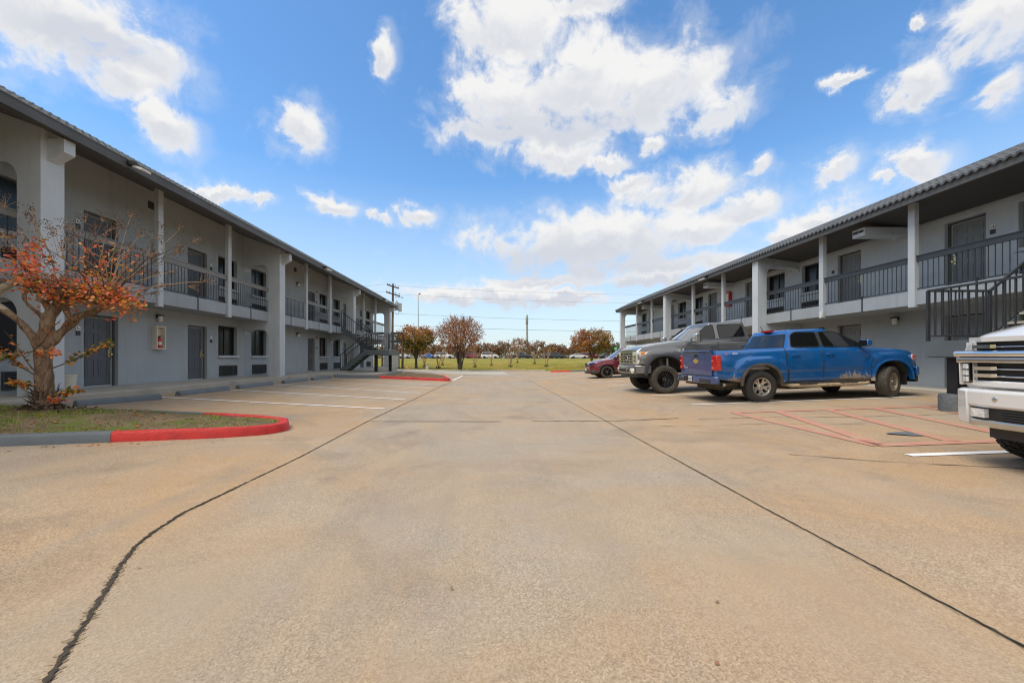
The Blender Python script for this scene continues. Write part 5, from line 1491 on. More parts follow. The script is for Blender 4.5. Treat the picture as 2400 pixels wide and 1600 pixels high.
# ---- lifted gunmetal crew-cab pickup facing the lane
def grey_truck():
    g = thing('pickup_truck', 'lifted gunmetal-grey crew-cab pickup with oversized off-road tyres facing the lane', 'pickup', world=False)
    S = dict(x0=-3.25, x1=2.86, w=tab([(-3.25, 0.98), (-3.0, 1.0), (2.1, 1.0), (2.5, 0.985), (2.75, 0.955), (2.86, 0.93)]),
             zb=tab([(-3.25, 0.80), (-2.6, 0.74), (2.0, 0.74), (2.5, 0.84), (2.86, 0.92)]),
             zt=tab([(-3.25, 1.62), (-0.85, 1.62), (0.9, 1.66), (1.25, 1.69), (2.2, 1.585), (2.65, 1.515), (2.80, 1.47), (2.86, 1.40)]),
             crown=tab([(-3.2, 0), (0.9, 0), (1.35, 0.06), (2.6, 0.06), (2.86, 0.03)]),
             bulge=[(-2.05, 0.62, 0.74, 0.055), (2.03, 0.62, 0.74, 0.06)], cuts=[-0.70, 0.27, 0.29, 1.28])
    G = dict(zb=1.60, zr=2.235, A=(1.36, 0.50), C=(-0.80, -0.68), wb=0.965, wr=0.76, cv=0.14, crv=0.04)
    wins = [[(-0.60, 1.745), (0.20, 1.72), (0.20, 2.13), (-0.46, 2.13), (-0.58, 2.08)], [(0.36, 1.715), (0.66, 1.71), (0.80, 1.655), (1.12, 1.635), (1.02, 1.74), (0.60, 2.08), (0.48, 2.13), (0.36, 2.135)]]
    r = 0.452
    ms = wheel_meshes('grey', r, 0.335, 0.262, 'multi', 'rubber_dusty', 'alloy_black', True)
    S['handle'] = 'gunmetal'
    body, cab = make_vehicle(S, G, [(ms, x, y, r, 0) for x in (-2.05, 2.03) for y in (0.90, -0.90)], g, 'gunmetal', doors=[(-0.70, 0.27), (0.29, 1.28)],
                             bed=((-3.17, -0.80, 1.05), (-0.9, 0.80, 2.4)), arch=[(-2.05, 0.62, 0.565), (2.03, 0.62, 0.575)], wins=wins)
    for sd_ in (1, -1):
        for cx in (-2.05, 2.03): flare(body, cx, 0.62, 0.57, 1.05, sd_, 0.085, 0.02, 'alloy_black' if False else 'rail_dark')
        l = MB(); l.prism([(2.50, sd_ * 0.995), (2.74, sd_ * 0.965), (2.875, sd_ * 0.92), (2.885, sd_ * 0.58), (2.74, sd_ * 0.58)], 'z', 0.965, 1.365)
        o = bevel_obj(l.build('headlight', M['lamplens'], g, 30), 0.015, 2)
        MB().prism([(2.505, sd_ * 1.0), (2.70, sd_ * 0.978), (2.76, sd_ * 0.960), (2.74, sd_ * 0.94), (2.505, sd_ * 0.96)], 'z', 1.14, 1.36).build('side_marker', M['amber'], o)
        q = MB()
        for za in (1.02, 1.16): q.box((2.886, sd_ * 0.64, za), (2.893, sd_ * 0.86, za + 0.10))
        q.build('lamp_insert', M['chrome'], o)
        f = MB(); f.lathe([(0.0, 0.0), (0.05, 0.0), (0.055, -0.02)], (3.005, sd_ * 0.66, 0.79), 'x', 14); f.build('fog_light', M['lampglass'], g, 40)
        v = MB(); v.prism(round_poly([(1.36, 1.52), (1.52, 1.52), (1.52, 1.30), (1.44, 1.14), (1.36, 1.24)], 0.02), 'y', sd_ * 0.985, sd_ * 1.012); o = v.build('fender_badge', M['chrome_dull'], g)
        MB().box((1.385, sd_ * 1.011, 1.26), (1.47, sd_ * 1.017, 1.47)).build('badge_inset', M['rail_dark'], o)
        q = MB()
        for za in (1.29, 1.345, 1.40): q.box((1.40, sd_ * 1.016, za), (1.455, sd_ * 1.020, za + 0.03))
        q.build('badge_marks', M['signwhite'], o)
        # coil spring and damper in the wheel well
        c = MB(); c.tube([(2.03 + 0.07 * math.cos(t), sd_ * (0.70 + 0.07 * math.sin(t)), 0.72 + 0.40 * t / (10 * PI)) for t in axis(0, 10 * PI, 70)], 0.014, 5); c.build('coil_spring', M['galv'], g, 40)
        c = MB(); c.tube([(1.86, sd_ * 0.78, 0.55), (1.82, sd_ * 0.74, 1.12)], 0.03, 10); c.build('damper', M['signwhite'], g, 40)
    gr = MB(); gr.box((2.80, -0.60, 0.955), (2.865, 0.60, 1.375)); go = gr.build('grille', M['black'], g)
    q = MB()
    for za in (0.975, 1.07, 1.155, 1.24, 1.335): q.box((2.866, -0.60, za), (2.91, 0.60, za + 0.030))
    for ya in (-0.60, -0.30, 0.285, 0.585): q.box((2.866, ya, 0.96), (2.905, ya + 0.02, 1.37))
    q.build('grille_bar', M['chrome_dull'], go)
    q = MB()
    for i in range(40): q.box((2.862, -0.57 + 0.029 * i, 0.98), (2.875, -0.562 + 0.029 * i, 1.35))
    q.build('grille_mesh', M['galv'], go)
    q = MB(); q.lathe([(0.0, 0.03), (0.085, 0.022), (0.10, 0.0)], (2.895, 0, 1.16), 'x', 24); q.v = [(x, y * 1.5, 1.16 + (z - 1.16) * 0.8) for x, y, z in q.v]; eo = q.build('emblem', M['chrome'], go, 40)
    q = MB(); q.lathe([(0.0, 0.034), (0.068, 0.028)], (2.895, 0, 1.16), 'x', 24); q.v = [(x, y * 1.5, 1.16 + (z - 1.16) * 0.8) for x, y, z in q.v]; q.build('emblem_face', M['carglass'], eo, 40)
    b = MB(); b.prism([(2.45, -1.02), (2.72, -0.99), (2.93, -0.88), (3.0, -0.55), (3.01, 0.55), (2.93, 0.88), (2.72, 0.99), (2.45, 1.02), (2.6, 0.8), (2.6, -0.8)], 'z', 0.66, 0.925)
    bo = bevel_obj(b.build('front_bumper', M['gunmetal'], g, 30), 0.025, 2)
    q = MB(); q.box((2.98, -0.50, 0.70), (3.016, 0.50, 0.82)); q.box((2.9, -0.80, 0.73), (2.985, -0.56, 0.85)); q.box((2.9, 0.56, 0.73), (2.985, 0.80, 0.85)); q.build('bumper_intake', M['black'], bo)
    q = MB(); q.prism([(2.5, -0.86), (2.86, -0.82), (2.93, 0), (2.86, 0.82), (2.5, 0.86)], 'z', 0.54, 0.66); q.build('air_dam', M['rail_dark'], bo)
    for sd_ in (1, -1): q = MB(); q.tube([(2.98, sd_ * 0.42, 0.73), (3.06, sd_ * 0.42, 0.74), (3.07, sd_ * 0.42, 0.79), (3.0, sd_ * 0.42, 0.80)], 0.014, 8); q.build('tow_hook', M['chrome_dull'], bo, 40)
    q = MB(); q.lathe([(0.0, 0.0), (0.085, 0.0), (0.085, -0.05)], (3.03, -0.93 + 1.79, 0.76), 'x', 20); q.build('spot_lamp', M['lampglass'], bo, 40)
    MB().box((-3.30, -0.95, 0.72), (-3.255, 0.95, 0.95)).build('rear_bumper', M['chrome_dull'], g)
    MB().box((-1.45, -0.92, 0.66), (1.40, 0.92, 0.75)).build('sill', M['under'], g)
    mirror_part(g, 1.10, 1.73, 0.98, 'chrome_dull', True)
    MB().prism([(-0.5, 1.66), (0.62, 1.655), (0.80, 1.61), (0.9, 1.61), (0.72, 1.70), (-0.5, 1.705)], 'y', -0.955, -0.945).build('belt_trim', M['chrome_dull'], cab)
    MB().prism([(-0.5, 1.66), (0.62, 1.655), (0.80, 1.61), (0.9, 1.61), (0.72, 1.70), (-0.5, 1.705)], 'y', 0.948, 0.958).build('belt_trim', M['chrome_dull'], cab)
    for sd_ in (1, -1): MB().bar((1.36, sd_ * 0.35, 1.70), (1.20, sd_ * 0.10, 1.735), 0.02, 0.02).build('wiper', M['black'], cab)
    zf, zr_ = zg(5.48, 13.7), zg(9.56, 13.7)
    place(g, (7.51, 13.78, (zf + zr_) / 2), PI, math.atan2(zr_ - zf, 4.06))
    return g

# ---- white heavy-duty pickup cut by the right edge of the frame
def white_truck():
    g = thing('pickup_truck', 'big white heavy-duty pickup with chrome-barred grille, nearest vehicle, cut by the frame edge', 'pickup', world=False)
    S = dict(x0=-3.2, x1=2.90, w=tab([(-3.2, 0.98), (2.2, 1.01), (2.55, 1.00), (2.75, 0.965), (2.90, 0.90)]),
             zb=tab([(-3.2, 0.72), (-2.5, 0.62), (2.2, 0.62), (2.6, 0.80), (2.90, 0.90)]),
             zt=tab([(-3.2, 1.48), (0.9, 1.53), (1.25, 1.60), (2.3, 1.57), (2.70, 1.48), (2.82, 1.43), (2.90, 1.395)]),
             crown=tab([(-3.2, 0), (0.9, 0), (1.35, 0.15), (2.6, 0.11), (2.90, 0.03)]),
             bulge=[(-2.0, 0.52, 0.68, 0.03), (2.12, 0.52, 0.68, 0.03)], lift=0.10, cuts=[-0.75, 0.24, 0.26, 1.25])
    G = dict(zb=1.46, zr=2.03, A=(1.34, 0.46), C=(-0.86, -0.74), wb=0.955, wr=0.74, cv=0.14, crv=0.04)
    wins = [[(-0.62, 1.58), (0.18, 1.57), (0.18, 1.93), (-0.50, 1.93)], [(0.34, 1.57), (1.08, 1.55), (0.62, 1.90), (0.34, 1.93)]]
    r = 0.425
    ms = wheel_meshes('white', r, 0.31, 0.25, 'seven', 'rubber', 'alloy_dirty', True)
    body, cab = make_vehicle(S, G, [(ms, x, y, r, 0) for x in (-2.0, 2.12) for y in (0.86, -0.86)], g, 'whitecar', doors=[(-0.75, 0.24), (0.26, 1.25)],
                             bed=((-3.12, -0.8, 0.9), (-0.95, 0.8, 2.2)), arch=[(-2.0, 0.52, 0.55), (2.12, 0.52, 0.56)], wins=wins)
    # hood lip and bulge edges
    MB().prism([(2.62, 0.93), (2.84, 0.90), (2.955, 0.70), (2.985, 0.0), (2.955, -0.70), (2.84, -0.90), (2.62, -0.93)], 'z', 1.397, 1.445).build('hood_lip', M['whitecar'], body)
    # dark grille cavity, chrome bars
    gr = MB(); gr.prism([(2.70, 0.80), (2.905, 0.78), (2.945, 0.0), (2.905, -0.78), (2.70, -0.80)], 'z', 1.0, 1.396); go = gr.build('grille', M['black'], g)
    def bar_(z0, z1, dx, y1, m, bv=0.010, nm='grille_bar'):
        pts = [(2.86, y1), (2.925 + dx, y1 * 0.97), (2.965 + dx, 0.40), (2.972 + dx, 0.0), (2.965 + dx, -0.40), (2.925 + dx, -y1 * 0.97), (2.86, -y1)]
        q = MB(); q.prism(pts, 'z', z0, z1); return bevel_obj(q.build(nm, M[m], go, 40), bv, 4)
    bar_(1.243, 1.308, 0.045, 0.985, 'chrome', 0.030); bar_(1.183, 1.236, 0.03, 0.96, 'chrome', 0.012)
    bar_(1.338, 1.350, 0.0, 0.79, 'chrome', 0.005); bar_(1.113, 1.126, 0.0, 0.79, 'chrome', 0.005); bar_(1.040, 1.053, 0.0, 0.79, 'chrome', 0.005)
    for sd_ in (1, -1):
        for za in (1.330, 1.108, 1.035): MB().prism([(2.93, sd_ * 0.79), (2.955, sd_ * 0.78), (2.965, sd_ * 0.62), (2.93, sd_ * 0.60)], 'z', za, za + 0.036).build('bar_cap', M['chrome'], go)
        # lamp housing: white frame with a stacked headlight
        q = MB(); q.prism([(2.50, sd_ * 1.012), (2.72, sd_ * 0.99), (2.86, sd_ * 0.945), (2.925, sd_ * 0.86), (2.935, sd_ * 0.80), (2.75, sd_ * 0.80), (2.5, sd_ * 0.95)], 'z', 0.945, 1.242); fo = bevel_obj(q.build('lamp_surround', M['whitecar'], g, 30), 0.02, 2)
        q = MB(); q.prism([(2.86, sd_ * 0.905), (2.930, sd_ * 0.885), (2.956, sd_ * 0.835), (2.955, sd_ * 0.805), (2.86, sd_ * 0.805)], 'z', 0.975, 1.180); ho = q.build('headlight', M['carglass'], g)
        q = MB()
        for za in (0.985, 1.052, 1.119):
            q.prism([(2.90, sd_ * 0.898), (2.938, sd_ * 0.884), (2.963, sd_ * 0.838), (2.962, sd_ * 0.815), (2.92, sd_ * 0.815)], 'z', za, za + 0.052)
        q.build('lamp_insert', M['lamplens'], ho)
        q = MB(); q.prism([(2.6, sd_ * 1.008), (2.80, sd_ * 0.992), (2.905, sd_ * 0.945), (2.955, sd_ * 0.905), (2.90, sd_ * 0.900), (2.6, sd_ * 0.96)], 'z', 0.945, 1.285); bevel_obj(q.build('lamp_rim', M['whitecar'], fo, 30), 0.012, 2)
        q = MB(); q.prism([(2.66, sd_ * 0.955), (2.84, sd_ * 0.93), (2.925, sd_ * 0.855), (2.93, sd_ * 0.80), (2.70, sd_ * 0.80)], 'z', 1.312, 1.396); q.build('running_light', M['lamplens'], g)
        # bumper fog lamp
        q = MB(); q.prism([(2.88, sd_ * 0.80), (3.035, sd_ * 0.745), (3.07, sd_ * 0.60), (2.9, sd_ * 0.60)], 'z', 0.635, 0.722); q.build('fog_light', M['lamplens'], g)
    # white lower frame of the grille
    q = MB(); q.prism([(2.55, 1.0), (2.80, 0.975), (2.91, 0.88), (2.965, 0.55), (2.975, 0), (2.965, -0.55), (2.91, -0.88), (2.80, -0.975), (2.55, -1.0)], 'z', 0.935, 1.0); bevel_obj(q.build('grille_frame', M['whitecar'], g, 30), 0.015, 2)
    q = MB(); q.prism([(2.35, 1.03), (2.72, 1.015), (2.92, 0.95), (3.015, 0.78), (3.06, 0.55), (3.07, 0), (3.06, -0.55), (3.015, -0.78), (2.92, -0.95), (2.72, -1.015), (2.35, -1.03), (2.6, -0.7), (2.6, 0.7)][::-1], 'z', 0.732, 0.915)
    bo = bevel_obj(q.build('front_bumper', M['whitecar'], g, 30), 0.03, 3)
    for sd_ in (1, -1):
        q = MB(); q.prism([(2.35, sd_ * 1.036), (2.725, sd_ * 1.021), (2.927, sd_ * 0.955), (3.019, sd_ * 0.79), (2.85, sd_ * 0.75), (2.5, sd_ * 0.85)], 'z', 0.545, 0.905); bevel_obj(q.build('bumper_end', M['whitecar'], bo, 30), 0.02, 2)
        q = MB(); q.lathe([(0.0, 0.006), (0.018, 0.005), (0.024, 0.0)], (3.062, sd_ * 0.52, 0.83), 'x', 14); q.build('parking_sensor', M['chrome_dull'], bo, 40)
    q = MB(); q.prism([(2.7, 0.77), (3.0, 0.76), (3.04, 0.5), (3.045, 0), (3.04, -0.5), (3.0, -0.76), (2.7, -0.77)], 'z', 0.615, 0.732); io = q.build('bumper_intake', M['black'], bo)
    q = MB()
    for za in (0.635, 0.66, 0.685, 0.71): q.prism([(3.0, 0.55), (3.052, 0.48), (3.055, 0), (3.052, -0.48), (3.0, -0.55)], 'z', za, za + 0.008)
    q.build('intake_slat', M['rail_dark'], io)
    q = MB(); q.prism([(2.7, 0.80), (3.02, 0.77), (3.065, 0.5), (3.072, 0), (3.065, -0.5), (3.02, -0.77), (2.7, -0.80)], 'z', 0.540, 0.614); bevel_obj(q.build('bumper_skirt', M['chrome_dull'], bo, 30), 0.015, 2)
    q = MB(); q.prism([(2.55, 0.72), (2.90, 0.70), (2.97, 0), (2.90, -0.70), (2.55, -0.72)], 'z', 0.42, 0.539); q.build('skid_plate', M['rail_dark'], bo)
    mirror_part(g, 1.08, 1.62, 0.97, 'chrome_dull', True)
    zf, zr_ = zg(5.85, 3.2), zg(9.9, 3.2)
    place(g, (8.01, 3.42, (zf + zr_) / 2 - 0.10), PI, math.atan2(zr_ - zf, 3.98))
    return g

# ---- maroon SUV
def maroon_suv():
    g = thing('suv', 'maroon SUV with black wheels parked beyond the lifted grey pickup', 'SUV', world=False)
    S = dict(x0=-2.25, x1=2.28, w=tab([(-2.25, 0.82), (-1.9, 0.90), (1.5, 0.92), (1.9, 0.88), (2.15, 0.78), (2.28, 0.60)]),
             zb=tab([(-2.25, 0.42), (-1.6, 0.30), (1.6, 0.28), (2.28, 0.34)]),
             zt=tab([(-2.25, 0.98), (-1.9, 1.08), (0.7, 1.06), (1.0, 1.07), (1.6, 1.0), (2.0, 0.90), (2.2, 0.78), (2.28, 0.66)]),
             crown=tab([(-2.2, 0), (0.7, 0), (1.2, 0.07), (2.0, 0.07), (2.28, 0.03)]),
             bulge=[(-1.35, 0.32, 0.5, 0.03), (1.35, 0.32, 0.5, 0.03)], cuts=[-0.75, 0.10, 0.12, 1.05])
    G = dict(zb=1.0, zr=1.66, A=(1.22, 0.22), C=(-2.15, -1.80), wb=0.87, wr=0.64, cv=0.16, crv=0.08)
    wins = [[(-1.75, 1.16), (-0.95, 1.12), (-0.95, 1.52), (-1.45, 1.50)], [(-0.85, 1.12), (0.0, 1.10), (0.0, 1.55), (-0.85, 1.53)], [(0.1, 1.10), (0.95, 1.07), (0.35, 1.47), (0.1, 1.53)]]
    r = 0.355
    ms = wheel_meshes('suv', r, 0.24, 0.235, 'five', 'rubber_dusty', 'alloy_black')
    body, cab = make_vehicle(S, G, [(ms, x, y, r, 0) for x in (-1.35, 1.35) for y in (0.80, -0.80)], g, 'maroon', doors=[(-0.75, 0.10), (0.12, 1.05)], arch=[(-1.35, 0.34, 0.42), (1.35, 0.34, 0.42)], wins=wins)
    for sd_ in (1, -1):
        for cx in (-1.35, 1.35): flare(body, cx, 0.34, 0.42, 0.93, sd_, 0.055, 0.012, 'rail_dark')
        l = MB(); l.prism([(1.85, sd_ * 0.87), (2.10, sd_ * 0.80), (2.24, sd_ * 0.62), (2.26, sd_ * 0.45), (2.0, sd_ * 0.5)], 'z', 0.80, 0.87); l.build('headlight', M['carglass'], g)
        l = MB(); l.prism([(2.12, sd_ * 0.75), (2.26, sd_ * 0.62), (2.26, sd_ * 0.5), (2.1, sd_ * 0.5)], 'z', 0.52, 0.60); l.build('fog_light', M['lamplens'], g)
    q = MB(); q.prism([(2.1, 0.6), (2.275, 0.5), (2.30, 0), (2.275, -0.5), (2.1, -0.6)], 'z', 0.66, 0.78); q.build('grille', M['black'], g)
    q = MB(); q.prism([(1.85, 0.88), (2.15, 0.80), (2.31, 0.5), (2.34, 0), (2.31, -0.5), (2.15, -0.80), (1.85, -0.88)], 'z', 0.27, 0.46); bevel_obj(q.build('front_bumper', M['rail_dark'], g, 30), 0.03)
    MB().box((2.335, -0.15, 0.44), (2.35, 0.15, 0.56)).build('licence_plate', M['plate'], g)
    mirror_part(g, 0.80, 1.15, 0.87, 'maroon')
    zf = zg(6.5, 23.2); zr_ = zg(9.2, 23.2)
    place(g, (7.75, 23.45, (zf + zr_) / 2), PI, math.atan2(zr_ - zf, 2.7))
    return g
blue_truck(); grey_truck(); white_truck(); maroon_suv()

# ---- traffic and parked cars on the far road, small in the picture
PAINT = {}
def far_paint(c):
    if c not in PAINT: PAINT[c] = car_paint('far_car_paint', c, 0.2)
    return PAINT[c]
def far_car(kind, px0, px1, Y, colour, label, heading=1, dz=0.0):
    L = (px1 - px0) * Y / FP; X = ((px0 + px1) / 2 - VX) * Y / FP
    cat = {'sedan': 'car', 'suv': 'SUV', 'van': 'minivan', 'pickup': 'pickup'}[kind]
    name = {'sedan': 'car', 'suv': 'suv', 'van': 'minivan', 'pickup': 'pickup_truck'}[kind]
    g = thing(name, label, cat, world=False, group='cars on the far road')
    h = L / 2; W = 0.92
    belt = {'sedan': 0.98, 'suv': 1.10, 'van': 1.10, 'pickup': 1.20}[kind]
    zr = {'sedan': 1.45, 'suv': 1.74, 'van': 1.76, 'pickup': 1.86}[kind]
    hood = belt - 0.12
    if kind == 'sedan': A, C, rear = (h * 0.50, h * 0.10), (-h * 0.80, -h * 0.35), belt
    elif kind == 'pickup': A, C, rear = (h * 0.42, h * 0.16), (-h * 0.26, -h * 0.22), belt
    elif kind == 'van': A, C, rear = (h * 0.72, h * 0.20), (-h * 0.99, -h * 0.86), belt
    else: A, C, rear = (h * 0.50, h * 0.16), (-h * 0.99, -h * 0.82), belt
    S = dict(x0=-h, x1=h, w=tab([(-h, 0.78), (-h * 0.85, W), (h * 0.75, W), (h, 0.66)]), zb=tab([(-h, 0.42), (-h * 0.7, 0.28), (h * 0.7, 0.26), (h, 0.34)]),
             zt=tab([(-h, rear - 0.14), (-h * 0.85, rear), (A[0], belt), (A[0] + 0.2, belt - 0.02), (h * 0.85, hood - 0.05), (h, hood - 0.28)]), crown=tab([(-h, 0), (0, 0), (h * 0.7, 0.05), (h, 0.02)]))
    G = dict(zb=belt - 0.05, zr=zr, A=A, C=C, wb=0.86, wr=0.62, cv=0.14, crv=0.08)
    me = lower_body(S, 0.25).mesh('body', [far_paint(colour)], smooth=35); link('body', me, g)
    cab = greenhouse(G).build('cab', far_paint(colour), g, 40)
    screen(G, cab, True); screen(G, cab, False, 0.10, 0.14, 0.84, 'carglass', 'rear_window')
    zt0, zt1 = belt + 0.04, zr - 0.11
    def xa(z): return A[0] + (A[1] - A[0]) * (z - G['zb']) / (zr - G['zb']) - 0.26
    def xc(z): return C[0] + (C[1] - C[0]) * (z - G['zb']) / (zr - G['zb']) + 0.20
    n = 3 if kind in ('van', 'suv') else 2
    wins = []
    for i in range(n):
        a, b = i / n + (0.012 if i else 0), (i + 1) / n - 0.012
        wins.append([(xc(zt0) + (xa(zt0) - xc(zt0)) * a, zt0), (xc(zt0) + (xa(zt0) - xc(zt0)) * b, zt0), (xc(zt1) + (xa(zt1) - xc(zt1)) * b, zt1), (xc(zt1) + (xa(zt1) - xc(zt1)) * a, zt1)])
    for sd_ in (1, -1): side_windows(G, wins, cab, sd_)
    r = 0.33 if kind in ('sedan', 'van') else 0.37
    ms = wheel_meshes('far%.2f' % r, r, 0.22, r * 0.66, 'seven', 'rubber', 'alloy')
    for x in (-h * 0.60, h * 0.62):
        for sd_ in (1, -1):
            add_wheel(g, ms, x, sd_ * 0.83, r)
            q = MB(); q.prism([(x + (r + 0.06) * math.cos(t), r + (r + 0.06) * math.sin(t)) for t in axis(0, 2 * PI, 18)[:-1]], 'y', sd_ * 0.915, sd_ * 0.945); q.build('wheel_arch', M['black'], g)
    for sd_ in (1, -1):
        MB().box((h - 0.22, sd_ * 0.50, hood - 0.22), (h - 0.02, sd_ * 0.74, hood - 0.10)).build('headlight', M['lamplens'], g)
        MB().box((-h - 0.005, sd_ * 0.58, rear - 0.30), (-h + 0.12, sd_ * 0.80, rear - 0.14)).build('tail_light', M['redlens'], g)
    place(g, (X, Y, 1.085 + dz), 0 if heading > 0 else PI)
far_car('sedan', 934, 962, 114, (0.50, 0.51, 0.53), 'silver car on the far road seen past the left stair', 1)
far_car('sedan', 991, 1022, 116, (0.03, 0.13, 0.45), 'bright blue car on the far road behind the bushy left tree', 1)
far_car('suv', 1018, 1064, 113, (0.72, 0.72, 0.71), 'white SUV on the far road between the two crape myrtles', 1)
far_car('suv', 1088, 1129, 118, (0.24, 0.016, 0.025), 'dark red SUV on the far road behind the vase-shaped tree', 1)
far_car('van', 1127, 1169, 113, (0.74, 0.74, 0.73), 'white minivan on the far road just right of the vase-shaped tree', 1)
far_car('pickup', 1192, 1247, 114, (0.018, 0.028, 0.042), 'dark blue pickup on the far road below the tall slim mast', 1)
far_car('suv', 1271, 1313, 119, (0.10, 0.10, 0.11), 'charcoal SUV on the far road overlapped by a dark green SUV', 1)
far_car('suv', 1283, 1326, 114, (0.014, 0.026, 0.030), 'dark green SUV on the far road in front of a charcoal one', 1)
far_car('sedan', 1334, 1377, 113, (0.74, 0.73, 0.72), 'white sedan on the far road left of the round right-hand tree', 1)
far_car('suv', 1359, 1405, 119, (0.22, 0.014, 0.020), 'red SUV on the far road behind the white sedan', 1)
far_car('sedan', 1404, 1440, 113, (0.020, 0.020, 0.026), 'black sedan on the far road behind the round right-hand tree', 1)
# ------------------------------------------------------------------ the near crape myrtle
def remesh(mb, name, mats, voxel, disp=0.0, parent=None):
    me = mb.mesh(name, mats)
    o = bpy.data.objects.new('tmp', me); COL.objects.link(o)
    md = o.modifiers.new('r', 'REMESH'); md.mode = 'VOXEL'; md.voxel_size = voxel
    sm_ = o.modifiers.new('s', 'SMOOTH'); sm_.iterations = 3; sm_.factor = 0.5
    out = bpy.data.meshes.new_from_object(o.evaluated_get(bpy.context.evaluated_depsgraph_get()))
    bpy.data.objects.remove(o); bpy.data.meshes.remove(me)
    out.name = name
    if disp:
        for v in out.vertices:
            c = v.co
            n_ = mnoise.noise((c.x * 9, c.y * 9, c.z * 3.5)) + 0.6 * mnoise.noise((c.x * 26, c.y * 26, c.z * 11))
            v.co += v.normal * (disp * n_)
    out.materials.clear()
    for m_ in (mats if isinstance(mats, (list, tuple)) else [mats]): out.materials.append(m_)
    out.polygons.foreach_set('use_smooth', [True] * len(out.polygons)); out.update()
    o = link(name, out, parent)
    return o

def smooth_path(pts, n=5):
    """Catmull-Rom through (x, y, z, r) points"""
    P = [Vector(p) for p in pts]; out = []
    for i in range(len(P) - 1):
        a, b, c, d = P[max(i - 1, 0)], P[i], P[i + 1], P[min(i + 2, len(P) - 1)]
        for t in axis(0, 1, n)[:-1]:
            out.append(0.5 * ((2 * b) + (c - a) * t + (2 * a - 5 * b + 4 * c - d) * t * t + (3 * b - a - 3 * c + d) * t ** 3))
    out.append(P[-1]); return out

TY = 6.25
def tw(zx, zy, dy=0.0):       # picture measurements of the tree -> place
    k = 1 + dy / TY
    return Vector(((-7.0 + (zx - 320) / 462) * k, TY + dy, EYE + (0.43 + (1255 - zy) / 462 - EYE) * k))

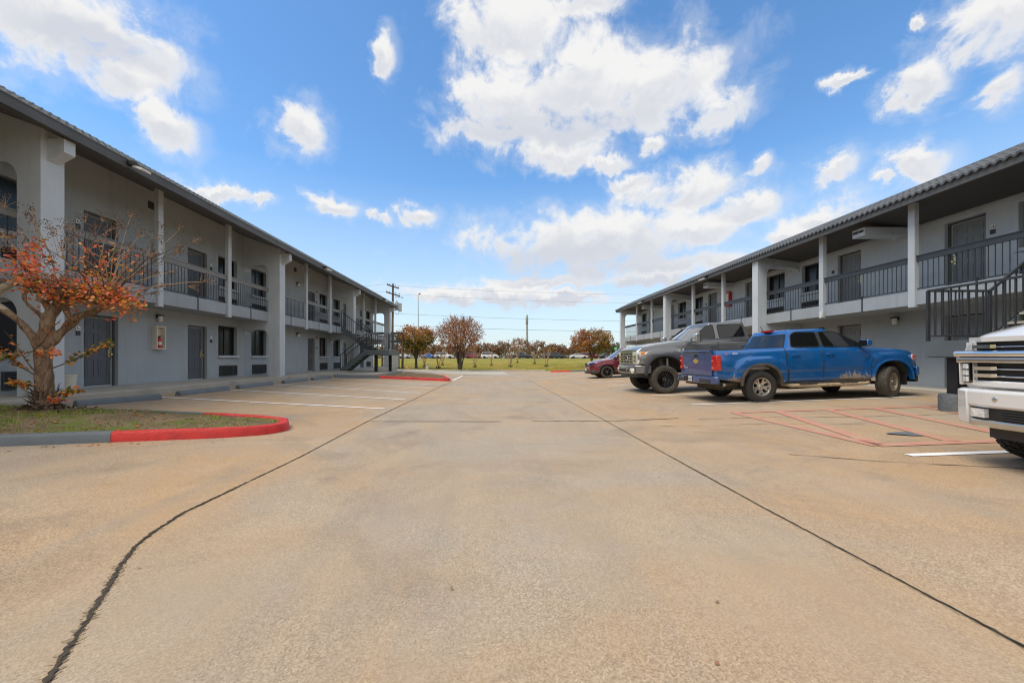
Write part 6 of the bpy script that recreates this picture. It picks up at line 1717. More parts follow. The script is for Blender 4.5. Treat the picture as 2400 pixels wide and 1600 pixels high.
def near_tree():
    rr = random.Random(11)
    base = tw(320, 1255)
    g = thing('crape_myrtle', 'gnarled crape myrtle with orange-red leaves on the near kerbed island', 'tree', tuple(base))
    mb = MB()
    def limb(pts, n=14):
        path = smooth_path([(*tw(a, b, d), r) for a, b, d, r in pts], 5)
        mb.tube([p.xyz for p in path], [p.w * 0.68 * (1 + 0.14 * mnoise.noise((p.x * 7, p.y * 7, p.z * 6))) for p in path], n)
    limb([(322, 1290, 0, .215), (322, 1235, 0, .190), (318, 1130, 0, .165), (314, 980, 0, .155), (310, 860, 0, .152), (318, 770, 0, .16), (335, 690, 0, .13), (345, 620, 0, .115), (380, 560, .05, .11), (440, 500, .08, .11), (520, 460, .1, .12)])
    limb([(300, 830, 0, .12), (245, 745, -.05, .085), (190, 680, -.1, .072), (110, 600, -.15, .066), (30, 545, -.2, .066), (-30, 500, -.22, .07), (-25, 430, -.22, .075), (10, 390, -.2, .075), (60, 365, -.18, .062), (95, 352, -.16, .05)])
    limb([(340, 660, .05, .07), (310, 600, .0, .055), (262, 555, -.05, .046), (215, 520, -.08, .042), (182, 475, -.1, .038), (176, 420, -.1, .040), (190, 372, -.1, .036)])
    limb([(345, 790, 0, .11), (410, 740, .05, .095), (470, 675, .1, .085), (520, 630, .12, .095), (560, 590, .12, .085), (640, 570, .1, .075), (700, 545, .1, .07), (760, 500, .1, .06), (800, 470, .1, .045)])
    limb([(355, 560, .05, .085), (330, 500, .0, .06), (290, 470, -.05, .05), (270, 430, -.06, .04)])
    limb([(470, 500, .08, .08), (480, 560, .0, .06), (520, 610, .04, .05), (540, 600, .08, .05)])
    limb([(500, 470, .1, .12), (570, 440, .15, .10), (650, 455, .2, .09), (720, 500, .2, .06)])
    limb([(430, 500, .05, .10), (430, 440, -.05, .09), (420, 400, -.1, .06)])
    for a, b, d, r in ((505, 625, .08, .085), (545, 605, .12, .07), (120, 360, -.17, .04), (40, 380, -.2, .06), (470, 470, .05, .11), (560, 450, .15, .11)):
        p = tw(a, b, d); r *= .72; mb.lathe([(0.0, -r), (r * .7, -r * .7), (r, 0), (r * .7, r * .7), (0.0, r)], p, 'z', 10)
    for k in range(7):    # root flare
        a = 2 * PI * k / 7 + 0.3
        mb.tube([base + Vector((0.06 * math.cos(a), 0.06 * math.sin(a), 0.16)), base + Vector((0.14 * math.cos(a), 0.14 * math.sin(a), 0.02)), base + Vector((0.20 * math.cos(a), 0.20 * math.sin(a), -0.08))], [0.05, 0.042, 0.025], 8)
    tr = remesh(mb, 'trunk', [M['bark'], M['cutwood']], 0.015, 0.012, None)
    tr.data.transform(Matrix.Translation(-Vector(base))); tr.parent = g
    for p in tr.data.polygons:     # bleached, barkless pollard limb on the camera side of the left arm
        c = p.center + base
        if c.x < -7.30 and c.z > 1.95 or (-7.36 < c.x < -7.22 and c.z > 2.05): p.material_index = 1
    # dark stubs and suckers at the foot
    mb = MB()
    for _ in range(120):
        a = rr.uniform(0, 2 * PI); r0 = rr.uniform(0.06, 0.17)
        p = base + Vector((r0 * math.cos(a), r0 * math.sin(a), rr.uniform(-0.03, 0.26)))
        q = p + Vector((math.cos(a) * rr.uniform(0.02, 0.16) + rr.gauss(0, .04), math.sin(a) * rr.uniform(0.02, 0.16) + rr.gauss(0, .04), rr.uniform(-0.04, 0.15)))
        mb.tube([p, p.lerp(q, .5) + Vector((rr.gauss(0, .015), rr.gauss(0, .015), 0.015)), q], [0.007, 0.005, 0.002], 5)
    for _ in range(240):     # flakes of shed bark and dead leaves round the foot
        a = rr.uniform(0, 2 * PI); r0 = abs(rr.gauss(0.12, 0.16)) + 0.08
        p = base + Vector((r0 * math.cos(a) * 1.25, r0 * math.sin(a), max(-0.02, 0.10 - r0 * .35) + rr.uniform(-.02, .03)))
        leaf_quad(mb, p, rr.uniform(.03, .08), 0, 0.8, rr)
    mb.build('base_debris', [M['twig_dark']], g)['kind'] = 'stuff'
    # twigs: fine shoots springing from the knobs, ending in sprays of dry seed capsules
    tw_l, tw_d, sd, lf = MB(), MB(), MB(), MB()
    LW_ = [0] * 9 + [1] * 4 + [2] * 3 + [3] * 2
    def leaves_at(p, n, spread, size=(0.038, 0.074), cols=LW_):
        for _ in range(n):
            q = p + Vector((rr.gauss(0, spread), rr.gauss(0, spread), rr.gauss(0, spread * 0.8)))
            leaf_quad(lf, q, rr.uniform(*size), rr.choice(cols), 0.9, rr)
    def spray(p, d, size):
        d = d.normalized()
        for _ in range(int(9 * size) + 4):
            v = (d + Vector((rr.gauss(0, .6), rr.gauss(0, .6), rr.gauss(0, .5)))).normalized() * rr.uniform(0.05, 0.20) * size
            q = p + v
            tw_l.tube([p, p + v * 0.5 + Vector((0, 0, 0.01)), q], [0.0022, 0.0018, 0.0012], 3, 0, False)
            for _k in range(4):
                w = q + Vector((rr.gauss(0, .022), rr.gauss(0, .022), rr.gauss(0, .022)))
                sd.ball(w, rr.uniform(0.006, 0.0115))
    def shoot(p, q, r, light=True, seeds=1.0, lv=0):
        L = (q - p).length; m_ = p.lerp(q, 0.5) + Vector((rr.gauss(0, .05), rr.gauss(0, .06), 0.06 * L + rr.gauss(0, .03)))
        path = [p, p.lerp(m_, .55) + Vector((0, 0, .02)), m_, m_.lerp(q, .55) + Vector((0, 0, .015)), q]
        (tw_l if light else tw_d).tube(path, [r, r * .85, r * .7, r * .5, r * .32], 5, 0, False)
        if seeds: spray(q, q - m_, seeds)
        for _ in range(lv): leaves_at(path[rr.randrange(0, 4)].lerp(m_, rr.random() * .4), 2, 0.035)
        for _ in range(rr.choice((0, 1, 1, 2))):
            a = p.lerp(q, rr.uniform(.45, .85)); b_ = a + (q - p).normalized() * rr.uniform(.1, .3) + Vector((rr.gauss(0, .12), rr.gauss(0, .12), rr.uniform(-.02, .2)))
            (tw_l if light else tw_d).tube([a, a.lerp(b_, .5) + Vector((0, 0, .02)), b_], [r * .5, r * .4, r * .25], 4, 0, False)
            if seeds and rr.random() < .75: spray(b_, b_ - a, seeds * .7)
    def px(x, y, dy): return at(x, y, TY + dy)
    knob = [tw(430, 430, 0), tw(520, 430, .1), tw(600, 430, .15), tw(690, 440, .2), tw(780, 470, .12), tw(290, 430, -.05), tw(640, 470, .2)]
    tips = [(12, 487, -.3), (76, 512, -.3), (128, 546, -.1), (199, 522, .1), (306, 508, .3), (419, 540, .5), (450, 566, .6), (324, 556, .5), (250, 545, .3), (170, 540, -.5), (225, 560, -.4), (276, 530, -.2), (350, 600, .3), (390, 640, .4), (478, 660, .6), (440, 672, .8), (30, 560, -.5), (-20, 520, -.3), (95, 575, -.6), (145, 585, .4), (300, 600, -.3), (410, 590, .2), (205, 585, .6), (60, 600, .2), (365, 560, .8), (270, 590, .7), (330, 640, -.2), (240, 520, .5)]
    for i, (x, y, d) in enumerate(tips):
        q = px(x, y, d); p = min(knob, key=lambda k_: abs(k_.x - q.x) + rr.uniform(0, .5))
        shoot(p, q, rr.uniform(.007, .012), i % 3 != 0, rr.uniform(.8, 1.25), rr.choice((0, 1, 2, 3)))
    for _ in range(46):    # short leafy shoots
        p = rr.choice(knob) + Vector((rr.gauss(0, .1), rr.gauss(0, .12), rr.gauss(0, .04)))
        a = rr.uniform(-2.0, 2.0); q = p + Vector((math.sin(a) * rr.uniform(.2, .7), rr.uniform(-.6, .6), abs(math.cos(a)) * rr.uniform(.1, .6)))
        shoot(p, q, .006, False, rr.choice((0, 0, 0.6)), rr.choice((2, 3, 4)))
    # the dense band of leaves on the knobs
    for _ in range(1150):
        t = rr.random()
        x = 300 + 640 * t + rr.gauss(0, 40); y = 430 - 50 * math.sin(t * PI) + 70 * t + rr.gauss(0, 56)
        leaves_at(tw(x, y, rr.gauss(0.08, .26)), 1, .03)
    for _ in range(210):
        t = rr.random(); leaves_at(tw(120 + 230 * t, 330 + 60 * t + rr.gauss(0, 26), rr.gauss(-.05, .2)), 1, .03)
    for _ in range(130):
        t = rr.random(); leaves_at(tw(820 + 220 * t, 430 + 90 * t + rr.gauss(0, 20), rr.gauss(.2, .16)), 1, .03)
    for _ in range(70): leaves_at(tw(rr.uniform(180, 300), rr.uniform(40, 300), rr.gauss(-.2, .2)), 1, .03, (.05, .085), [0, 1, 1])
    for _ in range(26): leaves_at(tw(rr.uniform(0, 240), rr.uniform(130, 280), rr.gauss(-.3, .2)), 1, .03, (.06, .10), [1, 1, 0])
    for _ in range(44): leaves_at(tw(rr.uniform(480, 1060), rr.uniform(150, 330), rr.gauss(.2, .3)), 1, .04, (.04, .085), [1, 0, 2])
    for _ in range(170): leaves_at(tw(rr.uniform(-60, 820), 400 - 380 * rr.random() ** 1.7, rr.gauss(0, .3)), 1, .03, (.04, .08), [0, 0, 1, 2])
    for _ in range(90): leaves_at(tw(rr.gauss(120, 110), rr.gauss(240, 60), rr.gauss(-.2, .25)), 1, .03, (.05, .09), [1, 0, 0])
    # dark inner debris of the knobs
    for _ in range(260):
        p = tw(rr.gauss(480, 60), rr.gauss(430, 24), rr.gauss(.05, .12)); q = p + Vector((rr.gauss(0, .06), rr.gauss(0, .06), rr.gauss(.02, .06)))
        tw_d.tube([p, q], [0.006, 0.003], 4, 0, False)
    for _ in range(90):
        p = tw(rr.gauss(760, 25), rr.gauss(425, 18), rr.gauss(.15, .08)); q = p + Vector((rr.gauss(0, .06), rr.gauss(0, .05), rr.gauss(.01, .05)))
        tw_d.tube([p, q], [0.006, 0.003], 4, 0, False)
    # low side branches with green-gold leaves
    def low(p0, p1, n, cols):
        path = [p0, p0.lerp(p1, .33) + Vector((0, 0, -.02)), p0.lerp(p1, .66) + Vector((0, 0, .02)), p1]
        tw_d.tube(path, [.009, .007, .005, .002], 5, 0, False)
        for _ in range(n):
            t = rr.random(); leaves_at(p0.lerp(p1, .25 + .75 * t), 1, .03, (.04, .075), cols)
    low(tw(385, 960, -.1), tw(810, 770, -.25), 120, [3, 3, 3, 2, 2, 0]); low(tw(250, 1010, -.1), tw(-40, 820, -.3), 60, [0, 3, 2, 0]); low(tw(240, 850, -.1), tw(420, 850, -.45), 40, [0, 1, 0])
    low(tw(240, 840, -.1), tw(-70, 900, -.4), 90, [3, 3, 0, 2]); low(tw(380, 1140, -.15), tw(600, 1120, -.4), 60, [3, 2, 0]); low(tw(250, 1090, -.15), tw(90, 1060, -.5), 60, [0, 2, 3]); low(tw(300, 1180, -.2), tw(460, 1190, -.4), 26, [0, 1])
    low(tw(270, 1010, -.15), tw(30, 690, -.3), 12, [0, 4]); low(tw(250, 830, -.1), tw(440, 610, -.2), 10, [0, 4]); low(tw(380, 1180, -.1), tw(520, 1110, -.3), 40, [3, 2])
    tr_ = tw_l.build('branches', [M['twig']], g); tw_d.build('dark_branches', [M['twig_dark']], g)
    sd.build('seed_capsules', [M['seed']], g)
    lf.build('foliage', [M['leaf_orange'], M['leaf_red'], M['leaf_gold'], M['leaf_green'], M['leaf_brown']], g)
near_tree()

# ------------------------------------------------------------------ crape myrtles beyond the lot
def grow_tree(name, label, cat, loc, height, crown, trunk_h, stems, leaves, cols, mats, lsize, seed, group=None, bark='bark_dark', top_dark=0, flat=1.0, open_=0.0, spread_r=0.10, spikes=0):
    """crown = (half width, bottom z, top z). Limbs fan from the trunk; leaf clumps hang on their ends"""
    rr = random.Random(seed)
    g = thing(name, label, cat, loc, group=group)
    b = Vector(loc); cw, c0, c1 = crown
    tb, lf, sp_ = MB(), MB(), MB()
    ends = []
    for s_ in range(stems):
        a = 2 * PI * s_ / stems + rr.uniform(-.4, .4)
        off = Vector((math.cos(a), math.sin(a), 0)) * (spread_r * (1 if stems > 1 else 0))
        r0 = (0.16 if stems == 1 else 0.075) * height / 5
        fork = b + off * 1.6 + Vector((0, 0, trunk_h * rr.uniform(.85, 1.1)))
        tb.tube([b + off * 0.6 + Vector((0, 0, -.1)), b + off + Vector((0, 0, trunk_h * .45)), fork], [r0 * 1.25, r0, r0 * .85], 7)
        nb = 15 if stems == 1 else 5
        for k in range(nb):
            aa = a + (2 * PI * k / nb if stems == 1 else rr.uniform(-.9, .9)) + rr.uniform(-.25, .25)
            el_ = rr.uniform(0.05, 1.0)
            zt_ = c0 + (c1 - c0) * (0.25 + 0.7 * el_)
            rad = cw * math.sqrt(max(0.05, 1 - (el_ * 0.92) ** 2)) * rr.uniform(.55, .95)
            q = b + Vector((math.cos(aa) * rad, math.sin(aa) * rad * flat, zt_))
            m_ = fork.lerp(q, .5) + Vector((0, 0, (c1 - c0) * .06)) - (Vector((math.cos(aa), math.sin(aa), 0)) * rad * .10)
            tb.tube([fork, m_, q], [r0 * .6, r0 * .35, r0 * .08], 5)
            ends += [(m_.lerp(q, t), t) for t in (.35, .7, 1.0)]
            for _ in range(3):
                t = rr.uniform(.3, .9); p0 = m_.lerp(q, t)
                p1 = p0 + Vector((rr.gauss(0, .35), rr.gauss(0, .35), rr.uniform(.1, .6))) * (height / 5)
                tb.tube([p0, p1], [r0 * .16, r0 * .04], 4, 0, False); ends.append((p1, 1))
    cen = b + Vector((0, 0, (c0 + c1) / 2))
    # fill clumps over the crown's volume so that the outline is uneven but whole
    clumps = list(ends)
    n_c = int(len(ends) * (1.5 - open_))
    for _ in range(n_c):
        a = rr.uniform(0, 2 * PI); u = rr.uniform(-1, 1); rad = rr.uniform(.45, 1) ** .6
        hx = math.sqrt(1 - u * u)
        p = cen + Vector((math.cos(a) * hx * cw * rad, math.sin(a) * hx * cw * rad * flat, u * (c1 - c0) / 2 * rad))
        clumps.append((p, 1))
    per = max(3, int(leaves / len(clumps)))
    for p, _t in clumps:
        zf = (p.z - b.z - c0) / (c1 - c0)
        tone = rr.random()
        sg = 0.19 * height / 5 * rr.uniform(.6, 1.25)
        for _ in range(int(per * rr.uniform(.5, 1.5))):
            q = p + Vector((rr.gauss(0, sg), rr.gauss(0, sg), rr.gauss(0, sg * .8)))
            leaf_quad(lf, q, lsize * rr.uniform(.7, 1.3), cols(zf + rr.gauss(0, .12), (q.x - b.x) / cw, tone, rr), 1.2, rr)
    for _ in range(spikes):     # upright shoots that fringe the outline
        a = rr.uniform(0, 2 * PI); u = rr.uniform(-.1, 1); hx = math.sqrt(1 - u * u)
        d = Vector((math.cos(a) * hx, math.sin(a) * hx * flat, u)); p = cen + Vector((d.x * cw, d.y * cw, d.z * (c1 - c0) / 2)) * .9
        q = p + Vector((d.x * .5, d.y * .5, rr.uniform(.25, .55))) * (height / 6)
        sp_.tube([p - (q - p) * .8, p, q], [.012, .010, .004], 4, 0, False)
        for k in range(5):
            c_ = p.lerp(q, rr.uniform(.2, 1.05)); leaf_quad(lf, c_ + Vector((rr.gauss(0, .03), rr.gauss(0, .03), 0)), lsize * .8, cols(1.2, 0, rr.random(), rr), 1.2, rr)
    tb.build('trunk', M[bark], g, 60)
    if spikes: sp_.build('shoots', M['twig_dark'], g)
    lf.build('crown', [M[m_] for m_ in mats], g)
    return g

def c_left(z, x, t, rr):       # green below, rust on top
    if z > 0.62 + .10 * t: return rr.choice((0, 0, 3, 1))
    if z > 0.42 + .1 * t: return rr.choice((1, 1, 0, 2))
    return rr.choice((2, 2, 4, 1))
def c_rust(z, x, t, rr):
    if z > 1.0: return rr.choice((3, 3, 0))
    return rr.choice((0, 0, 3, 1, 3) if t > .4 else (0, 1, 3, 0))
def c_right(z, x, t, rr):
    if x + .5 * (t - .5) < -0.15: return rr.choice((0, 0, 3, 1))
    return rr.choice((1, 2, 0, 3) if t > .35 else (2, 4, 1))
TM = ['leaf_rust', 'leaf_gold', 'leaf_green', 'leaf_brown', 'leaf_dgreen']
z_ = zt(-8.9, 46)
grow_tree('crape_myrtle', 'round crape myrtle, green below and rusty on top, beside the left stair', 'tree', (-8.9, 46, z_), 5.0, (2.25, 1.9, 5.0), 1.05, 1, 8600, c_left, TM, .16, 3, 'crape myrtles beyond the lot', 'bark_dark', spikes=50)
z_ = zt(-3.65, 43.6)
grow_tree('crape_myrtle', 'tall vase-shaped crape myrtle with many stems and russet crown at the lot\'s far kerb', 'tree', (-3.65, 43.6, z_), 5.9, (2.55, 1.75, 5.75), 1.25, 7, 7000, c_rust, TM, .13, 4, 'crape myrtles beyond the lot', 'bark_dark', open_=.55, spread_r=.20, spikes=190)
z_ = zt(12.2, 50)
grow_tree('crape_myrtle', 'round crape myrtle with red left side behind the maroon SUV', 'tree', (12.2, 50, z_), 4.8, (2.55, 1.9, 4.75), 1.3, 3, 8000, c_right, TM, .17, 9, 'crape myrtles beyond the lot', 'bark_dark', open_=.2, spread_r=.08, spikes=40)

# bare young crape myrtles on the bank
def sapling(px, py, h, seed, label, leafy=0):
    rr = random.Random(seed)
    # the ray through its foot meets the bank
    lo, hi = 43.5, 108.0
    for _ in range(40):
        Y = (lo + hi) / 2; X = (px - VX) * Y / FP
        if EYE + (VY - py) * Y / FP > zt(X, Y): lo = Y
        else: hi = Y
    X = (px - VX) * Y / FP; z = zt(X, Y); b = Vector((X, Y, z))
    g = thing('sapling', label, 'young tree', tuple(b), group='bare young trees on the grass bank')
    tb, tf = MB(), MB()
    for k in range(9):
        a = rr.uniform(0, 2 * PI); q = b + Vector((math.cos(a) * h * .22, math.sin(a) * h * .22, h * rr.uniform(.6, 1)))
        m_ = b + (q - b) * .5 + Vector((0, 0, h * .1))
        tb.tube([b + Vector((0, 0, -.05)), m_, q], [.03, .02, .006], 4, 0, False)
        for _ in range(5):
            p = m_.lerp(q, rr.random()); e = p + Vector((rr.gauss(0, .12), rr.gauss(0, .12), rr.uniform(.05, .25))) * h
            tb.tube([p, e], [.012, .004], 3, 0, False)
            if leafy:
                for _k in range(leafy): leaf_quad(tf, e + Vector((rr.gauss(0, .14), rr.gauss(0, .14), rr.gauss(0, .1))), .13, rr.choice((0, 1)), 1.2, rr)
    for _ in range(46):
        a = rr.uniform(0, 2 * PI); r_ = rr.uniform(0, .3)
        p = b + Vector((r_ * math.cos(a), r_ * math.sin(a), -.02)); tf.add([p + Vector((-.02, 0, 0)), p + Vector((.02, 0, 0)), p + Vector((rr.gauss(0, .06), 0, rr.uniform(.2, .45)))], [(0, 1, 2)], 2)
    tb.build('stems', M['twig'], g); tf.build('tuft', [M['leaf_rust'], M['leaf_brown'], M['leaf_dgreen']], g)
for i, (px, py, h, lv, lab) in enumerate(((1113, 861, 2.6, 0, 'bare young tree on the bank, below the white minivan\'s left end'), (1152, 857, 2.0, 0, 'small bare sapling below the white minivan\'s nose'),
        (1196, 860, 2.2, 0, 'spindly sapling on the bank left of the tall slim mast'), (1213, 850, 4.2, 5, 'taller thin sapling with brown crown, just below the dark blue pickup'),
        (1253, 853, 2.2, 0, 'faint bare sapling midway along the grass bank'), (1281, 859, 2.8, 0, 'bare sapling on the bank below the charcoal SUV'),
        (1028, 863, 2.4, 0, 'bare sapling between the two left crape myrtles'), (1037, 856, 2.2, 0, 'farther bare sapling between the two left crape myrtles'), (995, 860, 2.0, 0, 'thin bare sapling right of the bushy left tree\'s trunk'))):
    sapling(px, py, h, 50 + i, lab, lv)
# ------------------------------------------------------------------ background
# trees along the far side of the road
FT = ['leaf_rust', 'leaf_brown', 'leaf_gold', 'leaf_dgreen', 'leaf_green']
def f_rust(z, x, t, rr): return rr.choice((0, 1, 1, 1, 4)) if t > .3 else rr.choice((1, 1, 3))
def f_brown(z, x, t, rr): return rr.choice((1, 1, 1, 0, 2)) if t > .3 else rr.choice((1, 3))
def f_green(z, x, t, rr): return rr.choice((3, 3, 4, 1)) if t > .3 else 3
far = [(1142, 803, 62, f_rust, 'low rusty tree behind the white minivan\'s left end'), (1173, 800, 44, f_rust, 'rusty tree behind the white minivan\'s nose'), (1216, 792, 64, f_rust, 'widest brownish-red tree of the far row, below the tall slim mast'),
       (1258, 797, 60, f_rust, 'brown-red tree just right of the tall slim mast'), (1292, 806, 44, f_brown, 'pale brown tree behind the charcoal SUV'), (1316, 808, 36, f_rust, 'dark rusty tree behind the dark green SUV'),
       (1345, 811, 40, f_brown, 'brown shrub-like tree behind the white sedan'), (1418, 806, 66, f_green, 'grey-green tree left of the green road sign'), (1448, 802, 60, f_green, 'taller grey-green tree behind the green road sign'),
       (1110, 806, 50, f_brown, 'brown tree glimpsed through the vase-shaped myrtle'), (1064, 808, 46, f_brown, 'brown tree between the two left crape myrtles'), (1020, 806, 46, f_rust, 'rusty tree behind the white SUV\'s rear'),
       (980, 806, 50, f_brown, 'brown tree behind the bushy left myrtle'), (940, 804, 50, f_brown, 'brown tree beyond the wooden posts')]
for i, (px, py, wd, cf, lab) in enumerate(far):
    Y = 134 + (i * 37 % 9)
    X = (px - VX) * Y / FP; top = EYE + (VY - py) * Y / FP - 1.05; hw = wd * Y / FP / 2
    grow_tree('tree', lab, 'tree', (X, Y, 1.05), top * 1.05, (hw, top * .18, top), top * .22, 3, 1500, cf, FT, .42, 200 + i, 'trees in a row beyond the road', open_=.2, spread_r=.3)
# the low scrub that fills in behind them
rr = random.Random(5); mb = MB()
for _ in range(15000):
    x = rr.uniform(-75, 75); y = rr.uniform(146, 158)
    h = 3.9 + 1.6 * mnoise.noise((x * .08, 3.1, 0)) + .8 * mnoise.noise((x * .35, 1.1, 0))
    leaf_quad(mb, (x, y, 1.0 + rr.random() ** .8 * h), .62, rr.choice((0, 1, 1, 1, 2, 2, 3, 3)), 1.2, rr)
tag(mb.build('woods', [M['leaf_rust'], M['leaf_brown'], M['leaf_green'], M['leaf_dgreen']]), 'low brown scrub and woods closing the view beyond the road', 'woods', kind='stuff')
mb = MB()
for _ in range(2600):
    x = rr.uniform(-70, 60); y = rr.uniform(125.5, 130); leaf_quad(mb, (x, y, 1.0 + rr.random() * 1.3), .45, rr.choice((0, 1, 1)), 1.2, rr)
tag(mb.build('undergrowth', [M['leaf_brown'], M['leaf_dgreen']]), 'dark undergrowth along the far edge of the road', 'undergrowth', kind='stuff')
# grass blades on the bank give its nap
mb = MB()
for _ in range(15000):
    x = rr.uniform(-16, 17); y = 43.3 + 22 * rr.random() ** 1.4; z = zt(x, y) - .01; h = rr.uniform(.05, .15); w = .018; a = rr.uniform(0, PI); t = rr.gauss(0, .05)
    mb.add([(x - w * math.cos(a), y - w * math.sin(a), z), (x + w * math.cos(a), y + w * math.sin(a), z), (x + t, y, z + h)], [(0, 1, 2)], rr.choice((0, 0, 1)) if mnoise.noise((x * .25, y * .2, 2.0)) > -.1 else 1)
tag(mb.build('grass', [M['blade'], M['leaf_gold']]), 'short yellow-green grass covering the bank below the road', 'grass', kind='stuff')

# utility pole with transformers
PX, PYY = -12.1, 48.0; pz = zt(PX, PYY)
g = thing('utility_pole', 'tall weathered wooden utility pole with crossarms and grey transformers', 'utility pole', (PX, PYY, pz))
MB().tube([(PX, PYY, pz - .2), (PX, PYY, pz + 5), (PX + .05, PYY, 10.1)], [.17, .15, .115], 12).build('pole', M['wood'], g, 50)
ca = Vector((.80, .58, -.10))
for z in (9.75, 8.85):
    c = Vector((PX, PYY - .17, z)); L = 0.85 if z > 9 else 1.0
    o = MB().bar(c - ca * L * .75 + Vector((0, 0, .1)), c + ca * L - Vector((0, 0, .05)), .11, .13).build('crossarm', M['wood'], g)
    q = MB()
    for t in (-.7, -.35, .45, .9):
        p = c + ca * L * t + Vector((0, 0, .08)); q.lathe([(0, 0), (.03, 0), (.03, .1), (.06, .12), (.05, .2), (0, .22)], p, 'z', 8)
    q.build('insulator', M['galv'], o, 40)
q = MB()
for dx in (.45, .8, 1.15):
    for k in range(2): q.lathe([(.0, 0), (.10, 0), (.10, .03), (.0, .03)], (PX + dx + k * .14, PYY - .3, 8.55 - dx * .12), 'x', 12)
q.build('insulator', M['black'], g, 40)
for dx, dy in ((-.42, -.2), (.05, -.45), (.55, -.2)):
    q = MB(); q.lathe([(0, 0), (.22, .02), (.23, .1), (.23, .80), (.20, .86), (0, .90)], (PX + dx, PYY + dy, 7.05), 'z', 16); o = q.build('transformer', M['galv'], g, 45)
    q = MB(); q.lathe([(.03, 0), (.045, .05), (.03, .1), (.045, .15), (.02, .22), (0, .24)], (PX + dx, PYY + dy, 7.92), 'z', 8); q.build('bushing', M['black'], o, 40)
MB().box((PX + .82, PYY - .3, 6.75), (PX + 1.12, PYY - .05, 7.75)).build('switch_box', M['galv'], g)
MB().box((PX - .5, PYY - .35, 6.92), (PX + .85, PYY - .1, 7.02)).build('transformer_bracket', M['wood'], g)
q = MB(); q.tube([(PX + .12, PYY - .15, 6.0), (PX + .16, PYY - .16, 3.0), (PX + .16, PYY - .16, pz)], .035, 8); q.build('conduit', M['galv'], g)
q = MB(); q.tube([(PX + .2, PYY - .15, 7.0), (PX + .6, PYY - .2, 6.3), (PX + .75, PYY - .2, 6.5), (PX + .8, PYY - .2, 7.0)], .02, 6); q.build('jumper_wire', M['wire'], g)

def wire(name, p, q, sag, r, label):
    p, q = Vector(p), Vector(q)
    pts = [p.lerp(q, t) - Vector((0, 0, sag * 4 * t * (1 - t))) for t in axis(0, 1, 28)]
    o = MB().tube(pts, r, 5).build('overhead_wire', M['wire']); tag(o, label, 'wire', 'overhead wires along the far verge')
    return o
top1 = (PX + .68, 48.3, 9.9); top2 = (PX + .8, 48.4, 8.9)
wire('w', top1, (60, 60, 11.6), 1.0, .010, 'topmost overhead wire running right from the upper crossarm')
wire('w', top2, (60, 58, 10.3), 1.1, .010, 'faint wire leaving the lower crossarm to the right, second from the top')
wire('w', (PX, 48, 6.55), (70, 55, 6.9), .9, .014, 'upper of the two dark wires crossing just above the trees')
wire('w', (PX + .1, 47.8, 5.1), (70, 54, 5.5), .8, .018, 'lowest and darkest wire, skimming the crape myrtles\' tops')
wire('w', (-70, 60, 11.2), (PX - .55, 47.5, 9.98), 1.0, .010, 'wire coming over the left roof to the upper crossarm')
wire('w', (-70, 58, 9.6), (PX - .6, 47.5, 9.1), 1.0, .010, 'wire coming over the left roof to the lower crossarm')

# wooden rack of two short poles with planks, and the pale cabinet beside it
RY = 44.6
rx = lambda px: (px - VX) * RY / FP
g = thing('wooden_rack', 'weathered wooden rack of two posts and dark planks beside the left stair', 'wooden frame', (rx(920), RY, zt(rx(920), RY)))
for px, top in ((896, 800), (943.5, 778)):
    x = rx(px); zb = zt(x, RY); MB().tube([(x, RY, zb - .1), (x, RY, EYE + (VY - top) * RY / FP)], [.13, .11], 10).build('post', M['wood'], g, 50)
    MB().lathe([(0, 0), (.24, 0), (.22, .16), (.12, .18)], (x, RY, zb - .02), 'z', 10).build('footing', M['black'], g, 40)
for za in (EYE + (VY - 781) * RY / FP, EYE + (VY - 800) * RY / FP):
    MB().box((rx(880), RY - .22, za - .12), (rx(945), RY - .14, za + .12)).build('plank', M['bronze'], g)
g = thing('utility_cabinet', 'pale grey corrugated metal cabinet on a dark base by the wooden rack', 'cabinet', (rx(927), 43.9, zt(rx(927), 43.9)))
x0, x1 = rx(914), rx(938); zb = zt(x0, 43.9) + .02
q = MB(); q.box((x0, 43.7, zb + .16), (x1, 44.4, EYE + (VY - 829) * 43.8 / FP))
for i in range(9): q.box((x0 + .03 + (x1 - x0 - .1) * i / 8, 43.685, zb + .2), (x0 + .06 + (x1 - x0 - .1) * i / 8, 43.70, EYE + (VY - 831) * 43.8 / FP))
q.build('cabinet_body', M['galv'], g)
MB().box((x0 - .05, 43.65, zb - .1), (x1 + .05, 44.45, zb + .16)).build('cabinet_base', M['black'], g)
p = at(1001, 866, 45); z = zt(p.x, 45)
g = thing('utility_pedestal', 'small white utility pedestal standing in the grass near the bushy left tree', 'utility box', (p.x, 45, z))
MB().prism([(p.x - .14, z - .05), (p.x + .14, z - .05), (p.x + .12, z + .48), (p.x - .12, z + .48)], 'y', 44.88, 45.12).build('pedestal_body', M['signwhite'], g)
MB().box((p.x - .15, 44.86, z + .48), (p.x + .15, 45.14, z + .54)).build('lid', M['galv'], g)

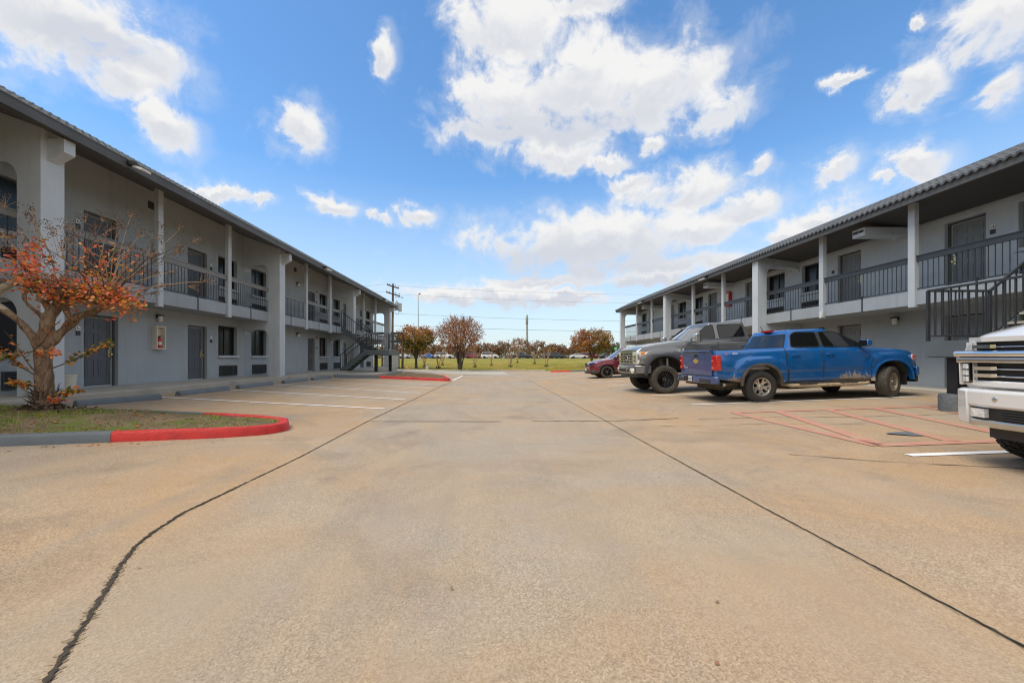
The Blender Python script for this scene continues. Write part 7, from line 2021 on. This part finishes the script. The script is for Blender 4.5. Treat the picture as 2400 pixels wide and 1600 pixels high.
# street light, mast, signs
p = at(981, 839, 95)
g = thing('street_light', 'tall slender grey highway light pole left of the vase-shaped tree', 'street light', (p.x, 95, .7))
MB().tube([(p.x, 95, .7), (p.x - .1, 95, 15.6)], [.14, .075], 8).build('pole', M['galv'], g, 50)
MB().tube([(p.x - .1, 95, 15.6), (p.x - .08, 95, 16.1), (p.x + .12, 95, 16.35), (p.x + .2, 95, 16.4)], .05, 6).build('arm', M['galv'], g, 50)
q = MB(); q.lathe([(0, -.12), (.22, -.1), (.26, 0), (.14, .12), (0, .14)], (p.x + .25, 95, 16.42), 'z', 12); q.build('lamp_head', M['vent'], g, 40)
p = at(1235, 839, 200)
g = thing('cell_mast', 'tall slim pale monopole mast with a wider capsule at its top', 'mast', (p.x, 200, 1.0))
MB().tube([(p.x + .25, 200, 1.0), (p.x, 200, 18.0)], [.55, .48], 12).build('mast_pole', M['galv'], g, 50)
q = MB(); q.lathe([(.42, 0), (.62, .2), (.62, 3.2), (.52, 4.6), (.20, 5.1), (0, 5.15)], (p.x, 200, 17.9), 'z', 14); q.build('antenna_shroud', M['galv'], g, 45)
p = at(1421, 779, 210)
g = thing('billboard', 'small far sign frame on two posts beside the round right-hand tree', 'sign', (p.x, 210, 1.0))
zc = EYE + 60 * 210 / FP
MB().box((p.x - 2.2, 209.9, zc - .75), (p.x + 2.0, 210.1, zc + .75)).build('sign_panel', M['signwhite'], g)
q = MB()
for a, b in (((-2.4, -.95), (2.2, -.70)), ((-2.4, .70), (2.2, .95)), ((-2.4, -.70), (-2.15, .70)), ((1.95, -.70), (2.2, .70))): q.box((p.x + a[0], 209.8, zc + a[1]), (p.x + b[0], 210.0, zc + b[1]))
q.box((p.x - 2.0, 209.85, zc - 1.9), (p.x + 1.2, 209.95, zc - 1.7)); q.box((p.x - 2.0, 209.85, zc - 2.7), (p.x + 1.2, 209.95, zc - 2.5))
q.build('sign_frame', M['bronze'], g)
for dx in (-1.6, 1.1): MB().tube([(p.x + dx, 210, 1.0), (p.x + dx, 210, zc)], .16, 8).build('post', M['vent'], g)
p = at(1443, 817, 106); z = EYE + 22 * 106 / FP
g = thing('road_sign', 'small green road sign on a thin post by the right block\'s corner', 'road sign', (p.x, 106, 1.0))
MB().box((p.x - .40, 105.97, z - .42), (p.x + .40, 106.0, z + .42)).build('sign_panel', M['signgreen'], g)
q = MB(); q.box((p.x - .28, 105.955, z + .05), (p.x + .28, 105.968, z + .22)); q.box((p.x - .2, 105.955, z - .25), (p.x + .2, 105.968, z - .10)); q.build('sign_marks', M['signwhite'], g)
MB().tube([(p.x, 106.03, .9), (p.x, 106.03, z + .3)], .04, 6).build('post', M['galv'], g)
# ochre brick wall glimpsed under the right balcony
q = MB(); q.box((14.0, 39.6, 0), (17.5, 40.0, 2.2)); q.box((13.9, 39.55, 2.2), (17.6, 40.05, 2.28))
o = q.build('brick_wall', M['ochre']); recentre(o, (15.7, 39.8, 0)); tag(o, 'ochre brick wall glimpsed between the grey pickup\'s bonnet and right block', 'wall')
